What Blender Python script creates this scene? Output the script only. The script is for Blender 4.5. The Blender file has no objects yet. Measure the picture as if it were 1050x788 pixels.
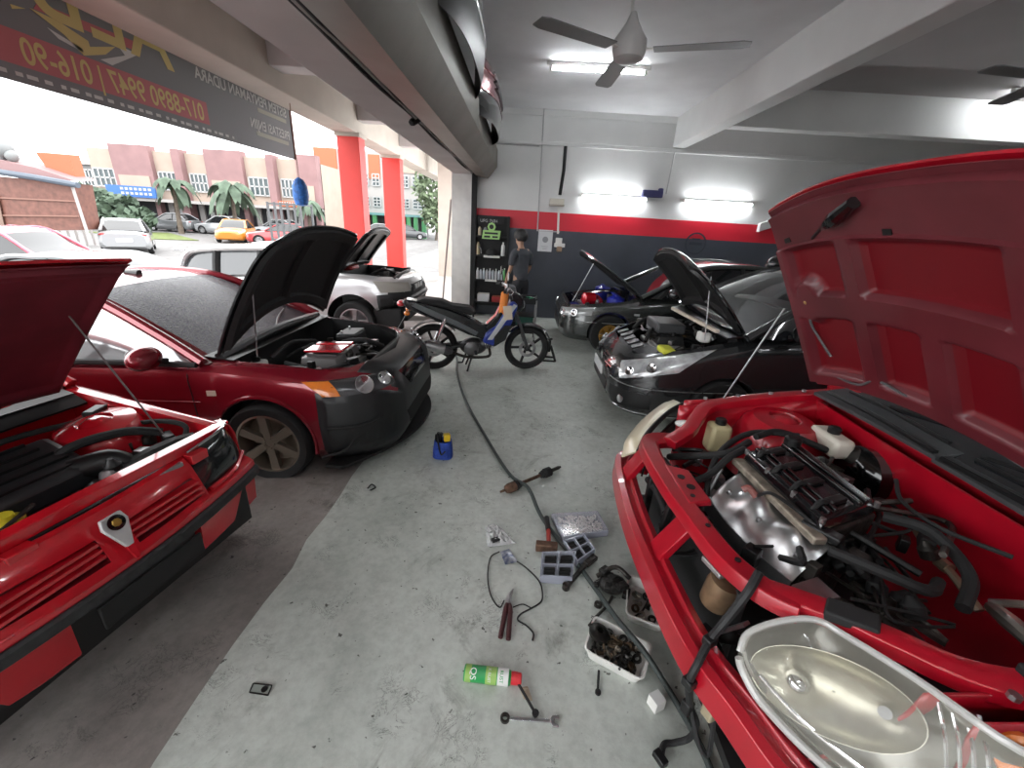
import bpy, bmesh, math, random
import numpy as np
from mathutils import Vector as V, Matrix as MX
from mathutils.bvhtree import BVHTree
random.seed(7)
PI = math.pi
scn = bpy.context.scene
COL = scn.collection
# ------------------------------------------------------------------ camera
FPX, PITCH, ROLL, YAW, EYE = 420.0, math.radians(21.4), math.radians(3.47), math.radians(-0.45), V((0, 0, 1.75))
_F = V((math.sin(YAW)*math.cos(PITCH), math.cos(YAW)*math.cos(PITCH), -math.sin(PITCH)))
_R0 = V((math.cos(YAW), -math.sin(YAW), 0)); _U0 = _R0.cross(_F)
_R = _R0*math.cos(ROLL) + _U0*math.sin(ROLL); _U = -_R0*math.sin(ROLL) + _U0*math.cos(ROLL)
cd = bpy.data.cameras.new('camera'); co = bpy.data.objects.new('camera', cd); COL.objects.link(co)
cd.sensor_width = 36; cd.lens = FPX/1050*36; cd.clip_start = 0.02; cd.clip_end = 400
_m = MX((_R, _U, -_F)).transposed().to_4x4(); _m.translation = EYE; co.matrix_world = _m
scn.camera = co
# ------------------------------------------------------------------ light and exposure
scn.view_settings.view_transform = 'Standard'; scn.view_settings.look = 'None'
scn.view_settings.gamma = 1; scn.view_settings.use_curve_mapping = False
scn.view_settings.exposure = 1.95
SKY = 1.45
TUBE = 18.0
w = bpy.data.worlds.new('overcast_sky'); scn.world = w; w.use_nodes = True
nt = w.node_tree; bg = nt.nodes['Background']
tc = nt.nodes.new('ShaderNodeTexCoord'); sp = nt.nodes.new('ShaderNodeSeparateXYZ'); rp = nt.nodes.new('ShaderNodeValToRGB')
nt.links.new(tc.outputs['Generated'], sp.inputs[0]); nt.links.new(sp.outputs[2], rp.inputs[0])
rp.color_ramp.elements[0].color = (.93, .95, .97, 1); rp.color_ramp.elements[1].color = (1, 1, 1, 1)
nt.links.new(rp.outputs[0], bg.inputs[0]); bg.inputs[1].default_value = SKY

def at(px, py, **k):
    """point of the place that the photograph shows at (px, py), on the plane x=, y= or z="""
    d = _F + _R*((px-525)/FPX) - _U*((py-394)/FPX)
    a, v = list(k.items())[0]; i = 'xyz'.index(a)
    return EYE + d*((v-EYE[i])/d[i])
# ------------------------------------------------------------------ materials
MATS = {}
def mat(name, c, rough=.5, metal=0, coat=0, var=0, vs=8, bump=0, bs=40, spec=.5, c2=None, emit=0, alpha=1, trans=0):
    if name in MATS: return MATS[name]
    m = bpy.data.materials.new(name); m.use_nodes = True; n = m.node_tree; b = n.nodes['Principled BSDF']
    b.inputs['Base Color'].default_value = (*c, 1); b.inputs['Roughness'].default_value = rough
    b.inputs['Metallic'].default_value = metal; b.inputs['Coat Weight'].default_value = coat
    b.inputs['Coat Roughness'].default_value = .04; b.inputs['Specular IOR Level'].default_value = spec
    b.inputs['Alpha'].default_value = alpha; b.inputs['Transmission Weight'].default_value = trans
    t = n.nodes.new('ShaderNodeTexCoord')
    if var or c2:
        x = n.nodes.new('ShaderNodeTexNoise'); x.inputs['Scale'].default_value = vs; x.inputs['Detail'].default_value = 6
        n.links.new(t.outputs['Object'], x.inputs['Vector'])
        r = n.nodes.new('ShaderNodeValToRGB'); r.color_ramp.elements[0].position = .32; r.color_ramp.elements[1].position = .68
        lo = c2 if c2 else tuple(q*(1-var) for q in c); hi = c if c2 else tuple(min(1, q*(1+var)) for q in c)
        r.color_ramp.elements[0].color = (*lo, 1); r.color_ramp.elements[1].color = (*hi, 1)
        n.links.new(x.outputs['Fac'], r.inputs[0]); n.links.new(r.outputs[0], b.inputs['Base Color'])
    if bump:
        x = n.nodes.new('ShaderNodeTexNoise'); x.inputs['Scale'].default_value = bs; x.inputs['Detail'].default_value = 4
        n.links.new(t.outputs['Object'], x.inputs['Vector'])
        q = n.nodes.new('ShaderNodeBump'); q.inputs['Strength'].default_value = bump; q.inputs['Distance'].default_value = .01
        n.links.new(x.outputs['Fac'], q.inputs['Height']); n.links.new(q.outputs[0], b.inputs['Normal'])
    if emit:
        b.inputs['Emission Color'].default_value = (*c, 1); b.inputs['Emission Strength'].default_value = emit
    MATS[name] = m; return m
def ramp(n, src, stops):
    r = n.nodes.new('ShaderNodeValToRGB'); e = r.color_ramp.elements
    while len(e) < len(stops): e.new(.5)
    for k, (p, c) in zip(e, stops): k.position = p; k.color = (*c, 1)
    n.links.new(src, r.inputs[0]); return r.outputs[0]
def noise(n, vec, scale, detail=6, rough=.55, dist=0):
    x = n.nodes.new('ShaderNodeTexNoise'); x.inputs['Scale'].default_value = scale; x.inputs['Detail'].default_value = detail
    x.inputs['Roughness'].default_value = rough; x.inputs['Distortion'].default_value = dist
    n.links.new(vec, x.inputs['Vector']); return x.outputs['Fac']
def mix(n, fac, a, b, mode='MIX'):
    x = n.nodes.new('ShaderNodeMix'); x.data_type = 'RGBA'; x.blend_type = mode
    for s, v in ((x.inputs['Factor'], fac), (x.inputs[6], a), (x.inputs[7], b)):
        if isinstance(v, (int, float)): s.default_value = v
        elif isinstance(v, tuple): s.default_value = (*v, 1)
        else: n.links.new(v, s)
    return x.outputs[2]
def floor_material(name, base, dark, light, stain, rough):
    m = bpy.data.materials.new(name); m.use_nodes = True; n = m.node_tree; b = n.nodes['Principled BSDF']
    t = n.nodes.new('ShaderNodeTexCoord').outputs['Object']
    big = ramp(n, noise(n, t, 1.1, 8, .6), [(.3, dark), (.5, base), (.72, light)])
    fine = ramp(n, noise(n, t, 22, 6, .7), [(.3, (.8,)*3), (.6, (1.04,)*3)])
    c = mix(n, 1.0, big, fine, 'MULTIPLY')
    st = ramp(n, noise(n, t, 3.1, 9, .72, .6), [(.57, (0,)*3), (.74, (1,)*3)])
    c = mix(n, st, c, stain)
    # scuffs: thin distorted ridges inside sparse patches
    a = noise(n, t, 9, 8, .75, 2.0)
    s1 = ramp(n, a, [(.485, (0,)*3), (.5, (1,)*3), (.515, (0,)*3)])
    s2 = ramp(n, noise(n, t, 4.2, 3), [(.56, (0,)*3), (.64, (1,)*3)])
    s = mix(n, 1.0, s1, s2, 'MULTIPLY')
    c = mix(n, s, c, tuple(q*.35 for q in stain))
    d = ramp(n, noise(n, t, 31, 3, .5), [(.69, (0,)*3), (.73, (1,)*3)])
    c = mix(n, d, c, tuple(q*.4 for q in stain))
    n.links.new(c, b.inputs['Base Color'])
    r = ramp(n, noise(n, t, 2.5, 6), [(.35, (rough-.1,)*3), (.7, (rough+.18,)*3)])
    n.links.new(r, b.inputs['Roughness'])
    q = n.nodes.new('ShaderNodeBump'); q.inputs['Strength'].default_value = .15; q.inputs['Distance'].default_value = .004
    n.links.new(noise(n, t, 60, 5), q.inputs['Height']); n.links.new(q.outputs[0], b.inputs['Normal'])
    MATS[name] = m; return m
WHITE = mat('white_paint', (.68, .68, .67), .65, var=.05, vs=1.5)
CEIL = mat('ceiling_paint', (.74, .74, .75), .75, var=.1, vs=1.2)
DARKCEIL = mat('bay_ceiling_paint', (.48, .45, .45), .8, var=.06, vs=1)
REDWALL = mat('red_wall_paint', (.62, .015, .035), .4)
NAVY = mat('slate_wall_paint', (.05, .056, .072), .38, var=.12, vs=2)
PILLAR = mat('red_pillar_paint', (.72, .045, .035), .5, var=.06, vs=3)
CREAM = mat('cream_render', (.5, .45, .39), .8, var=.08, vs=2)
GREYBEAM = mat('grey_render', (.5, .48, .47), .8, var=.08, vs=2)
BLK = mat('black_plastic', (.006, .006, .0065), .42)
BLKM = mat('matt_black', (.008, .008, .0085), .7, var=.2, vs=20)
BLKG = mat('gloss_black', (.004, .004, .0045), .12, coat=.5)
RUB = mat('rubber', (.009, .009, .0095), .75, var=.2, vs=30)
CHR = mat('chrome', (.75, .75, .77), .12, 1)
STEEL = mat('steel', (.45, .45, .46), .34, 1, var=.2, vs=12)
ALU = mat('cast_aluminium', (.5, .5, .5), .42, .8, var=.25, vs=14, bump=.3, bs=60)
DIRTY = mat('oily_metal', (.05, .045, .04), .45, .6, var=.5, vs=18, bump=.4, bs=50)
GLASS = mat('dark_glass', (.012, .013, .015), .04, spec=.9)
LENS = mat('lamp_lens', (.5, .51, .52), .12, .25, coat=1, var=.2, vs=9)
AMBER = mat('amber_lens', (.75, .2, .02), .2, coat=1)
WPLAS = mat('white_plastic', (.72, .71, .68), .4)
GREY = mat('grey_plastic', (.09, .09, .093), .5)
BRED = mat('bright_red_paint', (.56, .008, .018), .22, .1, coat=1, var=.05, vs=4)
GRED = mat('worn_red_paint', (.4, .004, .016), .3, .05, coat=.6, var=.12, vs=6)
MAROON = mat('maroon_paint', (.24, .01, .022), .22, .35, coat=1, var=.05, vs=5)
MAROOND = mat('maroon_underside', (.16, .012, .022), .5, .1, coat=.15, var=.25, vs=5)
GMET = mat('dark_grey_paint', (.03, .031, .033), .22, .5, coat=1)
EGREY = mat('green_grey_paint', (.075, .08, .077), .25, .6, coat=1)
SILVER = mat('silver_paint', (.6, .6, .61), .28, .6, coat=1)
# ------------------------------------------------------------------ mesh helper
WM = {}
def cr(P, k):
    P = [V(p) for p in P]
    if len(P) < 3 or k < 2: return P
    Q = [P[0]*2-P[1]] + P + [P[-1]*2-P[-2]]; out = []
    for i in range(1, len(Q)-2):
        a, b, c, d = Q[i-1:i+3]
        for j in range(k):
            t = j/k
            out.append(.5*((2*b)+(c-a)*t+(2*a-5*b+4*c-d)*t*t+(3*b-a-3*c+d)*t**3))
    return out + [P[-1]]
class MB:
    def __init__(s): s.v = []; s.f = []; s.m = []; s.i = 0
    def mi(s, i): s.i = i; return s
    def add(s, vs, fs):
        o = len(s.v); s.v += [V(p) for p in vs]; s.f += [[i+o for i in f] for f in fs]; s.m += [s.i]*len(fs); return s
    def box(s, c, d, rz=0, R=None):
        R = R or MX.Rotation(rz, 3, 'Z'); c = V(c)
        vs = [c + R @ V((x*d[0]/2, y*d[1]/2, z*d[2]/2)) for x in (-1, 1) for y in (-1, 1) for z in (-1, 1)]
        return s.add(vs, [(0,1,3,2),(4,6,7,5),(0,4,5,1),(2,3,7,6),(0,2,6,4),(1,5,7,3)])
    def b2(s, a, b): return s.box([(p+q)/2 for p, q in zip(a, b)], [abs(q-p) for p, q in zip(a, b)])
    def bar(s, p, q, w, h=None, up=(0, 0, 1)):
        p = V(p); q = V(q); d = (q-p); L = d.length; d.normalize(); u = V(up)
        if abs(d.dot(u)) > .97: u = V((1, 0, 0))
        x = d.cross(u).normalized(); z = x.cross(d)
        return s.box((p+q)/2, (w, L, h or w), R=MX((x, d, z)).transposed())
    def tube(s, P, r, n=8, sm=0, sq=1):
        P = cr(P, sm) if sm else [V(p) for p in P]; N = len(P)
        rs = [r]*N if not hasattr(r, '__len__') else list(np.interp(np.linspace(0, 1, N), np.linspace(0, 1, len(r)), r))
        t = (P[1]-P[0]).normalized(); u = t.orthogonal().normalized(); vs = []
        for i, p in enumerate(P):
            t = (P[min(i+1, N-1)]-P[max(i-1, 0)]).normalized(); u = (u-t*u.dot(t)).normalized(); w_ = t.cross(u)
            vs += [p+(u*math.cos(2*PI*k/n)+w_*math.sin(2*PI*k/n)*sq)*rs[i] for k in range(n)]
        fs = [(i*n+k, i*n+(k+1)%n, (i+1)*n+(k+1)%n, (i+1)*n+k) for i in range(N-1) for k in range(n)]
        fs += [tuple(range(n))[::-1], tuple(range((N-1)*n, N*n))]
        return s.add(vs, fs)
    def lathe(s, prof, o=(0, 0, 0), ax=(0, 0, 1), n=24, cap=True):
        a = V(ax).normalized(); u = a.orthogonal().normalized(); w_ = a.cross(u); o = V(o); vs = []
        for r, h in prof: vs += [o+a*h+(u*math.cos(2*PI*k/n)+w_*math.sin(2*PI*k/n))*max(r, 1e-5) for k in range(n)]
        N = len(prof)
        fs = [(i*n+k, i*n+(k+1)%n, (i+1)*n+(k+1)%n, (i+1)*n+k) for i in range(N-1) for k in range(n)]
        if cap and prof[0] != prof[-1]: fs += [tuple(range(n))[::-1], tuple(range((N-1)*n, N*n))]
        return s.add(vs, fs)
    def ext(s, poly, o, U, W_, t):
        o = V(o); U = V(U); W_ = V(W_); N = U.cross(W_).normalized(); n = len(poly)
        a = [o+U*p[0]+W_*p[1] for p in poly]
        return s.add(a+[p+N*t for p in a], [tuple(range(n))[::-1], tuple(range(n, 2*n))]+[(i, (i+1)%n, n+(i+1)%n, n+i) for i in range(n)])
    def hull(s, A, B):
        n = len(A)
        return s.add(list(A)+list(B), [tuple(range(n))[::-1], tuple(range(n, 2*n))]+[(i, (i+1)%n, n+(i+1)%n, n+i) for i in range(n)])
    def grid(s, f, nu, nv, th=0):
        p = [[V(f(i/nu, j/nv)) for j in range(nv+1)] for i in range(nu+1)]
        W_ = nv+1; fs = [(i*W_+j, (i+1)*W_+j, (i+1)*W_+j+1, i*W_+j+1) for i in range(nu) for j in range(nv)]
        vs = [q for r in p for q in r]
        if th:
            no = []
            for i in range(nu+1):
                for j in range(nv+1):
                    du = p[min(i+1, nu)][j]-p[max(i-1, 0)][j]; dv = p[i][min(j+1, nv)]-p[i][max(j-1, 0)]
                    no.append(du.cross(dv).normalized())
            M = len(vs); vs = vs+[q-n_*th for q, n_ in zip(vs, no)]
            fs = fs+[tuple(M+k for k in f_[::-1]) for f_ in fs]
            ed = [i*W_ for i in range(nu)]+[nu*W_+j for j in range(nv)]+[i*W_+nv for i in range(nu, 0, -1)]+[j for j in range(nv, 0, -1)]
            for a in range(len(ed)):
                b = ed[(a+1) % len(ed)]; fs.append((ed[a], M+ed[a], M+b, b))
        return s.add(vs, fs)
    def ell(s, c, r, n=14, m=9, R=None):
        c = V(c); r = r if hasattr(r, '__len__') else (r,)*3; vs = []
        for i in range(m+1):
            a = PI*i/m
            for k in range(n):
                b = 2*PI*k/n; q = V((r[0]*math.sin(a)*math.cos(b), r[1]*math.sin(a)*math.sin(b), r[2]*math.cos(a)))
                vs.append(c+(R @ q if R else q))
        return s.add(vs, [(i*n+k, (i+1)*n+k, (i+1)*n+(k+1)%n, i*n+(k+1)%n) for i in range(m) for k in range(n)])
    def build(s, name, mats, par=None, bev=0, ang=35, loc=False, sub=0):
        me = bpy.data.meshes.new(name); vs = s.v
        if par is not None and not loc:
            I = WM[par.name].inverted(); vs = [I @ p for p in vs]
        me.from_pydata([tuple(p) for p in vs], [], s.f)
        mats = mats if isinstance(mats, (list, tuple)) else [mats]
        for m in mats: me.materials.append(m)
        me.polygons.foreach_set('material_index', s.m)
        bm = bmesh.new(); bm.from_mesh(me); bmesh.ops.remove_doubles(bm, verts=bm.verts, dist=1e-5)
        bmesh.ops.recalc_face_normals(bm, faces=bm.faces); bm.to_mesh(me); bm.free()
        me.polygons.foreach_set('use_smooth', [True]*len(me.polygons)); me.set_sharp_from_angle(angle=math.radians(ang))
        o = bpy.data.objects.new(name, me); COL.objects.link(o)
        if par is not None: o.parent = par; WM[o.name] = WM[par.name]
        else: WM[o.name] = MX.Identity(4)
        if bev:
            b = o.modifiers.new('bevel', 'BEVEL'); b.width = bev; b.segments = 2; b.limit_method = 'ANGLE'; b.angle_limit = math.radians(40)
        if sub:
            b = o.modifiers.new('sub', 'SUBSURF'); b.levels = sub; b.render_levels = sub
        return o
def tag(o, label=None, cat=None, group=None, kind=None):
    for k, v in (('label', label), ('category', cat), ('group', group), ('kind', kind)):
        if v: o[k] = v
    return o
def rebase(o):
    me = o.data; n = len(me.vertices); a = np.empty(n*3); me.vertices.foreach_get('co', a); a = a.reshape(-1, 3)
    c = (a.min(0)+a.max(0))/2; c[2] = a[:, 2].min(); me.vertices.foreach_set('co', (a-c).ravel()); me.update()
    o.location = V(c); WM[o.name] = MX.Translation(V(c)); return o
def solo(mb, name, mats, label, cat, group=None, kind=None, bev=0, ang=35, sub=0):
    return tag(rebase(mb.build(name, mats, None, bev, ang, sub=sub)), label, cat, group, kind)
def struct(mb, name, mats, par=None, bev=0, ang=35):
    o = mb.build(name, mats, par, bev, ang)
    if par is None: rebase(o); o['kind'] = 'structure'
    return o
def thing(name, label, cat, loc=(0, 0, 0), rz=0, group=None, ry=0):
    o = bpy.data.objects.new(name, None); COL.objects.link(o); o.empty_display_size = .1
    o.location = loc; o.rotation_euler = (0, ry, rz); WM[o.name] = MX.Translation(V(loc)) @ MX.Rotation(rz, 4, 'Z') @ MX.Rotation(ry, 4, 'Y')
    return tag(o, label, cat, group)
def dup(o, loc=None, rz=None, label=None, group=None):
    r = o.copy(); COL.objects.link(r)
    if loc is not None: r.location = loc
    if rz is not None: r.rotation_euler = (0, 0, rz)
    if label: r['label'] = label
    if group: r['group'] = group
    WM[r.name] = MX.Translation(r.location) @ MX.Rotation(r.rotation_euler[2], 4, 'Z')
    for ch in [c for c in bpy.data.objects if c.parent == o]:
        k = ch.copy(); COL.objects.link(k); k.parent = r; WM[k.name] = WM[r.name]
        for g in [c for c in bpy.data.objects if c.parent == ch]:
            q = g.copy(); COL.objects.link(q); q.parent = k; WM[q.name] = WM[r.name]
    return r
def text_mb(mb, s, size, o, U, W_, depth=.0015, align='LEFT', squash=1.0, fat=.012):
    cu = bpy.data.curves.new('t', 'FONT'); cu.body = s; cu.size = size; cu.align_x = align; cu.extrude = depth; cu.offset = size*fat
    ob = bpy.data.objects.new('t', cu); COL.objects.link(ob)
    me = bpy.data.meshes.new_from_object(ob.evaluated_get(bpy.context.evaluated_depsgraph_get()))
    o = V(o); U = V(U).normalized(); W_ = V(W_).normalized(); N = U.cross(W_)
    mb.add([o+U*v.co.x*squash+W_*v.co.y+N*v.co.z for v in me.vertices], [tuple(p.vertices) for p in me.polygons])
    bpy.data.objects.remove(ob); bpy.data.meshes.remove(me); bpy.data.curves.remove(cu)
    return mb
def cut(o, cutters):
    """subtract the meshes in cutters from o, for good"""
    for c in cutters:
        b = o.modifiers.new('cut', 'BOOLEAN'); b.operation = 'DIFFERENCE'; b.solver = 'EXACT'; b.object = c; b.material_mode = 'INDEX'; c.parent = o.parent
    bpy.context.view_layer.update(); dg = bpy.context.evaluated_depsgraph_get()
    me = bpy.data.meshes.new_from_object(o.evaluated_get(dg)); old = o.data; o.modifiers.clear(); o.data = me; me.name = old.name
    for c in cutters: bpy.data.objects.remove(c)
    me.polygons.foreach_set('use_smooth', [True]*len(me.polygons)); me.set_sharp_from_angle(angle=math.radians(32))
    return o
# ================================================================== the garage
FLOOR = floor_material('green_epoxy', (.50, .535, .495), (.36, .385, .35), (.57, .60, .56), (.19, .19, .165), .4)
CONC = floor_material('brown_concrete', (.24, .215, .2), (.145, .13, .12), (.34, .315, .295), (.08, .07, .065), .55)
ROAD = floor_material('pale_asphalt', (.155, .15, .148), (.125, .122, .12), (.185, .18, .178), (.1, .097, .094), .8)
TILE = mat('pale_walkway_tile', (.36, .335, .31), .5, var=.06, vs=3)
YW, XS, ZC = 8.27, -1.12, 3.6
g = MB()
ed = [(XS+random.uniform(-.022, .022), y) for y in np.linspace(-4, YW, 60)]
g.ext([(9.5, YW), *ed[::-1], (9.5, -4)][::1], (0, 0, -.12), (1, 0, 0), (0, 1, 0), .12)
struct(g, 'floor', FLOOR)
g = MB().ext([(XS+.025, -.003), (-6.5, -.38), (-6.5, -.6), (XS+.025, -.6)], (0, 16, 0), (1, 0, 0), (0, 0, 1), 22)
struct(g, 'floor_apron', CONC)
g = MB()
xs = [-140, -40, -9, -6.49]; zs = [-.45, -.45, -.45, -.39]
for i in range(3):
    g.add([(xs[i], -60, zs[i]), (xs[i+1], -60, zs[i+1]), (xs[i+1], 140, zs[i+1]), (xs[i], 140, zs[i])], [(0, 1, 2, 3)])
g.add([(-6.49, 16, -.39), (12, 16, -.39), (12, 140, -.39), (-6.49, 140, -.39)], [(0, 1, 2, 3)])
g.add([(-6.49, -60, -.39), (12, -60, -.39), (12, -6, -.39), (-6.49, -6, -.39)], [(0, 1, 2, 3)])
struct(g, 'road', ROAD)
g = MB().b2((-2.5, 7.6, -.4), (-1.13, 17, .03)); struct(g, 'floor_walkway', TILE, bev=.01)
# back wall: white top, red band, slate bottom
zr, zb_ = 1.98, 1.67
g = MB(); g.b2((-1.13, YW, zr), (9.5, YW+.2, 4)); g.mi(1).b2((-1.13, YW, zb_), (9.5, YW+.2, zr)); g.mi(2).b2((-1.13, YW, -.1), (9.5, YW+.2, zb_))
struct(g, 'wall_back', [WHITE, REDWALL, NAVY])
g = MB().b2((9.5, -4, -.1), (9.7, YW, 4)); struct(g, 'wall_right', WHITE)
g = MB().b2((-1.1, -4.2, -.1), (9.7, -4, 4)); struct(g, 'wall_behind', WHITE)
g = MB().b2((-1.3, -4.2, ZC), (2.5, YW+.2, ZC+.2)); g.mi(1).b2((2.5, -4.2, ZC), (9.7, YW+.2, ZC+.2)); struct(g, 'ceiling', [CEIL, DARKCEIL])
g = MB().b2((2.49, -4, 3.14), (2.71, YW, ZC)); struct(g, 'beam_long', WHITE, bev=.01)
g = MB().b2((2.71, 6.5, 3.14), (9.5, 6.72, ZC)); struct(g, 'beam_cross', WHITE, bev=.01)
g = MB().b2((-1.1, YW-.03, 3.06), (9.5, YW, 3.12)); g.b2((-.9, YW-.02, 3.5), (2.49, YW, ZC)); struct(g, 'trim_1', WHITE, bev=.006)
# sloping underside of a stair flight in the far right corner
g = MB().ext([(4.3, 1.86), (9.5, 3.9), (9.5, 4.0), (4.3, 2.0)], (0, YW, 0), (1, 0, 0), (0, 0, 1), .1); struct(g, 'wall_stair_flight', WHITE)
# lintel over the shutter, porch slab, colonnade
g = MB().b2((-1.35, -4, 2.53), (-.98, YW+.2, ZC)); struct(g, 'beam_lintel', GREYBEAM, bev=.01)
g = MB().b2((-3.8, -6, ZC-.06), (-1.35, 18, ZC+.2)); struct(g, 'ceiling_porch', GREYBEAM)
g = MB().b2((-3.55, -6, 3.1), (-3.1, 17.5, ZC)); struct(g, 'beam_colonnade', CREAM, bev=.012)
for k, y in enumerate((8.3, 10.9, 5.6)):
    g = MB().b2((-3.1, y+.1, 3.3), (-1.35, y+.4, ZC)); struct(g, 'beam_porch_%d' % (k+1), GREYBEAM, bev=.01)
for k, (xa, y, wx, wy) in enumerate(((-3.5, 8.4, .4, .32), (-3.53, 11.0, .43, .3))):
    g = MB().b2((xa, y, -.4), (xa+wx, y+wy, 3.07)); g.mi(1).b2((xa-.03, y-.03, 3.04), (xa+wx+.03, y+wy+.03, 3.11))
    struct(g, 'pillar_red_%d' % (k+1), [PILLAR, CREAM], bev=.012)
g = MB().b2((-2.72, 13.7, 0), (-2.12, 14.2, ZC)); struct(g, 'pillar_cream', CREAM, bev=.01)
g = MB().b2((-1.38, 8.2, 0), (-1.0, 8.75, ZC)); struct(g, 'pillar_shutter_jamb', mat('worn_white_render', (.85, .83, .8), .8, var=.08, vs=5), bev=.01)
# distempered strip between lintel and box
g = MB().b2((-.98, -4, 2.62), (-.9, YW, 2.72)); struct(g, 'trim_2', mat('raw_timber', (.42, .37, .32), .8, var=.35, vs=30))
# shutter
t = thing('roller_shutter', 'rolled-up metal shutter in an octagonal grey hood above the open garage front', 'roller shutter', (-.75, 4, 2.4))
pr = [(-.92, 2.5), (-.71, 2.47), (-.56, 2.66), (-.56, 2.93), (-.76, 3.24), (-.95, 3.4)]
g = MB().ext(pr, (0, 8.16, 0), (1, 0, 0), (0, 0, 1), 12); g.build('hood', mat('olive_grey_steel', (.165, .155, .13), .5, .3, var=.14, vs=2.5), t)
g = MB(); g.b2((-1.0, 8.1, 0), (-.93, 8.26, 2.6)); g.b2((-.945, 8.1, 0), (-.9, 8.13, 2.6)); g.build('guide_rail', BLKM, t, bev=.004)
g = MB().tube([(-.975, y, 2.56+.012*math.sin(y*5)) for y in np.linspace(-3.9, 8.1, 40)], .02, 6); g.tube([(-1.0, y, 2.53+.01*math.sin(y*3.3+1)) for y in np.linspace(-3.9, 8.1, 40)], .012, 6)
g.tube([(-.99, 4.1, 2.56), (-1.02, 4.0, 2.5), (-.98, 3.92, 2.47), (-.95, 4.02, 2.52)], .016, 6, 4)
g.build('bottom_seal', BLKM, t)
# window-side sky faces nothing: conduit on the back wall
def wallpt(px, py, off=.02): return at(px, py, y=YW-off)
CONDUIT = mat('grey_conduit', (.45, .45, .45), .6)
g = MB()
for a in ([(512, 108), (558, 111), (551, 237), (574, 238)], [(506, 147), (553, 150)], [(692, 155), (683, 199)]):
    g.tube([wallpt(*q) for q in a], .012, 6)
solo(g, 'wall_conduit', CONDUIT, 'thin grey electric conduit running around the white back wall above the poster', 'conduit')
t = thing('switch_box', 'beige breaker box with a cable rising to the ceiling, above the red wall stripe', 'breaker box', wallpt(571, 212))
c = wallpt(571, 207, .05); g = MB().box(c, (.26, .1, .1)); g.build('box', mat('beige_plastic', (.6, .56, .48), .5), t, bev=.01)
g = MB(); g.mi(0).b2((c.x-.14, c.y-.06, c.z-.075), (c.x+.14, c.y+.05, c.z-.045)); g.build('tray', mat('beige_plastic_dark', (.4, .36, .3), .5), t, bev=.005)
g = MB().tube([wallpt(580, 150), wallpt(578, 175), wallpt(574, 200)], .03, 6); g.build('cable_cover', BLKM, t)
t = thing('power_socket', 'white and brown power socket with plugs on the slate wall beside the poster', 'socket', wallpt(573, 252))
g = MB().tube([wallpt(573, 214), wallpt(572, 240)], .02, 6); g.build('trunking', WPLAS, t)
c = wallpt(573, 247, .03); g = MB().box(c, (.12, .06, .1)).box(c+V((.02, -.01, -.08)), (.2, .06, .07)); g.build('outlet', WPLAS, t, bev=.008)
g = MB().box(c+V((.02, -.03, -.15)), (.1, .08, .1)); g.build('plug', mat('brown_plastic', (.3, .2, .13), .5), t, bev=.02)
t = thing('wall_poster', 'white framed notice on the slate wall between the man and the socket', 'poster', wallpt(559, 258))
c = wallpt(559, 247, .012); g = MB().box(c, (.27, .02, .39)); g.build('sheet', mat('paper', (.7, .7, .72), .6), t, bev=.003)
g = MB().lathe([(.055, 0), (.055, .004)], c+V((0, -.011, .02)), (0, -1, 0), 20); g.mi(1)
for k in range(3): g.box(c+V((0, -.012, -.1-.025*k)), (.14-.03*k, .003, .008))
g.build('print', [mat('grey_print', (.3, .3, .32), .6), mat('grey_print2', (.45, .45, .47), .6)], t)
# faint round emblem on the slate wall
c = wallpt(713, 250, .004); g = MB().lathe([(.2, 0), (.2, .004), (.17, .004), (.17, 0), (.2, 0)], c, (0, -1, 0), 36); g.box(c, (.24, .004, .05)); g.box(c+V((0, 0, .08)), (.16, .004, .03))
solo(g, 'wall_emblem', mat('faint_emblem', (.03, .035, .05), .4), 'faint dark round emblem painted on the slate wall above the far grey sedan', 'emblem')
# fluorescent tubes
TUBEM = mat('tube_glow', (.93, .97, 1.0), .5, emit=TUBE)
def tube_light(a, b, label, ceiling=False):
    a = V(a); b = V(b); d = (b-a).normalized(); t = thing('tube_light', label, 'tube light', (a+b)/2)
    off = V((0, 0, .045)) if ceiling else V((0, .045, .01))
    g = MB().bar(a-d*.05+off, b+d*.05+off, .05, .04); g.build('fitting', WPLAS, t, bev=.004)
    g = MB().tube([a, b], .018, 10); g.build('tube', TUBEM, t)
    for p in (a, b):
        g = MB().bar(p-d*.02, p+d*.02, .04, .05); g.build('lamp_holder', WPLAS, t, bev=.004)
    return t
tube_light((.99, YW-.08, 2.285), (2.17, YW-.08, 2.285), 'glowing tube light on the back wall, just left of the blue speaker')
tube_light((2.84, YW-.08, 2.3), (4.08, YW-.08, 2.3), 'glowing tube light on the back wall, right of the blue speaker')
a = at(565, 70, z=ZC-.07); b = at(662, 75, z=ZC-.07); tube_light(a, b, 'glowing tube light on the ceiling behind the white fan', True)
a = at(1041, 97, z=ZC-.07); tube_light(a, a+V((1.2, 0, 0)), 'glowing tube light on the ceiling at the far right, over the raised red bonnet', True)
for k, (x, y, lab) in enumerate(((-.3, .2, 'unseen tube light added on the ceiling right above the camera'), (-.3, -2.2, 'unseen tube light added on the ceiling well behind the camera, on the forecourt side'), (3.4, -2.2, 'unseen tube light added on the ceiling behind the stripped red car'))):  # extra ceiling tubes out of view, added to brighten the garage
    tube_light((x, y, ZC-.07), (x+1.2, y, ZC-.07), lab, True)
tube_light((3.4, .4, ZC-.07), (4.6, .4, ZC-.07), 'unseen tube light added on the ceiling over the cabin of the stripped red car', True)  # one more out-of-view tube, added for brightness
g = MB(); c = wallpt(669, 199, .07); g.box(c, (.36, .1, .12)); g.mi(1).lathe([(.045, 0), (.05, .06), (.03, .07)], c+V((.14, 0, .03)), (0, 0, 1), 12)
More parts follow.
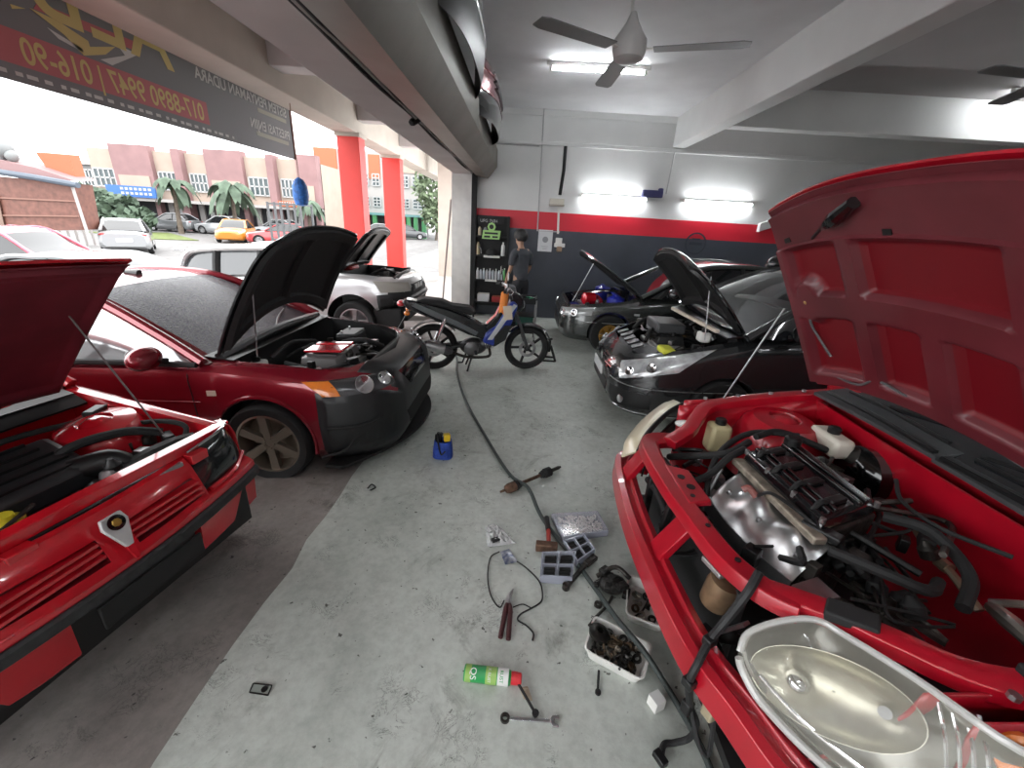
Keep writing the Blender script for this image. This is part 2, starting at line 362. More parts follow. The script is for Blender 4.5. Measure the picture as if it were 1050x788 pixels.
solo(g, 'wall_speaker', [mat('navy_plastic', (.03, .03, .12), .4), mat('navy_plastic2', (.05, .05, .16), .4)], 'small dark blue speaker box on the back wall between two tube lights', 'speaker', bev=.012)
# ceiling fans
def fan(hub, top, angs, label, L=.62):
    t = thing('ceiling_fan', label, 'ceiling fan', hub); h = V(hub)
    g = MB().tube([h+V((0, 0, .1)), V(top)], .013, 8); g.lathe([(.05, 0), (.05, -.03), (.015, -.09)], V(top), n=16); g.build('rod', WPLAS, t)
    g = MB().lathe([(.02, .22), (.045, .16), (.085, .1), (.115, .06), (.12, .0), (.105, -.05), (.06, -.075), (.01, -.08)], h, n=28); g.build('motor_housing', mat('fan_white', (.55, .54, .54), .4), t)
    for a in angs:
        d = V((math.cos(a), math.sin(a), 0)); p = V((-d.y, d.x, 0))
        g = MB(); g.bar(h+d*.09, h+d*.2, .035, .008); g.mi(1)
        g.grid(lambda s, q: h+d*(.17+s*L)+p*((q-.5)*(.12+.03*s)*(1 if s < .97 else .7))+V((0, 0, (q-.5)*.008-.01*s)), 12, 4, .006)
        g.build('blade', [WPLAS, mat('fan_blade', (.2, .2, .2), .5)], t)
h = at(645, 52, z=2.95); fan(h, at(650, -16, z=ZC), (math.radians(212), math.radians(-19), math.radians(94)), 'white ceiling fan with grey blades hanging over the middle of the garage', .62)
h = at(1082, 80, z=3.0); fan(h, h+V((0, 0, .6)), (math.radians(192), math.radians(70), math.radians(310)), 'ceiling fan at the right edge over the raised red bonnet, one dark blade showing', .5)
# ================================================================== cars
LOC = [True]                 # do the small parts come in the car's own frame (True) or in the room's (False)
# car frame: +x runs from the nose to the tail, y across, z up
def catm(xs, ys, q):
    out = []
    for x in q:
        i = int(np.clip(np.searchsorted(xs, x)-1, 0, len(xs)-2)); h = xs[i+1]-xs[i]; t = (x-xs[i])/h
        m0 = (ys[i+1]-ys[max(i-1, 0)])/(xs[i+1]-xs[max(i-1, 0)]); m1 = (ys[min(i+2, len(xs)-1)]-ys[i])/(xs[min(i+2, len(xs)-1)]-xs[i])
        d = (ys[i+1]-ys[i])/h
        if d == 0: m0 = m1 = 0
        else:
            m0 = d*np.clip(m0/d, 0, 3); m1 = d*np.clip(m1/d, 0, 3)
        out.append((2*t**3-3*t**2+1)*ys[i]+(t**3-2*t**2+t)*h*m0+(3*t**2-2*t**3)*ys[i+1]+(t**3-t**2)*h*m1)
    return np.array(out)
def car_body(st, n=64):
    """closed lofted lower body; st rows: x, half width, bottom z, shoulder z, deck z"""
    st = np.array(st, float); xs = st[:, 0]; f = (np.linspace(0, 1, n+1))
    q = np.unique(np.concatenate([xs[0]+(xs[-1]-xs[0])*f, xs[0]+np.array([.01, .03, .06, .1, .15, .2, .26])])); C = [catm(xs, st[:, k], q) for k in range(1, 5)]
    g = MB(); rings = []
    for x, W_, zb, zs, zd in zip(q, *C):
        h = zs-zb
        half = [(0, zb), (W_*.5, zb), (W_*.86, zb), (W_*.95, zb+.06*h/.5), (W_*.99, zb+.2*h), (W_, zb+.38*h), (W_, zb+.55*h), (W_*.985, zb+.7*h), (W_*.98, zb+.76*h), (W_*.975, zb+.88*h), (W_*.955, zb+.955*h), (W_*.91, zs), (W_*.75, zs+(zd-zs)*.5), (W_*.45, zs+(zd-zs)*.88), (0, zd)]
        ring = [V((x, y, z)) for y, z in half]+[V((x, -y, z)) for y, z in half[-2:0:-1]]; rings.append(ring)
    m = len(rings[0]); g.add([p for r in rings for p in r], [(i*m+k, i*m+(k+1)%m, (i+1)*m+(k+1)%m, (i+1)*m+k) for i in range(len(rings)-1) for k in range(m)])
    g.add(rings[0], [tuple(range(m))[::-1]]); g.add(rings[-1], [tuple(range(m))])
    return g
def bvh_of(*objs):
    vs, fs = [], []
    for o in objs:
        k = len(vs); vs += [v.co.copy() for v in o.data.vertices]; fs += [[i+k for i in p.vertices] for p in o.data.polygons]
    return BVHTree.FromPolygons(vs, fs)
def patch(g, bvh, corners, d, off=.006, nu=10, nv=6, th=.012, edge=None):
    """panel lying on a car's skin: the bilinear quad corners is projected along d"""
    A, B, C_, D = [V(c) for c in corners]; d = V(d).normalized()
    def f(u, v):
        p = A.lerp(B, u).lerp(D.lerp(C_, u), v)
        if edge: p = edge(p, u, v)
        h, no, _, _ = bvh.ray_cast(p-d*2, d)
        if h is None:
            h, no, _, _ = bvh.find_nearest(p)
            if h is None: return p
        return h-d*off
    g.grid(f, nu, nv); k = len(g.v)-(nu+1)*(nv+1)
    # give the panel its depth by a second layer sunk into the skin
    W_ = nv+1; top = g.v[k:]; g.add([p+d*(off+th) for p in top], [])
    M = (nu+1)*W_; ed = [i*W_ for i in range(nu)]+[nu*W_+j for j in range(nv)]+[i*W_+nv for i in range(nu, 0, -1)]+[j for j in range(nv, 0, -1)]
    for a in range(len(ed)):
        b = ed[(a+1) % len(ed)]; g.f.append([k+ed[a], k+M+ed[a], k+M+ed[b] if False else k+M+b, k+b]); g.m.append(g.i)
    return g
def oval(p, u, v): return p
def wheel(T, x, y, r, wd, rim, style='spoke', n=6, side=-1, rr=.68, steer=0):
    """tyre with its rim; side is the outer face's direction along y"""
    R = MX.Rotation(steer, 3, 'Z'); c = V((x, y, r)); a = R @ V((0, side, 0)); ri = r*rr; h = wd/2
    g = MB().lathe([(ri, -h*.9), (r*.93, -h), (r*.985, -h*.8), (r, -h*.3), (r, h*.3), (r*.985, h*.8), (r*.93, h), (ri+.012, h*.95), (ri, h*.86), (ri, -h*.9)], c, a, 40)
    t = g.build('tyre', RUB, T, loc=True)
    g = MB().lathe([(ri+.004, h*.88), (ri-.012, h*.9), (ri-.022, h*.6), (ri-.03, -h*.4), (.0, -h*.45)], c, a, 36, cap=False)
    e = a.orthogonal().normalized(); f = a.cross(e)
    for k in range(n):
        q = 2*PI*k/n+.3; d = e*math.cos(q)+f*math.sin(q); p = a.cross(d)
        if style == 'spoke':
            i0 = c+d*.04+a*h*.62; i1 = c+d*(ri-.012)+a*h*.8
            g.hull([i0-p*.028-a*.02, i0+p*.028-a*.02, i0+p*.024+a*.012, i0-p*.024+a*.012], [i1-p*.036-a*.03, i1+p*.036-a*.03, i1+p*.03, i1-p*.03])
        else:
            for sg in (-1, 1):
                i0 = c+d*.05+a*h*.6; i1 = c+d*(ri-.012)+p*sg*.035+a*h*.8
                g.bar(i0, i1, .018, .03, up=a)
    g.lathe([(.055, h*.3), (.06, h*.62), (.048, h*.72), (.03, h*.74), (.028, h*.68)], c, a, 18)
    for k in range(5):
        q = 2*PI*k/5; g.lathe([(.008, h*.6), (.008, h*.8)], c+(e*math.cos(q)+f*math.sin(q))*.04, a, 6)
    g.build('rim', rim, t, loc=True, ang=30); return t
def wheel_cut(x, y0, y1, r, z, mats):
    g = MB().mi(1).lathe([(r, min(y0, y1)), (r, max(y0, y1))], (x, 0, z), (0, 1, 0), 40); return g.build('cutter', mats, loc=True)
def bay_cut(poly, z0, z1, mats, wall=0):
    g = MB().mi(wall); n = len(poly); a = [V((x, y, z0)) for x, y in poly]; b = [V((x, y, z1)) for x, y in poly]
    g.add(a+b, [tuple(range(n, 2*n))]+[(i, (i+1)%n, n+(i+1)%n, n+i) for i in range(n)]); g.i = 1; g.add(a, [tuple(range(n))[::-1]])
    return g.build('cutter', mats, loc=True)
def cabin(T, st, hb, zb, paint, glass, pill=.05, x_ws=None, x_rw=None, n=40, roof_th=.02, bpill=(), lines=True):
    """greenhouse; st rows: x, top z, half width at the top edge. hb: half width at the belt line zb(x)"""
    st = np.array(st, float); q = np.linspace(st[0, 0], st[-1, 0], n+1); Z = catm(st[:, 0], st[:, 1], q); W_ = catm(st[:, 0], st[:, 2], q)
    HB = hb if callable(hb) else (lambda x: hb); ZB = zb if callable(zb) else (lambda x: zb)
    def rg(i, k):
        x = q[i]; z0 = ZB(x); z = max(Z[i], z0+.004); w0 = HB(x); wt = W_[i]
        zz = [z0, z0+(z-z0)*.5, z0+(z-z0)*.93, z+.0, z+.02*min(1, (z-z0)/.2), z+.028*min(1, (z-z0)/.2)][k]
        yy = [w0, w0+(wt-w0)*.46, w0+(wt-w0)*.93, wt*.93, wt*.6, 0][k]
        return x, yy, zz
    parts = {'side_window': MB(), 'side_window ': MB(), 'windshield': MB(), 'roof': MB(), 'rear_window': MB()}
    for i in range(n):
        for sg in (1, -1):
            for k in range(5):
                nm = ('side_window' if sg > 0 else 'side_window ') if k < 2 else ('windshield' if (q[i] < x_ws and k > 2) else ('rear_window' if (q[i] >= x_rw and k > 2) else 'roof'))
                P = [V((x, sg*y, z)) for x, y, z in (rg(i, k), rg(i+1, k), rg(i+1, k+1), rg(i, k+1))]
                parts[nm].add(P, [(0, 1, 2, 3)])
    for nm, g in parts.items():
        if g.v: g.build(nm.strip(), paint if nm == 'roof' else glass, T, loc=True, ang=50)
    # pillars and the belt strip
    g = MB()
    for sg in (1, -1):
        for xb in bpill:
            i = int(np.clip(np.searchsorted(q, xb), 0, n)); g = MB().tube([V((rg(i, k)[0], sg*(rg(i, k)[1]+.004), rg(i, k)[2])) for k in range(3)], pill*.55, 6); g.build('pillar', BLKM, T, loc=True)
    return rg
def bonnet(T, x, z, L, w0, w1, ang, paint, under, crown=.03, droop=.05, ribs=None, nose=.25, th=.012, bow=0, rf=.25, round_=.0, front=0.0, ny=28, ns=26, y0=0, cs=None, name='bonnet'):
    """open bonnet: hinged at (x, z), w0 half width at the hinge, w1 at the nose"""
    ca, sa = math.cos(ang), math.sin(ang); D = V((-ca, 0, sa)); N = V((sa, 0, ca))
    def f(s, t, off=0):
        q = 2*t-1; wd = w0+(w1-w0)*s
        l = L*s*(1-front*abs(q)**2.6*s)+bow*(1-q*q)*(1-s)
        if s > 1-round_ and round_: wd *= math.sqrt(max(0, 1-((s-1+round_)/round_)**2*rf))
        return V((x, y0+q*wd, z))+D*l+N*(crown*(1-q*q)-droop*s*s-(.0 if s < .9 else .02*((s-.9)/.1)**2)+off)
    g = MB().grid(lambda a, b: f(a, b), ns, ny, th); o = g.build(name, paint, T, loc=True, ang=60)
    def h(s, t):
        q = abs(2*t-1)
        if s < .03 or s > .97 or q > .97: return .004
        m = ribs(s, 2*t-1) if ribs else (1 if (s < .12 or s > .86 or q > .84 or abs(q) < .06) else 0)
        return .006+(.03 if not isinstance(under, (list, tuple)) else .045)*m
    nn = 60 if not isinstance(under, (list, tuple)) else 110
    g = MB().grid(lambda a, b: f(.012+.976*a, .012+.976*b, -th-h(a, b)), nn, nn, .004)
    if isinstance(under, (list, tuple)):
        for i in range(nn):
            for j in range(nn):
                if h((i+.5)/nn, (j+.5)/nn) < .02 and .04 < (i+.5)/nn < .96 and abs(2*(j+.5)/nn-1) < .96: g.m[i*nn+j] = 1; g.m[nn*nn+i*nn+j] = 1
    g.build('inner_frame', under, o, loc=True, ang=50)
    return o, f
def prop(T, p, q, m=None):
    MB().tube([V(p), V(q)], .0045, 6).build('prop_rod', m or STEEL, T, loc=True)
def engine(T, c, d, cover, cap=None, letters=None, yaw=0):
    """engine block with its cover, filler cap and head edge"""
    c = V(c); R = MX.Rotation(yaw, 3, 'Z'); o = MB()
    o.box(c+V((0, 0, -d[2]*.35)), (d[0]*.92, d[1]*.95, d[2]*.7), R=R).box(c+R @ V((-.03, 0, -d[2]*.1)), (d[0], d[1], .05), R=R)
    e = o.build('engine_block', ALU, T, bev=.015, loc=True)
    g = MB(); g.hull([c+R @ V(p) for p in ((-d[0]*.45, -d[1]*.46, 0), (d[0]*.45, -d[1]*.46, 0), (d[0]*.45, d[1]*.46, 0), (-d[0]*.45, d[1]*.46, 0))], [c+R @ V(p) for p in ((-d[0]*.4, -d[1]*.42, d[2]*.22), (d[0]*.38, -d[1]*.42, d[2]*.26), (d[0]*.38, d[1]*.42, d[2]*.26), (-d[0]*.4, d[1]*.42, d[2]*.22))])
    for k in range(4): g.bar(c+R @ V((-d[0]*.36, d[1]*(-.3+.2*k), d[2]*.245)), c+R @ V((d[0]*.34, d[1]*(-.3+.2*k), d[2]*.27)), .02, .014)
    k = g.build('engine_cover', cover, e, bev=.012, loc=True)
    g = MB().lathe([(.025, 0), (.025, .03), (.018, .034)], c+R @ V((d[0]*.1, -d[1]*.32, d[2]*.24)), n=14); g.build('oil_cap', cap or BLK, e, loc=True)
    return e
def reservoir(T, c, s, m, name='reservoir', capm=None):
    g = MB().box(c, s); o = g.build(name, m, T, bev=.02, loc=LOC[0]); c = V(c)
    MB().lathe([(.028, 0), (.03, .025), (.022, .032)], c+V((0, 0, s[2]/2)), n=14).build('cap', capm or BLK, o, loc=LOC[0]); return o
def battery(T, c, s=(.18, .26, .18)):
    g = MB().box(c, s); o = g.build('battery', BLK, T, bev=.008, loc=True); c = V(c); g = MB()
    g.box(c+V((0, 0, s[2]/2+.008)), (s[0]*.96, s[1]*.96, .02)); g.build('battery_lid', GREY, o, bev=.006, loc=True)
    for sg in (-1, 1): MB().lathe([(.012, 0), (.01, .025)], c+V((s[0]*.25, sg*s[1]*.35, s[2]/2+.016)), n=8).build('terminal', STEEL, o, loc=True)
def hoses(T, runs, m=RUB, name='hose'):
    for P, r in runs: MB().tube(P, r, 8, 5).build(name, m, T, loc=LOC[0])
def clutter(T, xr, yr, zr, n, seed, mats):
    """small brackets, clips, valves and cable runs lying in a bay"""
    rd = random.Random(seed)
    for m in mats:
        for k in range(n):
            c = V((rd.uniform(*xr), rd.uniform(*yr), rd.uniform(*zr))); g = MB(); t = rd.random()
            if t < .35: g.box(c, (rd.uniform(.03, .09), rd.uniform(.03, .09), rd.uniform(.03, .08)), rz=rd.uniform(0, 3)); nm = 'bracket'
            elif t < .6: g.lathe([(.012, -.02), (.03, -.015), (.03, .02), (.02, .03), (.01, .05)], c, (rd.uniform(-1, 1), rd.uniform(-1, 1), 1), 12); nm = 'sensor'
            else:
                P = [c+V((rd.uniform(-.16, .16), rd.uniform(-.16, .16), rd.uniform(-.04, .05))) for _ in range(4)]; g.tube(P, rd.uniform(.005, .013), 6, 5); nm = 'cable'
            g.build(nm, m, T, bev=.004 if nm == 'bracket' else 0, loc=True)
def mirror_part(T, p, sg, paint, glass=None, s=1):
    p = V(p); g = MB(); R = MX.Rotation(0, 3, 'Z')
    g.ell(p+V((.01, sg*.1*s, .02)), (.075*s, .115*s, .075*s), 18, 12); m = g.build('door_mirror', paint, T, loc=True, sub=1)
    g = MB().bar(p+V((0, -sg*.03, -.03)), p+V((0, sg*.04, -.01)), .06, .03); g.build('mirror_foot', BLK, m, bev=.008, loc=True)
    g = MB().lathe([(.0, .0), (.058*s, 0), (.058*s, .006)], p+V((.075, sg*.1*s, .02)), (1, 0, 0), 20); g.build('mirror_glass', glass or GLASS, m, loc=True)
def seam(g, bvh, pts, d, r=.004):
    d = V(d).normalized(); P = []
    pts = cr(pts, 5)
    for p in pts:
        h, no, _, _ = bvh.ray_cast(V(p)-d*2, d)
        if h is not None: P.append(h-d*.0015)
    if len(P) > 2: g.tube(P, r, 5)
def split(o, pred, name, m, par=None):
    """move the faces of o for which pred(centre, normal) holds into a part of its own"""
    me = o.data; keep = [p.index for p in me.polygons if pred(p.center, p.normal)]
    g = MB(); use = {}
    for i in keep:
        f = []
        for k in me.polygons[i].vertices:
            if k not in use: use[k] = len(g.v); g.v.append(me.vertices[k].co.copy())
            f.append(use[k])
        g.f.append(f); g.m.append(0)
    bm = bmesh.new(); bm.from_mesh(me); bm.faces.ensure_lookup_table()
    bmesh.ops.delete(bm, geom=[bm.faces[i] for i in keep], context='FACES'); bm.to_mesh(me); bm.free()
    q = g.build(name, m, par or o.parent, loc=True, ang=32); s = q.modifiers.new('thick', 'SOLIDIFY'); s.thickness = .006; s.offset = 0
    return q
def make_car(T, st, mats, wheels, bay=None, bz=(.3, 1.2), rwell=.33, wall=0):
    b = car_body(st).build('body', mats, T, loc=True, ang=32); bv = bvh_of(b); W_ = max(r[1] for r in st)
    cs = []
    for (x, z) in wheels:
        for sg in (-1, 1): cs.append(wheel_cut(x, sg*(W_-.27), sg*(W_+.1), rwell, z, mats))
    if bay: cs.append(bay_cut(bay, bz[0], bz[1], mats, wall))
    cut(b, cs); return b, bv
def lamp_corner(T, bv, quad, d, nm='headlight', lens=LENS, bulbs=(), off=.008, sym=True, amber=None):
    for sg in ((1, -1) if sym else (1,)):
        f = lambda p: V((p[0], p[1]*sg, p[2]))
        g = MB(); patch(g, bv, [f(c) for c in quad], f(d), off, 14, 8, .03); h = g.build(nm, lens, T, loc=True)
        for c, r in bulbs:
            q = f(c); dd = V(f(d)).normalized(); k, no, _, _ = bv.ray_cast(q-dd*2, dd)
            if k is None: continue
            no = (no if no.dot(dd) < 0 else -no); MB().lathe([(r*.3, -.004), (r, .006), (r, .022), (r*.88, .022), (r*.6, .014), (.004, .011)], k, (no-dd*.4).normalized(), 22).build('reflector', CHR, h, loc=True)
        if amber:
            g = MB(); patch(g, bv, [f(c) for c in amber], f(d), off+.004, 6, 4, .03); g.build('indicator', AMBER, h, loc=True)
# ---------------------------------------------------------------- maroon sedan with a black front bumper
T = thing('sedan_car', 'maroon sedan with wet windscreen, raised black bonnet and unpainted black front bumper', 'car', (-.80, 3.3, -.01), PI, ry=.07)
st = [(0, .40, .24, .50, .56), (.05, .58, .17, .60, .68), (.15, .72, .13, .665, .735), (.35, .83, .12, .72, .79), (.6, .86, .13, .77, .83), (.9, .87, .14, .82, .87), (1.2, .87, .15, .855, .9), (1.6, .87, .15, .88, .91), (2.6, .87, .15, .89, .92), (3.4, .87, .16, .9, .94), (3.9, .85, .2, .9, .97), (4.25, .78, .28, .87, .93), (4.36, .68, .36, .82, .88)]
bay = [(.22, -.3), (.17, 0), (.22, .3), (.34, .56), (.5, .66), (1.02, .7), (1.2, .6), (1.24, 0), (1.2, -.6), (1.02, -.7), (.5, -.66), (.34, -.56)]
b, bv = make_car(T, st, [MAROON, BLKM], [(.87, .31), (3.42, .31)], bay, (.35, 1.3), .335, 1)
split(b, lambda c, n: c.x < .47 and c.z < .12+(.89 if c.x > .34 else .97)*(np.interp(c.x, [r[0] for r in st], [r[3] for r in st])-.12) and n.z > -.9 or (c.x < .3 and abs(c.y) < .5 and c.z > .4 and n.z > -.5), 'front_bumper', mat('unpainted_bumper', (.012, .0125, .014), .4, var=.15, vs=14))
for x, sg in ((.87, 1), (.87, -1), (3.42, 1), (3.42, -1)): wheel(T, x, sg*.765, .295, .2, mat('bronze_rim', (.3, .26, .21), .34, .8), n=6, side=sg, rr=.74)
# wheel arch lips, grille, lower intake, splitter
for x in (.87, 3.42):
    for sg in (1, -1):
        g = MB().tube([(x+.345*math.cos(a), sg*(.865-.012*abs(math.cos(a))), .31+.345*math.sin(a)) for a in np.linspace(-.25, PI+.25, 26)], .014, 6); g.build('arch_lip', MAROON, T, loc=True)
g = MB(); patch(g, bv, [(.0, -.36, .665), (0, .36, .665), (0, .27, .53), (0, -.27, .53)], (1, 0, 0), .005, 20, 6); o = g.build('grille', BLKG, T, loc=True)
g = MB().tube([(.0+.25*(abs(y)/.42)**2.5*.3+.02, y, .685-.16*(1-(abs(y)/.42)**3)) for y in np.linspace(-.42, .42, 24)], .016, 6); g.build('grille_frame', BLK, o, loc=True)
g = MB(); patch(g, bv, [(0, -.42, .36), (0, .42, .36), (0, .36, .2), (0, -.36, .2)], (1, 0, 0), .006, 16, 4); g.build('lower_intake', mat('intake_black', (.004, .004, .004), .8), T, loc=True)
for sg in (1, -1):
    g = MB(); patch(g, bv, [(.1, sg*.5, .4), (.3, sg*.8, .4), (.4, sg*.84, .2), (.1, sg*.52, .2)], (1, -sg*.9, 0), .004, 10, 6); g.build('intake_pocket', BLK, T, loc=True)
    g = MB().tube([(.1, sg*.68, .43), (.22, sg*.79, .41), (.42, sg*.862, .42)], .012, 6, 4); g.build('crease_moulding', BLKM, T, loc=True)
    g = MB().tube([(.12, sg*.66, .36), (.25, sg*.79, .33), (.34, sg*.83, .24), (.5, sg*.86, .2)], .01, 6, 4); g.build('crease_moulding', BLKM, T, loc=True)
g = MB(); sp_ = [(.0+.42*(abs(y)/.86)**2.2-.05, y) for y in np.linspace(-.86, .86, 30)]
g.ext(sp_+[(.5, .84), (.5, -.84)], (0, 0, .105), (1, 0, 0), (0, 1, 0), .02); g.build('front_splitter', BLKM, T, loc=True)
lamp_corner(T, bv, [(.16, .42, .70), (.48, .84, .745), (.40, .83, .64), (.10, .44, .62)], (.8, -.6, 0), bulbs=[((.22, .68, .678), .066), ((.13, .54, .668), .05)], lens=mat('dark_lamp', (.06, .06, .065), .15, .3, coat=1), amber=[(.36, .80, .735), (.5, .86, .745), (.42, .84, .645), (.33, .80, .64)])
g = MB(); patch(g, bv, [(1.13, .9, .70), (1.19, .9, .70), (1.19, .9, .665), (1.13, .9, .665)], (0, -1, 0), .006, 3, 3); g.build('side_repeater', mat('clear_repeater', (.7, .62, .5), .3), T, loc=True)
g = MB(); seam(g, bv, [(1.3, 2, .85), (1.29, 2, .6), (1.27, 2, .3)], (0, -1, 0)); seam(g, bv, [(2.4, 2, .85), (2.41, 2, .5), (2.4, 2, .25)], (0, -1, 0)); g.build('door_seam', BLK, T, loc=True)
g = MB(); seam(g, bv, [(1.25, 2, .62), (2.0, 2, .64), (3.0, 2, .66)], (0, -1, 0), .006); g.build('door_crease', MAROON, T, loc=True)
rg = cabin(T, [(1.18, .86, .74), (1.5, 1.04, .68), (1.95, 1.27, .6), (2.25, 1.345, .575), (2.8, 1.36, .57), (3.3, 1.3, .58), (3.8, 1.07, .64), (4.02, .96, .7)], .79, lambda x: .86+.03*min(1, max(0, (x-1.2)/1.5)), MAROON, GLASS, x_ws=1.98, x_rw=3.25, bpill=(2.6,))
WET = mat('wet_glass', (.02, .016, .03), .16, var=.8, vs=60, bump=.7, bs=110, spec=.12)
for o in bpy.data.objects:
    if o.parent == T and o.name.startswith('windshield'): o.data.materials[0] = WET
SIDEG = mat('reflecting_side_glass', (.45, .46, .47), .08, .55, spec=1)  # pale grey base paints the bright sky's reflection into the glass
for o in bpy.data.objects:
    if o.parent == T and o.name.startswith('side_window'): o.data.materials[0] = SIDEG
for sg in (1, -1):
    g = MB().tube([(1.2, sg*.80, .875), (1.5, sg*.735, 1.05), (1.95, sg*.635, 1.265), (2.3, sg*.6, 1.335), (2.8, sg*.595, 1.345), (3.3, sg*.605, 1.29), (3.8, sg*.66, 1.07), (4.0, sg*.72, .96)], .034, 8, 5); g.build('roof_rail_pillar', MAROON, T, loc=True)
    g = MB().tube([(1.22, sg*.835, .872), (1.9, sg*.825, .895), (2.8, sg*.82, .905), (3.5, sg*.81, .91)], .018, 6, 4); g.build('belt_moulding', BLKM, T, loc=True)
    mirror_part(T, (1.44, sg*.84, .93), sg, MAROON)
MB().tube([(2.18, .0, 1.37), (2.3, 0, 1.385)], [.03, .012], 8).build('roof_antenna', BLK, T, loc=True)
g = MB().tube([(1.16, -.7, .88), (1.14, 0, .92), (1.16, .7, .88)], .035, 8, 6); g.grid(lambda a, q: (1.05+.2*a, -.72+1.44*q, .87+.03*a), 2, 10, .01); g.build('cowl_panel', BLK, T, loc=True)
for y0, y1 in ((.5, -.05), (0, -.5)):
    MB().tube([(1.16, y0, .92), (1.28, (y0+y1)/2, .955), (1.36, y1, .985)], .009, 6, 3).build('wiper', BLK, T, loc=True)
bonnet(T, 1.12, .9, .93, .76, .72, math.radians(65), mat('black_bonnet', (.006, .007, .009), .3, coat=.4), BLKM, crown=.06, droop=.14, front=.06, round_=.25, bow=.2)
prop(T, (.95, .62, .86), (.92, .55, 1.3))
engine(T, (.68, .12, .66), (.34, .5, .4), mat('grey_cover', (.2, .19, .19), .35, .3))
g = MB(); g.box((.66, .2, .795), (.3, .16, .02)); g.box((.66, .05, .795), (.3, .06, .02)); g.build('red_cover_plate', BRED, T, bev=.006, loc=True)
battery(T, (.72, -.42, .68)); reservoir(T, (1.05, .5, .74), (.1, .14, .1), WPLAS); reservoir(T, (.5, .5, .62), (.12, .12, .12), BLK)
g = MB().tube([(.26, -.5, .72), (.21, 0, .74), (.26, .5, .72)], .025, 8, 6); g.tube([(.3, -.55, .69), (.5, -.68, .74)], .02); g.tube([(.3, .55, .69), (.5, .68, .74)], .02); g.build('radiator_support', BLKM, T, loc=True)
MB().grid(lambda a, q: (.25+.05*a, -.42+.84*q, .69+.03*a), 2, 8, .012).build('slam_panel', BLK, T, loc=True)
hoses(T, [([(.35, -.2, .7), (.45, -.1, .78), (.6, -.2, .76), (.75, -.3, .72)], .02), ([(.3, .3, .68), (.4, .4, .74), (.6, .45, .7), (.9, .4, .74)], .018), ([(.9, -.1, .78), (1.0, .1, .82), (1.0, .4, .78)], .015)])
clutter(T, (.34, 1.05), (-.55, .55), (.6, .76), 9, 3, [BLK, STEEL, DIRTY])
# ---------------------------------------------------------------- white car without its front bumper
T = thing('hatchback_car', 'silver white car with bonnet up and front bumper missing, behind the maroon sedan', 'car', (-1.58, 6.55, .02), PI, ry=.07)
st = [(0, .5, .5, .72, .80), (.06, .62, .5, .80, .90), (.2, .72, .5, .88, .96), (.5, .79, .4, .94, 1.0), (.9, .8, .25, .98, 1.04), (1.2, .8, .22, 1.0, 1.04), (2.0, .8, .22, .99, 1.03), (2.9, .79, .25, .98, 1.02), (3.2, .72, .35, .93, .98)]
b, bv = make_car(T, st, [SILVER, BLKM], [(.78, .36), (2.6, .36)], [(.14, -.5), (.14, .5), (.4, .62), (1.0, .64), (1.02, 0), (1.0, -.64), (.4, -.62)], (.5, 1.3), .37, 1)
for x, sg in ((.78, 1), (.78, -1), (2.6, 1), (2.6, -1)): wheel(T, x, sg*.69, .31, .2, STEEL, n=5, side=sg)
split(b, lambda c, n: c.x < .42 and c.z < .74 and n.z > -.9, 'lower_nose', BLKM)
g = MB().b2((.04, -.62, .3), (.14, .62, .48)); g.b2((.1, -.72, .2), (.5, -.6, .5)); g.b2((.1, .6, .2), (.5, .72, .5)); g.build('bumper_frame', BLKM, T, bev=.02, loc=True)
g = MB().tube([(.2, .72, .6), (.02, .55, .6), (-.02, 0, .6), (.02, -.55, .6), (.2, -.72, .6)], .045, 8, 6); g.build('crash_beam', BLK, T, loc=True)
g = MB(); patch(g, bv, [(0, -.34, .80), (0, .34, .80), (0, .3, .69), (0, -.3, .69)], (1, 0, 0), .006, 10, 4); o = g.build('grille', BLK, T, loc=True)
for y in (-.15, .0, .15): MB().bar((-.012, y-.05, .75), (-.012, y+.05, .75), .012, .07).build('grille_bar', SILVER, o, loc=True)
lamp_corner(T, bv, [(.06, .38, .84), (.4, .78, .90), (.34, .76, .74), (.04, .4, .72)], (.8, -.6, 0), lens=mat('grey_lamp_bucket', (.3, .28, .25), .4))
cabin(T, [(1.05, 1.02, .7), (1.3, 1.14, .66), (1.6, 1.3, .62), (1.95, 1.37, .61), (2.75, 1.37, .62), (3.05, 1.3, .62), (3.16, 1.06, .7)], .76, 1.01, SILVER, mat('grey_glass', (.05, .055, .06), .06, spec=1), x_ws=1.58, x_rw=3.03, bpill=(1.95, 2.6), pill=.09)
for sg in (1, -1):
    MB().tube([(1.08, sg*.74, 1.03), (1.6, sg*.66, 1.29), (1.95, sg*.65, 1.355), (2.75, sg*.655, 1.355), (3.05, sg*.66, 1.29), (3.18, sg*.73, 1.03)], .045, 8, 5).build('roof_rail_pillar', SILVER, T, loc=True)
    mirror_part(T, (1.25, sg*.76, 1.08), sg, SILVER)
MB().b2((3.0, -.6, 1.33), (3.3, .6, 1.37)).build('roof_spoiler', SILVER, T, bev=.015, loc=True)
bonnet(T, 1.0, 1.03, .78, .58, .52, math.radians(50), mat('dark_bonnet_skin', (.1, .1, .105), .4), BLK, crown=.03, front=.1)
engine(T, (.6, .1, .78), (.35, .5, .3), BLK); g = MB().box((.95, .2, 1.04), (.16, .3, .06)); g.build('red_box', mat('dull_red', (.4, .03, .03), .5), T, bev=.02, loc=True)
battery(T, (.6, -.4, .84)); hoses(T, [([(.3, -.3, .8), (.5, 0, .98), (.7, .3, .9)], .02)]); clutter(T, (.2, .95), (-.5, .5), (.8, .95), 6, 5, [BLK, DIRTY])
g = MB().tube([(.2, -.55, .9), (.16, 0, .95), (.2, .55, .9)], .03, 8, 5); g.build('slam_panel', BLK, T, loc=True)
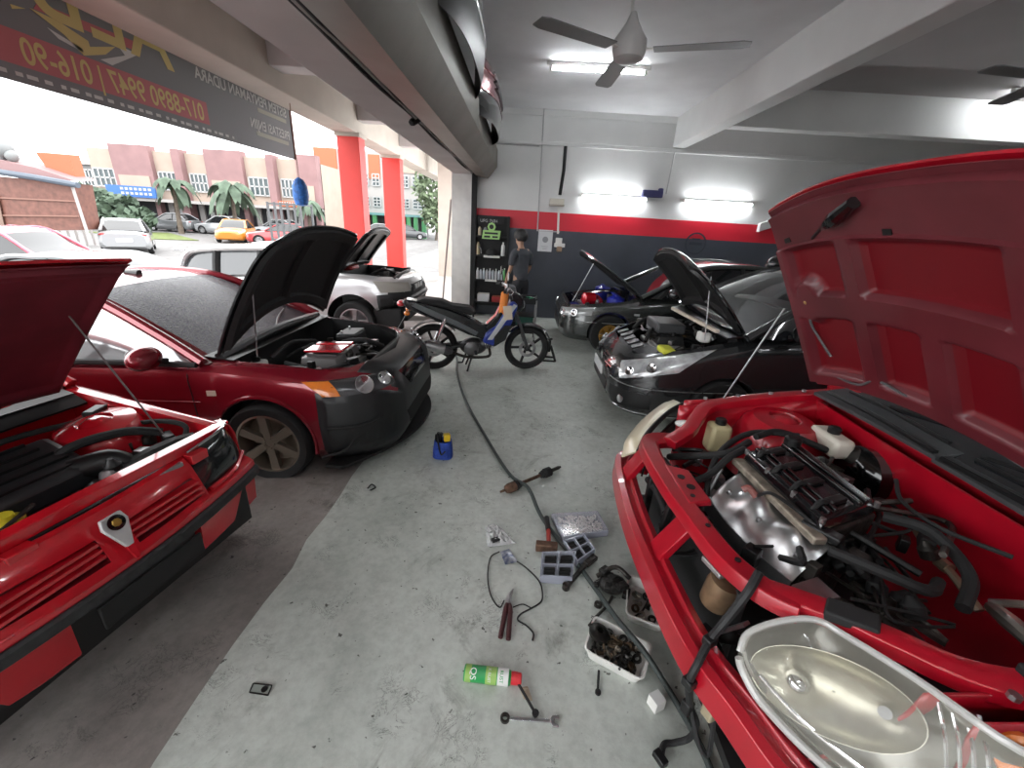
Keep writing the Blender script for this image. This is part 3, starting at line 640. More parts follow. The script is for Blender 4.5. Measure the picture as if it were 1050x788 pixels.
# ---------------------------------------------------------------- far grey sedan with a blue engine bay
T = thing('sedan_car', 'green-grey sedan with blue painted engine bay and gold wheel, bonnet up, at the slate wall', 'car', (.62, 6.76, 0))
st = [(0, .5, .26, .48, .60), (.05, .64, .2, .55, .66), (.16, .75, .17, .62, .71), (.4, .81, .16, .68, .76), (.7, .825, .16, .72, .81), (1.2, .83, .17, .78, .86), (1.8, .83, .17, .82, .88), (3.2, .83, .18, .84, .9), (3.9, .81, .24, .84, .91), (4.25, .72, .32, .8, .86)]
BLUE = mat('engine_bay_blue', (.012, .02, .3), .35, coat=.4)
b, bv = make_car(T, st, [EGREY, BLUE], [(.72, .3), (3.25, .3)], [(.12, -.5), (.12, .5), (.3, .66), (.95, .68), (1.1, .55), (1.1, -.55), (.95, -.68), (.3, -.66)], (.5, 1.2), .325)
for p in b.data.polygons:
    if p.material_index == 1 and not .4 < p.center.z: p.material_index = 0
for x, sg in ((.72, -1), (.72, 1), (3.25, -1), (3.25, 1)): wheel(T, x, sg*.735, .29, .19, mat('gold_rim', (.45, .24, .05), .4, .7), n=6, side=sg, rr=.52)
lamp_corner(T, bv, [(.05, -.36, .60), (.42, -.82, .68), (.4, -.82, .56), (.03, -.38, .49)], (.8, .6, 0), bulbs=[((.1, -.52, .55), .045), ((.24, -.7, .58), .05)], lens=mat('smoked_lens', (.3, .31, .31), .15, .2, coat=1))
g = MB(); patch(g, bv, [(0, -.34, .60), (0, .34, .60), (0, .32, .5), (0, -.32, .5)], (1, 0, 0), .006, 10, 4); g.build('grille', BLK, T, loc=True)
g = MB(); patch(g, bv, [(0, -.4, .4), (0, .4, .4), (0, .38, .27), (0, -.38, .27)], (1, 0, 0), .006, 10, 4); g.build('lower_intake', BLK, T, loc=True)
g = MB(); seam(g, bv, [(.0, -.55, .46), (.2, -2, .47), (.44, -2, .48)], (.5, 1, 0), .007); seam(g, bv, [(.1, -2, .31), (.3, -2, .3), (.42, -2, .3)], (.3, 1, 0), .006); g.build('bumper_seam', CHR, T, loc=True)
g = MB(); patch(g, bv, [(1.04, -1, .63), (1.12, -1, .63), (1.12, -1, .6), (1.04, -1, .6)], (0, 1, 0), .006, 2, 2); g.build('side_repeater', LENS, T, loc=True)
cabin(T, [(1.12, .84, .7), (1.5, 1.06, .64), (1.9, 1.27, .57), (2.3, 1.35, .55), (2.9, 1.35, .55), (3.4, 1.2, .58), (3.85, .93, .66)], .76, .85, EGREY, GLASS, x_ws=1.85, x_rw=3.05, bpill=(2.5,))
for sg in (1, -1):
    MB().tube([(1.12, sg*.76, .86), (1.5, sg*.69, 1.06), (1.9, sg*.605, 1.26), (2.3, sg*.575, 1.335), (2.9, sg*.575, 1.335), (3.4, sg*.61, 1.19), (3.85, sg*.69, .94)], .032, 8, 5).build('roof_rail_pillar', EGREY, T, loc=True)
    mirror_part(T, (1.5, sg*.8, .93), sg, GMET)
bonnet(T, 1.12, .87, .98, .64, .6, math.radians(36), EGREY, BLKM, crown=.035, droop=.06, front=.08)
prop(T, (.17, -.48, .7), (.42, -.5, 1.28))
engine(T, (.55, .05, .62), (.34, .5, .36), mat('engine_red', (.5, .02, .03), .35)); MB().lathe([(.06, -.1), (.09, -.08), (.09, .08), (.06, .1)], (.42, -.42, .75), (1, .3, 0), 20).build('air_filter', BRED, T, loc=True)
MB().tube([(.4, -.3, .8), (.6, -.35, .86), (.85, -.3, .86), (.98, -.1, .84), (.98, .4, .84)], .028, 10, 5).build('intake_pipe', CHR, T, loc=True)
MB().bar((.8, -.62, .84), (.8, .62, .84), .05, .03).build('strut_bar', BLUE, T, bev=.006, loc=True)
for sg in (-1, 1): MB().lathe([(.13, -.2), (.13, 0), (.06, .03), (.03, .05)], (.8, sg*.55, .8), n=18).build('strut_tower', BLUE, T, loc=True)
clutter(T, (.2, 1.0), (-.5, .5), (.62, .76), 6, 8, [BLK, STEEL]); g = MB().tube([(.12, -.52, .66), (.09, 0, .7), (.12, .52, .66)], .025, 8, 5); g.build('slam_panel', BLK, T, loc=True)
# ---------------------------------------------------------------- dark grey hatchback in the middle of the right-hand row
T = thing('hatchback_car', 'dark grey hatchback with swept clear headlight and bonnet up, beside the stripped red car', 'car', (.90, 4.16, 0))
st = [(0, .42, .26, .42, .51), (.05, .56, .19, .50, .59), (.15, .68, .15, .575, .67), (.32, .77, .14, .66, .76), (.6, .82, .15, .77, .86), (.9, .835, .17, .86, .945), (1.2, .84, .18, .93, .985), (1.8, .84, .19, .96, 1.0), (3.0, .84, .2, .97, 1.02), (3.6, .81, .28, .97, 1.02), (3.85, .72, .34, .9, .95)]
b, bv = make_car(T, st, [GMET, BLKM], [(.92, .3), (3.2, .3)], [(.2, -.42), (.16, 0), (.2, .42), (.38, .58), (.62, .66), (1.0, .68), (1.04, 0), (1.0, -.68), (.62, -.66), (.38, -.58)], (.4, 1.4), .32)
for x, sg in ((.92, -1), (.92, 1), (3.2, -1), (3.2, 1)): wheel(T, x, sg*.74, .29, .19, BLK, n=5, side=sg)  # black rim colour stands in for the deep shade round these wheels
lamp_corner(T, bv, [(.08, -.44, .60), (.72, -.815, .845), (.50, -.80, .63), (.13, -.52, .475)], (.75, .66, 0), bulbs=[((.17, -.6, .56), .042), ((.3, -.72, .63), .045)], lens=mat('clear_lamp', (.5, .51, .52), .12, .2, coat=1, var=.35, vs=12))
g = MB(); patch(g, bv, [(0, -.4, .565), (0, .4, .565), (0, .34, .48), (0, -.34, .48)], (1, 0, 0), .006, 14, 4); o = g.build('grille', BLKG, T, loc=True)
for z in (.505, .54):
    g = MB(); seam(g, bv, [(0, y, z) for y in np.linspace(-.36, .36, 9)], (1, 0, 0), .006); g.build('grille_bar', CHR, o, loc=True)
MB().lathe([(.045, 0), (.05, .008), (.035, .012)], (.0, 0, .525), (-1, 0, 0), 20).build('badge', CHR, o, loc=True)
g = MB(); patch(g, bv, [(0, -.36, .36), (0, .36, .36), (0, .32, .21), (0, -.32, .21)], (1, 0, 0), .006, 14, 5); g.build('lower_intake', BLK, T, loc=True)
g = MB().box((-.012, .08, .40), (.016, .44, .1)); g.build('number_plate', mat('plate_pale', (.6, .6, .6), .4), T, bev=.004, loc=True)
for sg in (-1, 1):
    g = MB(); patch(g, bv, [(.02, sg*.44, .38), (.3, sg*.78, .39), (.3, sg*.78, .23), (.04, sg*.46, .2)], (.9, -sg*.5, 0), .004, 8, 6); q = g.build('fog_lamp_pocket', BLK, T, loc=True)
    MB().lathe([(.045, 0), (.045, .02), (.03, .024)], (.1, sg*.6, .29), (-.9, sg*.5, 0), 18).build('fog_lamp', CHR, q, loc=True)
g = MB(); seam(g, bv, [(.0, -.44, .44), (.2, -.7, .44), (.4, -2, .49)], (.5, 1, 0), .006); seam(g, bv, [(.02, -.44, .19), (.2, -.7, .18), (.44, -2, .18)], (.5, 1, 0), .01); g.build('bumper_seam', CHR, T, loc=True)
cabin(T, [(.98, .95, .74), (1.3, 1.17, .7), (1.65, 1.36, .65), (2.0, 1.46, .63), (2.8, 1.5, .63), (3.4, 1.44, .63), (3.75, 1.15, .66), (3.82, 1.0, .7)], .79, .97, GMET, GLASS, x_ws=1.7, x_rw=3.5, bpill=(2.3, 3.0))
for sg in (1, -1):
    MB().tube([(1.0, sg*.8, .97), (1.3, sg*.745, 1.16), (1.65, sg*.685, 1.345), (2.0, sg*.66, 1.44), (2.8, sg*.655, 1.475), (3.4, sg*.66, 1.42), (3.76, sg*.69, 1.12)], .034, 8, 5).build('roof_rail_pillar', GMET, T, loc=True)
    mirror_part(T, (1.36, sg*.82, 1.03), sg, BLKG)
bonnet(T, 1.04, .97, .84, .68, .6, math.radians(54), GMET, BLK, crown=.05, droop=.1, front=.14, round_=.3, bow=.1)
prop(T, (.72, -.66, .9), (.72, -.5, 1.42))
engine(T, (.6, -.02, .72), (.3, .46, .36), BLK); MB().box((.6, .02, .87), (.28, .4, .1)).build('air_box', mat('charcoal_cover', (.045, .047, .05), .45), T, bev=.02, loc=True)
MB().bar((.84, -.6, .97), (.8, .45, .97), .04, .03).build('pale_weather_strip', mat('bare_strip', (.6, .52, .42), .4), T, bev=.006, loc=True)
MB().box((.46, -.52, .75), (.12, .2, .06)).build('yellow_rag', mat('yellow_cloth', (.6, .6, .05), .8), T, bev=.02, loc=True)
MB().grid(lambda a, q: (.16+.14*a+.16*abs(2*q-1)**2, -.44+.88*q, .66+.07*a), 3, 16, .02).build('slam_panel', mat('slam_grey', (.1, .1, .105), .45), T, loc=True)
for k in range(5): MB().bar((.2, -.3+.15*k, .695), (.31, -.3+.15*k, .735), .09, .015).build('slam_vent', BLK, T, bev=.004, loc=True)
g = MB().tube([(1.08, -.74, .97), (1.04, 0, 1.0), (1.08, .74, .97)], .03, 8, 5); g.grid(lambda a, q: (.88+.2*a, -.72+1.44*q, .945+.03*a), 2, 8, .012); g.build('cowl_panel', BLK, T, loc=True)
hoses(T, [([(.36, .3, .75), (.5, .4, .84), (.7, .4, .84), (.85, .2, .88)], .022), ([(.36, -.2, .74), (.42, -.1, .82), (.5, .0, .84)], .02)]); clutter(T, (.34, .95), (-.55, .55), (.7, .86), 7, 12, [BLK, STEEL, DIRTY])
reservoir(T, (.8, -.45, .88), (.1, .12, .09), WPLAS)
# black helmet left on the far sedan
T = thing('helmet', 'black rounded helmet resting on the roof of the far green-grey sedan', 'helmet', (3.92, 6.7, 1.25))
c = V((3.92, 6.7, 1.385)); MB().ell(c, (.15, .13, .135), 20, 12).build('shell', BLKG, T); MB().grid(lambda u, v: c+V((.155*math.cos(2.2+1.9*u)*math.sin(1.3+.5*v), .135*math.sin(2.2+1.9*u)*math.sin(1.3+.5*v), .14*math.cos(1.3+.5*v))), 10, 4, .004).build('visor', mat('visor_smoke', (.03, .03, .035), .05, coat=1), T)
# ---------------------------------------------------------------- helpers for the two stripped-down red noses
def sweep(g, path, prof, k=1, scale=None):
    P = cr(path, k); N = len(P); m = len(prof); vs = []
    for i, p in enumerate(P):
        t = P[min(i+1, N-1)]-P[max(i-1, 0)]; t.normalize(); a = t.cross(V((0, 0, 1))).normalized(); u = a.cross(t); s = scale(i/(N-1)) if scale else 1
        vs += [p+a*q[0]*s+u*q[1]*s for q in prof]
    g.add(vs, [(i*m+j, i*m+(j+1)%m, (i+1)*m+(j+1)%m, (i+1)*m+j) for i in range(N-1) for j in range(m)]+[tuple(range(m))[::-1], tuple(range((N-1)*m, N*m))]); return g
def ruled(g, A, B, n=24, m=8, bulge=0, bd=(0, 0, 1), th=.006):
    """curved sheet between two edge curves, swelling towards bd"""
    A = [V(p) for p in A]; B = [V(p) for p in B]; A = cr(A, 6); B = cr(B, 6); bd = V(bd)
    def pk(L, t): f = t*(len(L)-1); i = min(int(f), len(L)-2); return L[i].lerp(L[i+1], f-i)
    return g.grid(lambda u, v: pk(A, u).lerp(pk(B, u), v)+bd*bulge*(4*v*(1-v))**.6*min(1, 5*u, 6*(1-u)+.2), n, m, th)
# ---------------------------------------------------------------- old red car, nose to the camera on the left
T = thing('hatchback_car', 'old bright red car with a shield badge and raised bonnet, nearest on the left', 'car', (-1.351, 1.137, 0), math.radians(170.15))
L = dict(loc=True); NX = lambda y: .045+.085*(abs(y)/.69)**2
YS = np.linspace(-.69, .69, 36)
def strip(prof, ys=YS):
    g = MB(); R = [[V((NX(y)+px*(1), y, z)) for px, z in prof] for y in ys]; m = len(prof)
    g.add([p for r in R for p in r], [(i*m+j, i*m+(j+1)%m, (i+1)*m+(j+1)%m, (i+1)*m+j) for i in range(len(ys)-1) for j in range(m)]+[tuple(range(m))[::-1], tuple(range((len(ys)-1)*m, len(ys)*m))]); return g
strip([(.1, .40), (.1, .525), (.06, .528), (.015, .515), (0, .505), (-.004, .48), (0, .42)]).build('front_bumper', BRED, T, bev=.004, **L)
strip([(.03, .418), (.03, .478), (-.012, .477), (-.022, .468), (-.022, .43), (-.01, .42)]).build('bumper_strip', mat('weathered_black', (.02, .02, .021), .6, var=.5, vs=40), T, **L)
strip([(.13, .22), (.09, .4), (.04, .4), (.05, .24), (.06, .22)], np.linspace(.19, .69, 14)).build('lower_valance', BRED, T, **L)
strip([(.1, .24), (.06, .4), (.015, .4), (.03, .26)], np.linspace(-.69, -.3, 12)).build('lower_valance', BRED, T, **L)
g = MB().box((.035, -.06, .36), (.012, .4, .1)); g.build('number_plate', BLKM, T, bev=.004, **L)
g = MB().b2((.12, -.6, .2), (.16, .6, .42)); g.build('radiator_grille', BLK, T, **L)
# nose panel with two slotted grilles
ys = np.linspace(-.375, .375, 24); g = MB(); prof = [(.14, .5), (.005, .5), (.02, .55), (.07, .665), (.095, .695), (.12, .7), (.14, .69)]
R = [[V((.035+.04*(abs(y)/.4)**2+px, y, z)) for px, z in prof] for y in ys]; m = len(prof)
g.add([p for r in R for p in r], [(i*m+j, i*m+(j+1)%m, (i+1)*m+(j+1)%m, (i+1)*m+j) for i in range(len(ys)-1) for j in range(m)]+[tuple(range(m))[::-1], tuple(range((len(ys)-1)*m, len(ys)*m))])
o = g.build('nose_panel', [BRED, mat('slot_red', (.12, .004, .008), .35)], T, **L)
cs = []
for a, b_ in ((.05, .345), (-.345, -.05)):
    c = MB().mi(1).b2((-.05, a, .535), (.115, b_, .625)); cs.append(c.build('cutter', [BRED, MATS['slot_red']], T, loc=True))
cut(o, cs)
for a, b_ in ((.05, .345), (-.345, -.05)):
    for z in (.558, .582, .606): MB().b2((.06+(z-.55)*.35, a, z-.006), (.1+(z-.55)*.35, b_, z+.006)).build('grille_slat', BRED, o, loc=True)
g = MB(); q = [(-.034, .04), (.034, .04), (.043, .005), (.012, -.09), (-.012, -.09), (-.043, .005)]
U_ = V((0, 1, 0)); W_ = V((.4, 0, .92)).normalized()
g.ext(q, (.062, 0, .655), -U_, W_, .016); e = g.build('shield_badge', mat('badge_silver', (.6, .6, .6), .4, .3), T, bev=.004, **L)
c = V((.062, 0, .665)); nn = (-U_).cross(W_); MB().lathe([(.026, .014), (.028, .02), (.023, .021)], c, nn, 24).build('badge_disc', BLKG, e, **L)
MB().lathe([(.016, .02), (.014, .024), (.007, .025)], c, nn, 8).build('badge_crest', mat('gold', (.55, .35, .08), .35, .8), e, **L)
g = MB().ext([(-.012, 0), (.012, 0), (.006, -.06), (-.006, -.06)], (.028, 0, .575), -U_, W_, .012); g.build('badge_stem', BRED, e, **L)
# lamps
for sg in (-1, 1):
    g = MB().add([(.118, sg*.39, .535), (.16, sg*.39, .70), (.175, sg*.6, .728), (.14, sg*.655, .59), (.128, sg*.65, .55)], [(0, 1, 2, 3, 4)])
    g = MB(); ruled(g, [(.105, sg*.385, .53), (.115, sg*.5, .54), (.14, sg*.62, .56), (.2, sg*.665, .6)], [(.165, sg*.385, .705), (.17, sg*.5, .718), (.185, sg*.6, .728), (.24, sg*.645, .735)], 14, 8, .012, (-1, 0, .3), .05)
    h = g.build('headlight', mat('smoked_black_lens', (.025, .027, .028), .1, .2, coat=1), T, **L)
    MB().tube([(.165, sg*.39, .712), (.178, sg*.6, .736), (.24, sg*.65, .742)], .007, 6, 4).build('lamp_trim', CHR, h, **L)
    MB().tube([(.14, sg*.40, .60), (.15, sg*.5, .615), (.165, sg*.6, .635)], .006, 6, 4).build('lens_line', GREY, h, **L)
    MB().tube([(.09, sg*.4, .53), (.11, sg*.55, .535), (.17, sg*.67, .56)], .012, 6, 4).build('lamp_sill', BRED, h, **L)
# radiator support and silver plate in the gap
sweep(MB(), [(.3, -.62, .71), (.215, -.6, .725), (.2, 0, .735), (.215, .6, .725), (.3, .62, .71)], [(-.028, -.03), (-.028, .015), (.028, .015), (.028, -.03)], 4).build('radiator_support', BRED, T, bev=.004, **L)
for y in (-.42, 0.2): MB().b2((.13, y-.04, .66), (.22, y+.04, .705)).build('support_bracket', BRED, T, bev=.004, **L)
MB().box((.165, -.2, .685), (.045, .3, .02)).build('silver_plate', STEEL, T, bev=.004, **L)
MB().b2((.2, -.6, .3), (.25, .6, .68)).build('radiator', BLK, T, **L)
# fenders with inner aprons
for sg in (-1, 1):
    A_ = [(.2, .66, .3), (.18, .66, .56), (.17, .625, .735), (.2, .585, .735)]
    g = MB(); prof = [(.66, .3), (.675, .5), (.665, .66), (.63, 0), (.6, .004), (.575, -.02), (.56, -.4)]
    def fx(u, v):
        x = .19+.93*u; zt = .735+.09*u; pts = [(.67, .25), (.68, .5), (.672, zt-.07), (.65, zt-.012), (.625, zt), (.585, zt-.002), (.57, zt-.03), (.56, .25)]
        f = v*(len(pts)-1); i = min(int(f), len(pts)-2); t = f-i
        return (x, sg*(pts[i][0]*(1-t)+pts[i+1][0]*t), pts[i][1]*(1-t)+pts[i+1][1]*t)
    g.grid(fx, 16, 21, 0); o = g.build('front_fender', [BRED, BLKM], T, **L)
    o.modifiers.new('thick', 'SOLIDIFY').thickness = .004
    MB().lathe([(.2, -.2), (.19, -.04), (.15, .02), (.07, .04), (.06, .03), (.03, .05)], (.7, sg*.43, .735), (0, sg*-.15, 1), 24).build('strut_tower', BRED, T, **L)
    wheel(T, .62, sg*.6, .27, .16, STEEL, n=5, side=sg); wheel(T, 2.85, sg*.6, .27, .16, STEEL, n=5, side=sg)
# body behind the bay
st = [(1.06, .66, .2, .8, .84), (1.3, .68, .18, .81, .85), (2.0, .69, .18, .82, .86), (3.0, .68, .2, .82, .86), (3.3, .62, .3, .78, .82)]
o = car_body(st, 20).build('body', [BRED, BLKM], T, **L)
cut(o, [wheel_cut(2.85, sg*.42, sg*.8, .3, .27, [BRED, BLKM]) for sg in (1, -1)])
MB().b2((.2, -.56, .2), (1.08, .56, .24)).build('under_tray', BLKM, T, **L)
rg = cabin(T, [(1.1, .83, .58), (1.5, 1.09, .53), (1.75, 1.2, .5), (2.6, 1.2, .5), (3.05, 1.0, .56), (3.2, .86, .6)], .63, .83, BRED, GLASS, x_ws=1.7, x_rw=2.7, bpill=(2.1,), n=24)
for sg in (-1, 1): MB().tube([(1.1, sg*.62, .83), (1.5, sg*.565, 1.07), (1.78, sg*.53, 1.19), (2.6, sg*.53, 1.19), (3.2, sg*.6, .86)], .03, 8, 5).build('roof_rail_pillar', BRED, T, **L)
g = MB().grid(lambda a, q: (1.0+.12*a, -.56+1.12*q, .82+.02*a), 2, 8, .012); g.tube([(1.13, -.58, .85), (1.12, 0, .86), (1.13, .58, .85)], .016, 6, 4); g.build('cowl_panel', BLK, T, **L)
MB().grid(lambda a, q: (.93+.08*a, -.56+1.12*q, .78+.04*a), 2, 8, .012).build('cowl_lip', BLK, T, **L)
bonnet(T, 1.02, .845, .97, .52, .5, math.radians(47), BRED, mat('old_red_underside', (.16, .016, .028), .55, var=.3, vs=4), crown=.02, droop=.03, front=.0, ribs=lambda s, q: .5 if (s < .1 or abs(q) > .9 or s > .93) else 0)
MB().tube([(.375, -.47, .73), (.62, -.37, 1.42)], .004, 6).build('prop_rod', mat('dark_rod', (.12, .1, .1), .4, .6), T, **L)
# under the bonnet
g = MB(); g.hull([V(p) for p in ((.8, -.3, .62), (.8, .35, .62), (.8, .35, .75), (.8, -.3, .75))], [V(p) for p in ((.42, -.22, .62), (.42, .3, .62), (.42, .3, .735), (.42, -.22, .735))]); o = g.build('air_cleaner', mat('black_air_box', (.02, .021, .023), .35), T, bev=.03, **L)
for k in range(5): MB().bar((.46+.075*k, -.2, .74+.004*k), (.46+.075*k, .3, .74+.004*k), .014, .012).build('air_box_rib', BLK, o, **L)
g = MB().tube([(.48, -.16, .70), (.42, -.26, .7), (.36, -.3, .67)], [.05, .055, .04], 12, 5); g.build('intake_duct', BLK, T, **L)
MB().b2((.36, -.1, .35), (.75, .45, .62)).build('engine_block', DIRTY, T, bev=.02, **L)
MB().lathe([(.05, 0), (.052, .02), (.03, .03), (.028, .045)], (.39, .1, .66), n=16).build('oil_cap', mat('yellow_cap', (.6, .5, .03), .4), T, **L)
MB().tube([(.37, -.22, .66), (.33, -.36, .68), (.3, -.46, .69), (.27, -.53, .70)], [.03, .045, .045, .03], 10, 5).build('expansion_canister', BLK, T, **L)
hoses(T, [([(.62, -.14, .66), (.58, -.24, .75), (.5, -.4, .76), (.42, -.5, .72)], .02), ([(.5, -.26, .62), (.46, -.34, .66), (.4, -.4, .62), (.33, -.44, .55)], .025), ([(.9, .1, .72), (.86, -.2, .76), (.8, -.5, .74)], .014), ([(.6, -.52, .73), (.45, -.54, .755), (.34, -.55, .74), (.3, -.5, .70)], .012)])
battery(T, (.85, .25, .6)); clutter(T, (.32, .62), (-.5, -.12), (.6, .7), 8, 21, [BLK, STEEL, DIRTY])
MB().box((.8, -.5, .775), (.05, .1, .03), rz=.4).build('hinge_bracket', BLK, T, bev=.006, **L)
clutter(T, (.3, .5), (0, .5), (.6, .68), 5, 22, [BLK, DIRTY])
# ---------------------------------------------------------------- stripped red car on the right
CY = 1.40; LOC[0] = False
T = thing('sedan_car', 'stripped red car without bumper, bonnet up over bare engine, nearest on the right', 'car', (.6, CY, 0))
F_ = lambda p: V((p[0], 2*CY-p[1], p[2]))          # the same point on the far side of the car
sweep(MB(), [(.80, 2.1, .48), (.70, 2.07, .51), (.63, 1.96, .52), (.592, 1.56, .52), (.603, 1.17, .52), (.629, .913, .52), (.687, .75, .52), (.746, .603, .51), (.86, .5, .48)], [(-.052, -.05), (-.06, -.01), (-.05, .04), (-.02, .05), (-.012, .036), (.012, .036), (.02, .05), (.052, .044), (.056, -.05)], 6).build('crash_beam', GRED, T, bev=.003)
sp0 = [(.86, 1.93, .74), (.78, 1.91, .75), (.70, 1.85, .76), (.672, 1.7, .765), (.68, 1.43, .765), (.70, 1.277, .765), (.73, 1.08, .765), (.79, .955, .765), (.86, .885, .775)]
o = sweep(MB(), sp0, [(-.045, -.035), (-.05, .0), (-.03, .018), (.035, .018), (.042, .0), (.045, -.03)], 6).build('radiator_support', GRED, T, bev=.003)
g = MB(); g.hull([V(p) for p in ((.7, 1.32, .765), (.69, 1.6, .765), (.79, 1.57, .765), (.8, 1.34, .765))], [V(p) for p in ((.7, 1.32, .787), (.69, 1.6, .787), (.785, 1.56, .787), (.795, 1.35, .787))]); g.build('latch_plate', GRED, o, bev=.006)
for x, y, r in ((.73, 1.5, .016), (.745, 1.43, .018), (.73, 1.37, .01), (.72, 1.2, .009), (.75, 1.04, .01)): MB().lathe([(r, 0), (r, .004)], (x, y, .786 if y > 1.3 else .785), n=14).build('support_hole', BLK, o)
for y in (1.28, 1.82): MB().hull([V((.68, y-.05, .74)), V((.68, y+.05, .74)), V((.71, y+.05, .74)), V((.71, y-.05, .74))], [V((.59, y-.02, .54)), V((.59, y+.08, .54)), V((.63, y+.08, .54)), V((.63, y-.02, .54))]).build('support_stay', GRED, T, bev=.004)
# fender rails, skins, aprons, strut towers on both sides
rail = [(.80, .95, .765), (.93, .85, .795), (1.0, .76, .82), (1.12, .645, .855), (1.4, .60, .90), (1.8, .58, .95)]
for fl in (lambda p: V(p), F_):
    sgn = -1 if fl((0, 0, 0)).y < 1 else 1
    o = sweep(MB(), [fl(p) for p in rail], [(-.036, -.03), (-.036, .012), (-.01, .018), (.01, .018), (.036, .012), (.036, -.03)], 6).build('fender_rail', GRED, T, bev=.003)
    g = MB(); g.grid(lambda u, v: fl((1.0+.88*u, .56-.02*math.sin(PI*v)+(.05*(1-v) if v > .8 else 0), .3+(.54+.1*u)*v)) if True else 0, 18, 10); f_ = g.build('front_fender', GRED, T); f_.modifiers.new('thick', 'SOLIDIFY').thickness = .006
    g = MB(); g.grid(lambda u, v: fl((.95+.83*u, .62+.14*(1-v)**1.5, .3+(.53+.09*u)*v)), 14, 8); f_ = g.build('inner_apron', GRED, T); f_.modifiers.new('thick', 'SOLIDIFY').thickness = .006
    if sgn > 0: MB().lathe([(.23, -.3), (.22, -.1), (.19, -.02), (.15, .02), (.075, .03), (.07, .015), (.025, .04)], fl((1.46, .77, .83)), (0, .06*-sgn, 1), 26).build('strut_tower', GRED, T)
    for k in range(4): MB().lathe([(.012, 0), (.012, .012)], fl((1.1+.18*k, .60, .87+.028*k)), n=8).build('rail_bolt', STEEL, o)
    wheel(T, 1.46-.6, fl((0, .66, 0)).y-CY, .29, .18, STEEL, n=5, side=sgn)
    wheel(T, 3.95-.6, fl((0, .66, 0)).y-CY, .29, .18, STEEL, n=5, side=sgn)
# firewall, tray, body and windscreen
g = MB().grid(lambda u, v: (1.72+.05*math.sin(PI*v)-.03*math.sin(PI*u), .62+1.56*u, .28+.64*v), 12, 6, .01); g.build('firewall', GRED, T)
MB().b2((.72, .7, .22), (1.75, 2.1, .26)).build('under_tray', BLKM, T)
st = [(1.2, .85, .2, .93, .96), (1.6, .86, .19, .95, .99), (2.6, .86, .19, .96, 1.0), (3.5, .85, .22, .97, 1.02), (4.1, .76, .36, .92, .97)]
o = car_body(st, 20).build('body', [GRED, BLKM], T, loc=True); cut(o, [wheel_cut(3.35, sg*.58, sg*1.0, .32, .29, [GRED, BLKM]) for sg in (1, -1)])
cabin(T, [(1.18, .96, .77), (1.6, 1.18, .69), (1.95, 1.36, .62), (2.3, 1.42, .6), (2.9, 1.42, .6), (3.5, 1.2, .63), (3.85, 1.0, .7)], .8, .96, GRED, GLASS, x_ws=1.9, x_rw=3.1, bpill=(2.5,))
for sg in (-1, 1):
    MB().tube([(1.2, sg*.82, .96), (1.6, sg*.74, 1.16), (1.95, sg*.66, 1.35), (2.3, sg*.625, 1.405), (2.9, sg*.625, 1.405), (3.5, sg*.66, 1.19), (3.85, sg*.73, .98)], .034, 8, 5).build('roof_rail_pillar', GRED, T, loc=True)
    mirror_part(T, (1.5, sg*.84, 1.03), sg, GRED)
COWL = mat('cowl_grey', (.055, .057, .06), .5, var=.1, vs=9)
for a, b_ in ((2.17, 1.49), (1.5, .64)):
    d = .012 if a > 2 else 0
    g = MB().grid(lambda u, v: (1.70+.17*u-.045*abs(2*((b_+(a-b_)*v)-.64)/1.53-1)**2+.02, b_+(a-b_)*v, .955+.035*u+d), 4, 14, .018); o = g.build('cowl_panel', COWL, T)
    MB().tube([(1.735, a-.02, .965+d), (1.75, (a+b_)/2, .97+d), (1.735, b_+.02, .965+d)], .012, 6, 5).build('cowl_lip', BLK, o)
    MB().tube([(1.82, a-.06, .992+d), (1.83, (a+b_)/2, .995+d), (1.82, b_+.06, .992+d)], .008, 6, 5).build('cowl_lip', BLK, o)
for p in ((1.85, 1.45, 1.0), (1.86, 1.9, 1.01)): MB().tube([p, (p[0]+.05, p[1]-.25, p[2]+.03), (p[0]+.09, p[1]-.5, p[2]+.05)], .009, 6, 3).build('wiper', BLK, T)
# bonnet, seen from below
GU = [mat('bonnet_underside', (.15, .022, .03), .42, coat=.2, c2=(.085, .008, .013), vs=3), mat('bonnet_skin_inside', (.15, .001, .006), .5)]
def gr(s, q):
    q = abs(q); sm = lambda x, a, b_: min(1, max(0, (x-a)/(b_-a)))
    band = lambda x, a, b_, w_=.025: sm(x, a-w_, a)*(1-sm(x, b_, b_+w_))
    m = max(sm(s, .75, .79), 1-sm(s, .09, .12), sm(q, .86, .9), band(q, .36, .47), band(s, .42, .53), (1-sm(q, .06, .09))*(1-sm(s, .42, .46)))
    c = math.hypot((s-.50)/.12, (q-.80)/.12); return max(m*(1 if s < .8 else .75), 1-sm(c, .8, 1.15))
o, bf = bonnet(T, 1.10, 1.005, 1.13, .80, .74, math.radians(60), GRED, GU, crown=.04, droop=.03, ribs=gr, front=.09, ns=30, ny=40, bow=.13)
inner = [c for c in bpy.data.objects if c.parent == o][0]
h = lambda s, q, d=-.06: bf(s, (q+1)/2, d)
MB().tube([h(.84, .50), h(.87, .38, -.075), h(.92, .24, -.07)], [.014, .03, .022], 10, 4).build('bonnet_latch', BLKG, o, loc=True)
MB().tube([h(.84, .52, -.05), h(.8, .62, -.05)], .008, 6).build('latch_rod', BLK, o, loc=True)
MB().tube([h(.1, .75, -.05), h(.09, .5, -.07), h(.13, .38, -.055), h(.1, .2, -.055), h(.06, -.1, -.055), h(.04, -.6, -.055)], .006, 6, 6).build('washer_hose', GREY, o, loc=True)
MB().tube([h(.46, .83, -.03), h(.38, .84, -.04), h(.3, .8, -.04), h(.2, .72, -.045)], .006, 6, 6).build('washer_hose', GREY, o, loc=True)
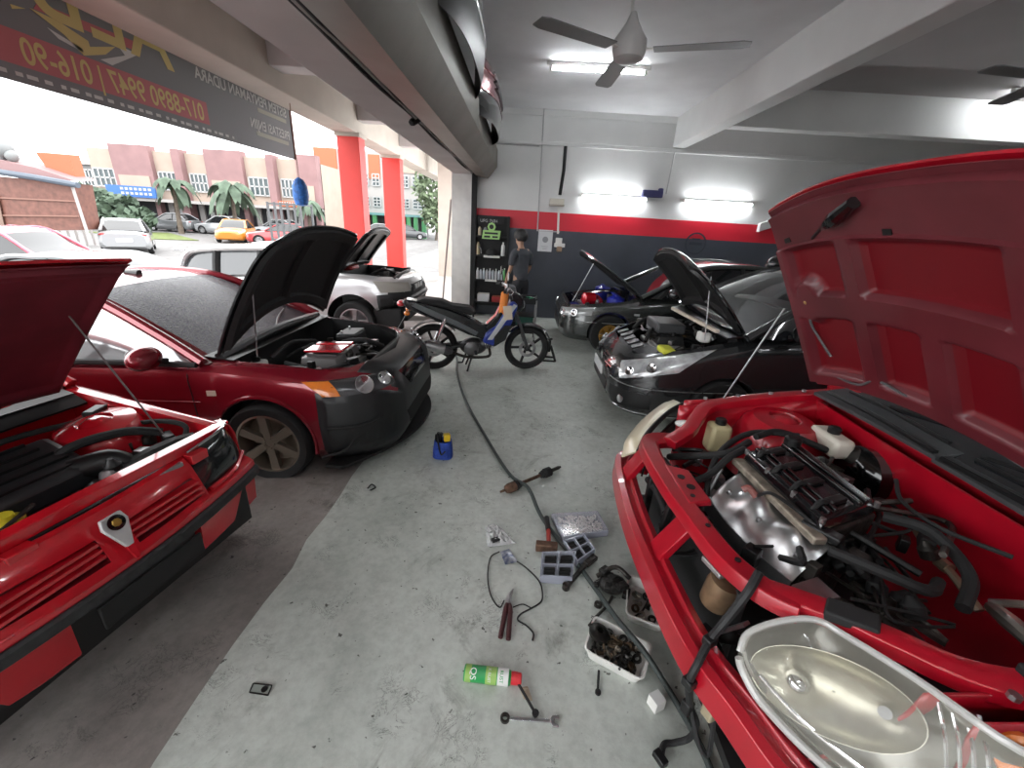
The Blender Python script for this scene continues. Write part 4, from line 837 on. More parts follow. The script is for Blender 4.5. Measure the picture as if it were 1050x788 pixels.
for s, q in ((.68, .415), (.28, .415), (.475, .2), (.22, .03), (.82, .8), (.8, .1)):
    c = h(s, q, -.052); a = h(s+.035, q, -.052) if q in (.415, .03) else h(s, q+.05, -.052); MB().bar(c, a, .022, .006, up=(1, 0, .5)).build('frame_slot', BLK, o, loc=True)
MB().lathe([(.012, 0), (.014, .02), (.007, .025)], h(.5, .8, -.04), -V((.866, 0, .5)), 12).build('brass_bolt', mat('brass', (.55, .4, .15), .35, .9), o, loc=True)
prop(T, (1.197-.6, 2.19-CY, .885), (1.365-.6, 2.155-CY, 1.42))
# near and far headlights
HAZE = mat('hazed_lens', (.74, .72, .62), .1, alpha=.1, coat=1, var=.1, vs=5)
CREAM_L = mat('yellowed_lens', (.62, .56, .4), .3, coat=.5)
TOPC = [(.672, .81, .675), (.70, .838, .715), (.786, .85, .755), (.873, .845, .775), (.91, .79, .79), (.958, .65, .835), (1.0, .50, .875), (1.10, .46, .89), (1.25, .47, .89)]
BOTC = [(.668, .80, .665), (.676, .785, .64), (.70, .745, .605), (.735, .70, .585), (.785, .635, .572), (.86, .55, .572), (.95, .49, .585), (1.08, .46, .62), (1.25, .46, .68)]
for fl, lens in ((lambda p: V(p), HAZE), (lambda p: F_(p)+V((-.02, -.11, -.035)), CREAM_L)):
    near = lens is HAZE; d = fl((-.6, CY-.6-CY+CY-.0, .5))-fl((0, CY, 0)); bd = V((-.55, -.6 if near else .6, .58)).normalized()
    g = MB(); inn = [fl(p)-bd*.055+V((0, 0, -.005)) for p in TOPC]; inb = [fl(p)-bd*.055+V((0, 0, .012)) for p in BOTC]
    if not near: inn = [at(x, y, z=z)+V((.05, -.03, -.03)) for x, y, z in ((652, 463, .67), (660, 447, .70), (672, 433, .725), (686, 421, .75), (699, 414, .775))]; inb = [p+V((.0, .03, -.12)) for p in inn]
    ruled(g, inn, inb, 30, 10, -.03 if near else .02, bd, .01); hl = g.build('headlight', mat('lamp_housing', (.2, .195, .17), .3, .7, coat=.5, var=.25, vs=10) if near else BLK, T)
    if near:
        c0 = V((.835, .70, .69)); ax = V((.62, -.58, .38)).normalized(); z_ = bd-ax*bd.dot(ax); z_.normalize(); y_ = z_.cross(ax); R = MX((ax, y_, z_)).transposed()
        g = MB(); prof = [(1.012, .012), (1.01, .018), (1.0, .018), (.992, .012), (.8, -.016), (.5, -.036), (.2, -.044), (.02, -.045)]
        vs = []; n = 44
        for r, hh in prof: vs += [c0+R @ V((r*.178*math.cos(2*PI*k/n), r*.094*math.sin(2*PI*k/n), hh-.022)) for k in range(n)]
        g.add(vs, [(i*n+k, i*n+(k+1)%n, (i+1)*n+(k+1)%n, (i+1)*n+k) for i in range(len(prof)-1) for k in range(n)])
        g.build('reflector', mat('lamp_reflector', (.42, .4, .32), .28, .8, var=.25, vs=7, bump=.3, bs=9), hl)
        MB().ell(c0+R @ V((-.07, 0, -.03)), (.03, .03, .022)).build('bulb_shield', CHR, hl)
        MB().lathe([(.012, 0), (.014, .02)], c0+R @ V((.1, 0, -.05)), bd, 14).build('bulb', LENS, hl)
        for k in range(4): MB().tube([c0+R @ V((.2+.02*k, -.06, -.02)), c0+R @ V((.205+.02*k, 0, -.005)), c0+R @ V((.2+.02*k, .06, -.02))], .004, 6, 5).build('lens_ring', CHR, hl)
        MB().lathe([(.05, 0), (.045, .02), (.01, .025)], c0+R @ V((.31, 0, -.05)), bd, 16).build('indicator_bulb', AMBER, hl)
        g = MB(); ruled(g, [fl(p)-bd*.004 for p in TOPC], [fl(p)-bd*.004 for p in BOTC], 36, 14, .035, bd, .004); g.build('headlight_lens', lens, hl)
        g = MB().tube([fl(p) for p in TOPC], .009, 8, 5); g.build('lens_rim', mat('clear_rim', (.6, .6, .58), .15, alpha=.75, coat=1), hl)
        g = MB().tube([fl(p) for p in BOTC], .011, 8, 5); g.build('lens_rim', MATS['clear_rim'], hl)
        g = MB().tube([fl(p)+V((0, .0, .03))-bd*.01+V((.02, .03, 0)) for p in BOTC[2:6]], .006, 8, 5); g.build('lens_rim', CHR, hl)
    else:
        FT = [at(x, y, z=z) for x, y, z in ((652, 463, .67), (660, 447, .70), (672, 433, .725), (686, 421, .75), (699, 414, .775))]; FB = [at(x, y, z=z) for x, y, z in ((637, 468, .60), (642, 453, .61), (657, 434, .635), (675, 419, .665), (690, 410, .70))]
        ruled(MB(), FT, FB, 30, 12, .03, V((-.6, .5, .4)), .01).build('headlight_lens', lens, hl)
        MB().tube([p+V((.012, -.006, .004)) for p in FT], .014, 6, 5).build('lamp_gasket', BLK, hl)
MB().ell((.93, 2.02, .79), (.05, .035, .018)).build('plastic_cap', WPLAS, T)
MB().bar((.905, .865, .80), (.99, .79, .825), .07, .03).build('rubber_seal', BLKM, T, bev=.006)
MB().bar((1.16, .63, .885), (1.3, .6, .9), .07, .03).build('rubber_seal', BLKM, T, bev=.006)
# engine
g = MB(); vc = [V(p) for p in ((1.06, 1.66, .80), (1.375, 1.79, .80), (1.40, 1.31, .80), (1.095, 1.17, .80))]; ce = sum(vc, V())/4
MB().hull([ce+(p-ce)*.92+V((0, 0, -.42)) for p in vc], [ce+(p-ce)*1.02 for p in vc]).build('engine_block', DIRTY, T, bev=.01)
g.hull(vc, [ce+(p-ce)*.93+V((0, 0, .055)) for p in vc]); VC = mat('valve_cover_black', (.006, .006, .007), .16, coat=.7); o = g.build('valve_cover', VC, T, bev=.014)
dl = (vc[3]-vc[0]).normalized(); dw = (vc[1]-vc[0]).normalized(); up = V((0, 0, 1))
g = MB(); a0 = ce+up*.062
for k in range(4):
    c = a0+dl*(-.17+.115*k); MB().box(c+dw*-.03, (.09, .035, .018), rz=math.atan2(dw.y, dw.x)).build('ignition_coil', BLK, o, bev=.006)
    MB().tube([c+dw*-.08, c+dw*-.12+up*.01, c+dw*-.15-up*.02], .01, 6, 4).build('coil_lead', RUB, o)
for w_ in (-.11, -.075, .06, .1): MB().bar(a0+dw*w_-dl*.22-up*.004, a0+dw*w_+dl*.22-up*.004, .018, .016).build('cover_rib', VC, o, bev=.004)
MB().lathe([(.035, 0), (.036, .03), (.025, .04)], a0-dl*.2+dw*.1, n=16).build('oil_cap', BLK, o)
for s_ in (-.23, -.08, .08, .23):
    for w_ in (-.155, .15): MB().lathe([(.01, -.01), (.01, .012), (.006, .014)], a0+dl*s_+dw*w_-up*.02, n=8).build('cover_bolt', STEEL, o)
MB().bar(a0-dw*.185-dl*.25-up*.07, a0-dw*.185+dl*.27-up*.07, .05, .03).build('head_flange', mat('corroded_alloy', (.36, .31, .25), .5, .7, var=.4, vs=25, bump=.5), T, bev=.006)
# silver heat shield over the exhaust manifold
HS = mat('pressed_heat_shield', (.62, .62, .63), .3, .95, var=.12, vs=6)
q = [V(p) for p in ((.90, 1.54, .71), (1.06, 1.6, .775), (1.13, 1.15, .77), (1.0, 1.10, .70))]
g = MB(); g.grid(lambda u, v: q[0].lerp(q[3], u).lerp(q[1].lerp(q[2], u), v)+V((-.03*math.sin(PI*u)*(1-v), 0, .035*math.sin(PI*min(1, v*1.2))*math.sin(PI*u)**.5+.016*math.cos(u*PI*5)*math.sin(PI*v)-.05*(1-v)**3)), 36, 14, .005); o = g.build('heat_shield', HS, T, ang=60)
g = MB(); g.grid(lambda u, v: q[0].lerp(q[3], u)+V((-.03*math.sin(PI*u)-.01*v, 0, -.05-.06*v)), 20, 6, .005); g.build('shield_skirt', HS, o, ang=60)
for u in (.12, .5, .9): MB().lathe([(.012, 0), (.012, .01), (.006, .016)], q[0].lerp(q[3], u)+V((.03, 0, .02)), n=8).build('shield_bolt', STEEL, o)
MB().tube([(1.0, 1.4, .78), (.98, 1.43, .80), (.965, 1.44, .785)], .014, 8, 4).build('oxygen_sensor', mat('sensor_brown', (.2, .06, .05), .4), T)
hoses(T, [([(1.0, 1.4, .785), (1.02, 1.36, .83), (1.06, 1.27, .83), (1.1, 1.2, .81), (1.15, 1.15, .8)], .007)], BLK, 'sensor_lead')
MB().bar((1.08, 1.24, .80), (1.15, 1.14, .80), .05, .03).build('connector', BLK, T, bev=.006)
# tanks and hoses
reservoir(T, (1.13, 2.03, .72), (.11, .1, .16), mat('aged_tank', (.52, .45, .26), .45), 'coolant_tank')
reservoir(T, (1.60, 1.86, .82), (.1, .2, .1), mat('milky_tank', (.62, .58, .5), .4), 'brake_fluid_tank')
MB().lathe([(.12, -.05), (.14, -.03), (.14, .03), (.1, .06), (.05, .07)], (1.68, 1.72, .72), (-1, 0, .1), 26).build('brake_booster', BLKG, T)
hoses(T, [([(.86, 1.95, .62), (.9, 1.8, .72), (1.02, 1.72, .79), (1.15, 1.78, .83)], .018), ([(.8, 1.7, .6), (.9, 1.62, .72), (1.0, 1.66, .80), (1.1, 1.72, .82)], .016), ([(.94, 1.55, .5), (.92, 1.62, .66), (1.0, 1.74, .78), (1.2, 1.86, .84), (1.42, 1.84, .85)], .014), ([(1.2, 1.82, .84), (1.35, 1.87, .85), (1.55, 1.8, .8)], .016), ([(1.42, 1.3, .8), (1.5, 1.2, .82), (1.5, 1.05, .78), (1.4, .95, .74)], .02), ([(1.1, 1.12, .78), (1.2, 1.0, .8), (1.3, .97, .78), (1.42, 1.05, .74)], .018), ([(1.62, 1.5, .84), (1.55, 1.38, .82), (1.52, 1.2, .84), (1.6, 1.05, .86)], .008)])
MB().tube([(.915, 1.6, .55), (.935, 1.62, .66), (.965, 1.635, .76)], .012, 8).build('dipstick_tube', STEEL, T)
MB().tube([(.705, 1.78, .58), (.71, 1.66, .6), (.72, 1.54, .57)], .018, 10).build('hose_stub', RUB, T)
MB().b2((.76, 1.0, .3), (.8, 1.85, .68)).build('radiator', mat('radiator_black', (.012, .012, .013), .6), T, bev=.01)
for p, q_ in (((.70, 1.72, .34), (.70, 1.72, .66)), ((.69, 1.5, .34), (.70, 1.46, .68))): MB().bar(p, q_, .03).build('radiator_bracket', BLK, T, bev=.004)
g = MB().tube([(1.6, 1.36, .74), (1.57, 1.25, .72), (1.56, 1.13, .70), (1.56, 1.02, .66)], .014, 8, 5); g.lathe([(.022, -.02), (.022, .02)], (1.565, 1.17, .705), (0, 1, 0), 10); g.build('brake_pipe', mat('tarnished_pipe', (.42, .35, .25), .35, .8), T)
g = MB().tube([(1.56, 1.0, .7), (1.53, .93, .72), (1.52, .85, .72), (1.5, .78, .7)], [.02, .026, .024, .03], 10, 5); g.tube([(1.56, 1.01, .71), (1.58, .95, .77), (1.56, .9, .79)], .012, 8, 4); g.build('air_pipe', mat('bare_pipe', (.5, .46, .42), .3, .9), T)
MB().b2((1.06, .92, .42), (1.36, 1.1, .6)).build('gearbox', DIRTY, T, bev=.03)
mq = [at(x, y, z=.72) for x, y in ((812, 600), (838, 592), (862, 613), (832, 616))]
MB().hull(mq, [p-V((0, 0, .02)) for p in mq]).build('metal_cover', STEEL, T)
clutter(T, (.30, .75), (-.45, -.18), (.60, .74), 8, 31, [BLK, DIRTY, BLKM]); clutter(T, (.62, 1.0), (-.2, .36), (.66, .80), 9, 33, [BLK, DIRTY, BLKM])
clutter(T, (.2, .5), (.2, .56), (.5, .66), 7, 35, [BLK, DIRTY, STEEL]); clutter(T, (.1, .3), (-.5, -.1), (.3, .6), 6, 37, [BLK, BLKM])
# fan motor on a bracket with the loom that hangs to the floor
g = MB().lathe([(.02, -.09), (.05, -.08), (.055, .0), (.05, .03), (.02, .035)], (.745, 1.06, .65), (.1, -.1, 1), 22); o = g.build('horn', mat('rusty_can', (.2, .13, .075), .45, .4, var=.35, vs=16), T)
MB().box((.735, 1.1, .70), (.07, .09, .02), rz=.3).build('horn_bracket', ALU, o, bev=.004)
LOOM = mat('loom_tape', (.012, .012, .013), .6, var=.3, vs=60)
lp = [at(x, y, z=z) for x, y, z in ((778, 588, .80), (768, 606, .77), (756, 622, .72), (740, 642, .66), (728, 657, .60), (716, 680, .57), (707, 700, .5), (708, 725, .36), (714, 742, .2), (707, 757, .06), (692, 762, .022), (681, 764, .018), (677, 778, .016))]
MB().tube(lp, [.014, .014, .013, .012, .012, .0105, .0105, .012], 8, 6).build('wiring_loom', LOOM, T)
for p, d in [(lp[-1], (.03, .05, .028)), (lp[4], (.04, .03, .03)), (lp[6], (.035, .035, .03)), (lp[7]+V((-.01, 0, 0)), (.03, .03, .05))]: MB().box(p, d, rz=.5).build('loom_connector', BLK, T, bev=.004)
MB().tube([lp[7], lp[7]+V((.03, -.05, -.1)), lp[7]+V((.06, -.06, -.12)), lp[7]+V((.07, -.02, -.02)), lp[7]+V((.06, .0, .08))], .008, 6, 6).build('wiring_loom', LOOM, T)
MB().box(lp[7]+V((.05, -.02, .02)), (.04, .04, .05), rz=.4).build('pale_connector', mat('brass_plug', (.35, .3, .2), .4), T, bev=.006)
MB().bar((.72, 1.0, .5), (.76, .93, .64), .03, .01).build('horn_stay', STEEL, T)
# ================================================================== things on the garage floor
def fl(px, py, z=0): return at(px, py, z=z)
def rot2(a): return MX.Rotation(a, 3, 'Z')
t = thing('tool_bag', 'small blue fabric tool bag with black and yellow tools, standing alone on the green floor', 'tool bag', fl(453, 472))
c = fl(453, 472)+V((0, .05, 0)); BAGB = mat('blue_canvas', (.02, .06, .33), .75, var=.25, vs=40, bump=.3, bs=200)
g = MB(); n = 16
def bagring(z, a, b_): return [c+V((a*math.copysign(abs(math.cos(2*PI*k/n))**.6, math.cos(2*PI*k/n)), b_*math.copysign(abs(math.sin(2*PI*k/n))**.6, math.sin(2*PI*k/n)), z)) for k in range(n)]
R = [bagring(z, a, b_) for z, a, b_ in ((0, .07, .05), (.01, .078, .058), (.08, .075, .055), (.15, .066, .05), (.148, .058, .042), (.05, .06, .045))]
g.add([p for r in R for p in r], [(i*n+k, i*n+(k+1)%n, (i+1)*n+(k+1)%n, (i+1)*n+k) for i in range(len(R)-1) for k in range(n)]+[tuple(range(n))[::-1], tuple(range(5*n, 6*n))])
g.build('pouch', BAGB, t)
MB().b2((c.x-.05, c.y-.066, .03), (c.x+.05, c.y-.05, .1)).build('front_pocket', BAGB, t, bev=.008)
MB().tube([c+V((-.06, 0, .14)), c+V((-.05, -.01, .2)), c+V((-.02, -.065, .13)), c+V((.0, -.07, .06)), c+V((.03, -.068, .09))], .006, 6, 6).build('strap', BLK, t)
MB().box(c+V((.03, .01, .17)), (.05, .045, .06), rz=.4).build('yellow_case', mat('yellow_plastic', (.75, .5, .02), .4), t, bev=.006)
for d in ((-.02, .0, .18), (-.045, .02, .17)): MB().tube([c+V(d)-V((0, 0, .08)), c+V(d), c+V(d)+V((.01, 0, .03))], .014, 8).build('tool_handle', BLK, t)
# drive shaft
t = thing('drive_shaft', 'rusty drive shaft with two rubber boots lying under the air hose', 'drive shaft', fl(543, 496))
a = fl(513, 509)+V((0, 0, .035)); b_ = fl(574, 483)+V((0, 0, .035)); d = (b_-a).normalized(); Ln = (b_-a).length; RUST = mat('rusty_steel', (.13, .075, .05), .7, .5, var=.4, vs=30)
MB().tube([a+d*.05, b_-d*.05], .012, 10).build('shaft', RUST, t)
MB().lathe([(.008, 0), (.01, .04), (.028, .05), (.036, .075), (.036, .12), (.03, .125)], a, d, 18).build('outer_joint', RUST, t)
MB().lathe([(.03, .12), (.037, .135), (.03, .142), (.033, .15), (.026, .157), (.029, .165), (.02, .172), (.022, .18), (.013, .19)], a, d, 18).build('rubber_boot', RUB, t)
MB().lathe([(.012, Ln-.21), (.024, Ln-.2), (.022, Ln-.19), (.03, Ln-.18), (.027, Ln-.17), (.036, Ln-.16), (.036, Ln-.11), (.018, Ln-.1)], a, d, 18).build('rubber_boot', RUB, t)
MB().lathe([(.014, Ln-.1), (.014, Ln-.02), (.009, Ln-.015), (.009, Ln)], a, d, 14).build('splined_end', DIRTY, t)
# hose
HOSE = mat('air_hose', (.04, .05, .048), .5, var=.15, vs=20)
pth = [(460, 352, .05), (468, 366, .02), (469, 385, .016), (478, 412, .016), (498, 448, .016), (522, 486, .03), (541, 500, .068), (552, 524, .03), (562, 540, .018), (588, 573, .016), (612, 606, .016), (634, 637, .075), (660, 668, .075), (690, 715, .016), (718, 765, .016), (745, 830, .016)]
hp = [fl(x, y, z) for x, y, z in pth]
g = MB().tube(hp, .0125, 10, 8); solo(g, 'air_hose', HOSE, 'long dark air hose running the length of the floor from the motorcycle', 'hose')
# clear bag and foil sachet
CLEAR = mat('clear_film', (.8, .8, .82), .15, alpha=.45, coat=1, bump=1, bs=25)
rd = random.Random(4)
def crumple(quad, h, seed, n=18, seedk=1.0):
    r = random.Random(seed); N = [[r.random() for _ in range(n+1)] for _ in range(n+1)]; q = [V(p) for p in quad]
    return lambda u, v: q[0].lerp(q[1], u).lerp(q[3].lerp(q[2], u), v)+V((0, 0, .004+h*(math.sin(PI*u)*math.sin(PI*v))**.5*(.35+.65*N[int(u*n)][int(v*n)])))
g = MB().grid(crumple([fl(497, 541), fl(508, 538), fl(530, 558), fl(500, 562)], .05, 3), 18, 18, 0); t = thing('plastic_bag', 'crumpled clear plastic bag holding a small black clip, near the hose', 'bag', fl(512, 551))
g.build('film', mat('clear_film', (.8, .8, .82)), t, ang=15); MB().box(fl(508, 557)+V((0, 0, .02)), (.05, .03, .025), rz=.5).build('black_clip', BLK, t, bev=.004)
g = MB().grid(crumple([fl(513, 567), fl(522, 564), fl(531, 577), fl(518, 580)], .012, 8, 8), 8, 8, .002)
solo(g, 'foil_sachet', mat('foil_print', (.55, .57, .62), .3, .6, var=.5, vs=40, c2=(.1, .13, .25)), 'small foil sachet with dark print beside the crumpled clear bag', 'sachet', ang=15)
# wires
g = MB().tube([fl(512, 566, .006), fl(503, 572, .006), fl(500, 590, .006), fl(503, 610, .006), fl(512, 623, .008), fl(517, 616, .012)], .0035, 6, 8)
solo(g, 'loose_wire', BLK, 'thin black wire looping from the foil sachet round to the pliers', 'wire')
g = MB().tube([fl(530, 576, .008), fl(540, 583, .01), fl(552, 595, .008), fl(556, 606, .01), fl(555, 617, .008), fl(545, 624, .008), fl(534, 630, .008), fl(531, 636, .006), fl(540, 642, .006), fl(547, 650, .006), fl(546, 657, .006)], .004, 6, 8)
g.tube([fl(545, 624, .008), fl(536, 620, .006), fl(526, 623, .006)], .003, 6, 6)
solo(g, 'wire_loom', BLKM, 'tangled dark cable with a brass plug, right of the long-handled pliers', 'cable')
# pliers
t = thing('pliers', 'long-nosed pliers with dark red handles lying on the floor left of the tangled cable', 'pliers', fl(518, 640))
PH = mat('plier_grip', (.07, .02, .022), .5)
for x0, x1 in (((521, 619), (513, 656)), ((522, 620), (521, 658))):
    p = fl(*x0)+V((0, 0, .014)); q = fl(*x1)+V((0, 0, .012)); MB().tube([p, p.lerp(q, .25)+V((.006 if x1[0] > 515 else -.004, 0, 0)), q], [.008, .0125, .011], 8, 4).build('handle', PH, t)
MB().tube([fl(521, 622)+V((0, 0, .014)), fl(522, 614)+V((0, 0, .014)), fl(526, 606)+V((0, 0, .012))], [.014, .012, .004], 8, 4).build('jaws', STEEL, t)
# hammer
t = thing('hammer', 'club hammer with rusty square head and red handle, between two plastic part cases', 'hammer', fl(560, 560))
p = fl(549, 564)+V((0, 0, .03)); q = fl(571, 566)+V((0, 0, .03)); MB().bar(p, q, .045, .05).build('head', RUST, t, bev=.006)
m_ = p.lerp(q, .6); MB().tube([m_, fl(562, 548)+V((0, 0, .03))], .013, 8).build('handle', mat('hammer_red', (.4, .04, .03), .5), t); MB().tube([fl(562, 548)+V((0, 0, .03)), fl(560, 535)+V((0, 0, .03))], .017, 8).build('grip', BLK, t)
# cases
def slab(name, label, quad, h, wall, fill, cells=None, lid=None):
    q = [fl(*p) for p in quad]; c = sum(q, V())/4; t = thing(name, label, 'case', c); up = V((0, 0, h))
    g = MB().hull(q, [c+(p-c)*.97+V((0, 0, .012)) for p in q]); g.build('base', wall, t, bev=.004)
    for i in range(4):
        a, b2 = q[i], q[(i+1) % 4]; i2 = (c-(a+b2)/2).normalized()*.008
        MB().hull([a, b2, b2+i2, a+i2], [p+up for p in (a, b2, b2+i2, a+i2)]).build('side_wall', wall, t)
    return t, q, c, up
CASE = mat('clear_case', (.5, .52, .62), .2, alpha=.55, coat=1)
t, q, c, up = slab('parts_case', 'flat clear plastic case full of white clips, behind the hose', ((565, 533), (612, 530), (623, 550), (577, 557)), .045, CASE, None)
r = random.Random(2); g = MB(); WCL = mat('white_clips', (.72, .68, .66), .6, var=.2, vs=60)
for k in range(240):
    u, v = r.uniform(.12, .94), r.uniform(.1, .82); p = q[0].lerp(q[1], u).lerp(q[3].lerp(q[2], u), v); g.box(p+V((0, 0, r.uniform(.015, .036))), (r.uniform(.008, .02), .008, .008), R=MX.Rotation(r.uniform(0, 6), 3, (r.random(), r.random(), 1)))
o = g.build('white_clips', WCL, t); o['kind'] = 'stuff'
MB().hull([p+up for p in q], [c+(p-c)*.96+up+V((0, 0, .006)) for p in q]).build('lid', mat('clear_lid', (.7, .7, .75), .1, alpha=.18, coat=1), t)
for nm, quad, nc in (('clear compartment case of black rubber seals left of the hose', ((555, 573), (590, 572), (586, 600), (553, 598)), (2, 2)), ('clear compartment case of black rubber seals, tilted against the hose on its right', ((577, 561), (598, 554), (609, 570), (591, 583)), (2, 2))):
    t, q, c, up = slab('seal_case', nm, quad, .05, CASE, None)
    def bl(u, v): return q[0].lerp(q[1], u).lerp(q[3].lerp(q[2], u), v)
    MB().bar(bl(.5, .04)+up*.5, bl(.5, .96)+up*.5, .006, .045).build('divider', CASE, t); MB().bar(bl(.04, .5)+up*.5, bl(.96, .5)+up*.5, .006, .045).build('divider', CASE, t)
    for iu in (.27, .74):
        for iv in (.27, .74):
            for k in range(3): MB().tube([bl(iu-.16, iv-.13+.13*k)+V((0, 0, .025)), bl(iu+.16, iv-.13+.13*k)+V((0, 0, .025))], .012, 8).build('rubber_seal', RUB, t)
# bracket, oily casting
g = MB().bar(fl(579, 606)+V((0, 0, .015)), fl(600, 582)+V((0, 0, .02)), .022, .02); g.bar(fl(600, 582)+V((0, 0, .02)), fl(610, 574)+V((0, 0, .02)), .035, .025); g.lathe([(.02, 0), (.02, .03), (.01, .03), (.01, 0), (.02, 0)], fl(580, 604), n=14)
solo(g, 'engine_bracket', DIRTY, 'small dark metal bracket lying below the tilted seal case', 'bracket', bev=.003)
t = thing('oily_casting', 'black oily engine casting lying beside the far white tray', 'engine part', fl(627, 606)); r = random.Random(11); c = fl(627, 606)
g = MB().ell(c+V((0, .0, .045)), (.075, .055, .045), 12, 8); OILY = mat('oily_black', (.018, .017, .016), .35, .4, var=.6, vs=30, bump=.6, bs=60); g.build('housing', OILY, t)
for k in range(8): MB().box(c+V((r.uniform(-.085, .085), r.uniform(-.05, .05), r.uniform(.03, .085))), (r.uniform(.02, .06), r.uniform(.02, .05), r.uniform(.015, .03)), rz=r.uniform(0, 3)).build('lug', OILY, t, bev=.004)
MB().tube([c+V((-.08, .03, .06)), c+V((.02, .06, .1)), c+V((.09, .02, .07))], .012, 8, 5).build('pipe_stub', DIRTY, t)
g = MB().tube([fl(604, 642, .008), fl(612, 632, .01), fl(622, 622, .012), fl(628, 612, .02)], .007, 8, 5); g.lathe([(.02, 0), (.02, .012), (.009, .012), (.009, 0), (.02, 0)], fl(613, 622)+V((0, 0, .005)), n=14)
solo(g, 'sensor_pipe', DIRTY, 'bent metal pipe with a ring, by the left corner of the far white tray', 'pipe')
# white trays of greasy parts
def tray(label, a, b_, c_, dd, seed, dense):
    q = [V(p) for p in (a, b_, c_, dd)]; ce = sum(q, V())/4; t = thing('plastic_tray', label, 'tray', ce); h = .052; r = random.Random(seed)
    TR = mat('greasy_white_plastic', (.72, .71, .68), .45, var=.12, vs=14)
    def ring(s, z):
        out = []
        for i in range(4):
            p0, p1, p2 = q[i-1], q[i], q[(i+1) % 4]; rr = .03
            A = p1+(p0-p1).normalized()*rr; B = p1+(p2-p1).normalized()*rr
            for k in range(5): tt = k/4; out.append(A.lerp(p1, tt).lerp(p1.lerp(B, tt), tt))
        return [ce+(p-ce)*s+V((0, 0, z)) for p in out]
    R = [ring(.86, .0), ring(.88, .004), ring(.97, h), ring(1.02, h), ring(1.02, h+.006), ring(.955, h+.006), ring(.86, .01), ring(.3, .008)]; n = len(R[0]); g = MB()
    g.add([p for r_ in R for p in r_], [(i*n+k, i*n+(k+1)%n, (i+1)*n+(k+1)%n, (i+1)*n+k) for i in range(len(R)-1) for k in range(n)]+[tuple(range(n))[::-1], tuple(range((len(R)-1)*n, len(R)*n))]); g.build('basin', TR, t)
    bl = lambda u, v: q[0].lerp(q[1], u).lerp(q[3].lerp(q[2], u), v)
    return t, bl, r
def loose(par_xy, r, k, mats):
    p = par_xy; g = MB(); x = r.random()
    if x < .4: g.lathe([(.012, 0), (.012, .008), (.006, .008), (.006, .02+r.random()*.03)], p, (r.uniform(-1, 1), r.uniform(-1, 1), .4), 8); nm = 'bolt'; lb = 'bolt'
    elif x < .7: g.box(p, (r.uniform(.015, .04), r.uniform(.01, .03), .012), R=MX.Rotation(r.uniform(0, 3), 3, (r.random(), r.random(), 1))); nm = 'clip'
    else: g.lathe([(.02, 0), (.02, .01), (.01, .01), (.01, 0), (.02, 0)], p, (r.uniform(-.6, .6), r.uniform(-.6, .6), 1), 12); nm = 'washer'
    return g, nm
a, b_, c_, dd = (fl(*p) for p in ((608, 640), (597, 675), (657, 708), (667, 670)))
t, bl, r = tray('white plastic tray heaped with black greasy engine parts, nearest on the floor', a, b_, c_, dd, 5, 1)
nt_, ng = 'greasy small parts in the near tray', 0
GRS = [mat('greasy_black', (.02, .018, .016), .35, .5, var=.5, vs=40), mat('greasy_brown', (.09, .06, .035), .4, .5, var=.5, vs=40), mat('greasy_steel', (.35, .31, .26), .35, .8, var=.3, vs=40)]
for k in range(78):
    u, v = r.uniform(.14, .86), r.uniform(.12, .88); z = .02+.04*r.random()*math.sin(PI*u)*math.sin(PI*v)
    g, nm = loose(bl(u, v)+V((0, 0, z)), r, k, GRS); solo(g, nm, GRS[0 if r.random() < .5 else r.choice((1, 2))], 'greasy %s in the heap filling the near white tray' % nm, nm, 'greasy %ss heaped in the near tray' % nm)
p = bl(.45, .16)+V((0, 0, .05)); g = MB().lathe([(.045, 0), (.05, .02), (.03, .03), (.015, .03), (.015, .0), (.045, 0)], p, (.2, .1, 1), 20); solo(g, 'pulley', GRS[0], 'round black greasy pulley at the left end of the near white tray', 'pulley')
q0 = fl(642, 597); q1 = fl(640, 639); q2 = fl(681, 654); q3 = q0+(q2-q1)*1.0
t, bl, r = tray('white plastic tray with a few loose bolts, half under the stripped red car', q0, q1, q2, q3, 9, 0)
for k in range(14):
    g, nm = loose(bl(r.uniform(.2, .85), r.uniform(.15, .85))+V((0, 0, .016)), r, k, GRS); solo(g, nm, r.choice(GRS), 'loose %s on the bottom of the far white tray' % nm, nm, 'loose %ss in the far tray' % nm)
g = MB().tube([bl(.2, .5)+V((0, 0, .05)), bl(.35, .6)+V((0, 0, .04)), bl(.65, .45)+V((0, 0, .02)), bl(.85, .25)+V((0, 0, .018))], .005, 6, 6); solo(g, 'sensor_cable', BLK, 'short black cable curled inside the far white tray', 'cable')
# spray can
t = thing('spray_can', 'green and white spray can with a red cap, lying on the floor', 'spray can', fl(502, 700))
a = fl(476, 695); b_ = fl(526, 701); d = (b_-a); d.z = 0; Lc = d.length; d.normalize(); rc = .031; o_ = a+V((0, 0, rc)); o_.z = rc
GRN = mat('can_green', (.02, .32, .08), .3, coat=.4); LGR = mat('can_lime', (.3, .5, .12), .3, coat=.4); CWH = mat('can_white', (.7, .7, .68), .3, coat=.4)
MB().lathe([(rc*.9, 0), (rc, .004), (rc, Lc-.025), (rc*.85, Lc-.012), (rc*.5, Lc-.004)], o_, d, 28).build('can', GRN, t)
for x0, x1, m_ in ((.006, .03, LGR), (Lc*.68, Lc*.9, CWH), (Lc*.44, Lc*.66, LGR)): MB().lathe([(rc+.0006, x0), (rc+.0006, x1)], o_, d, 28, cap=False).build('label_band', m_, t)
MB().lathe([(rc*.75, Lc-.012), (rc*.78, Lc+.004), (rc*.7, Lc+.03), (rc*.5, Lc+.034)], o_, d, 20).build('cap', mat('cap_red', (.6, .02, .03), .35), t)
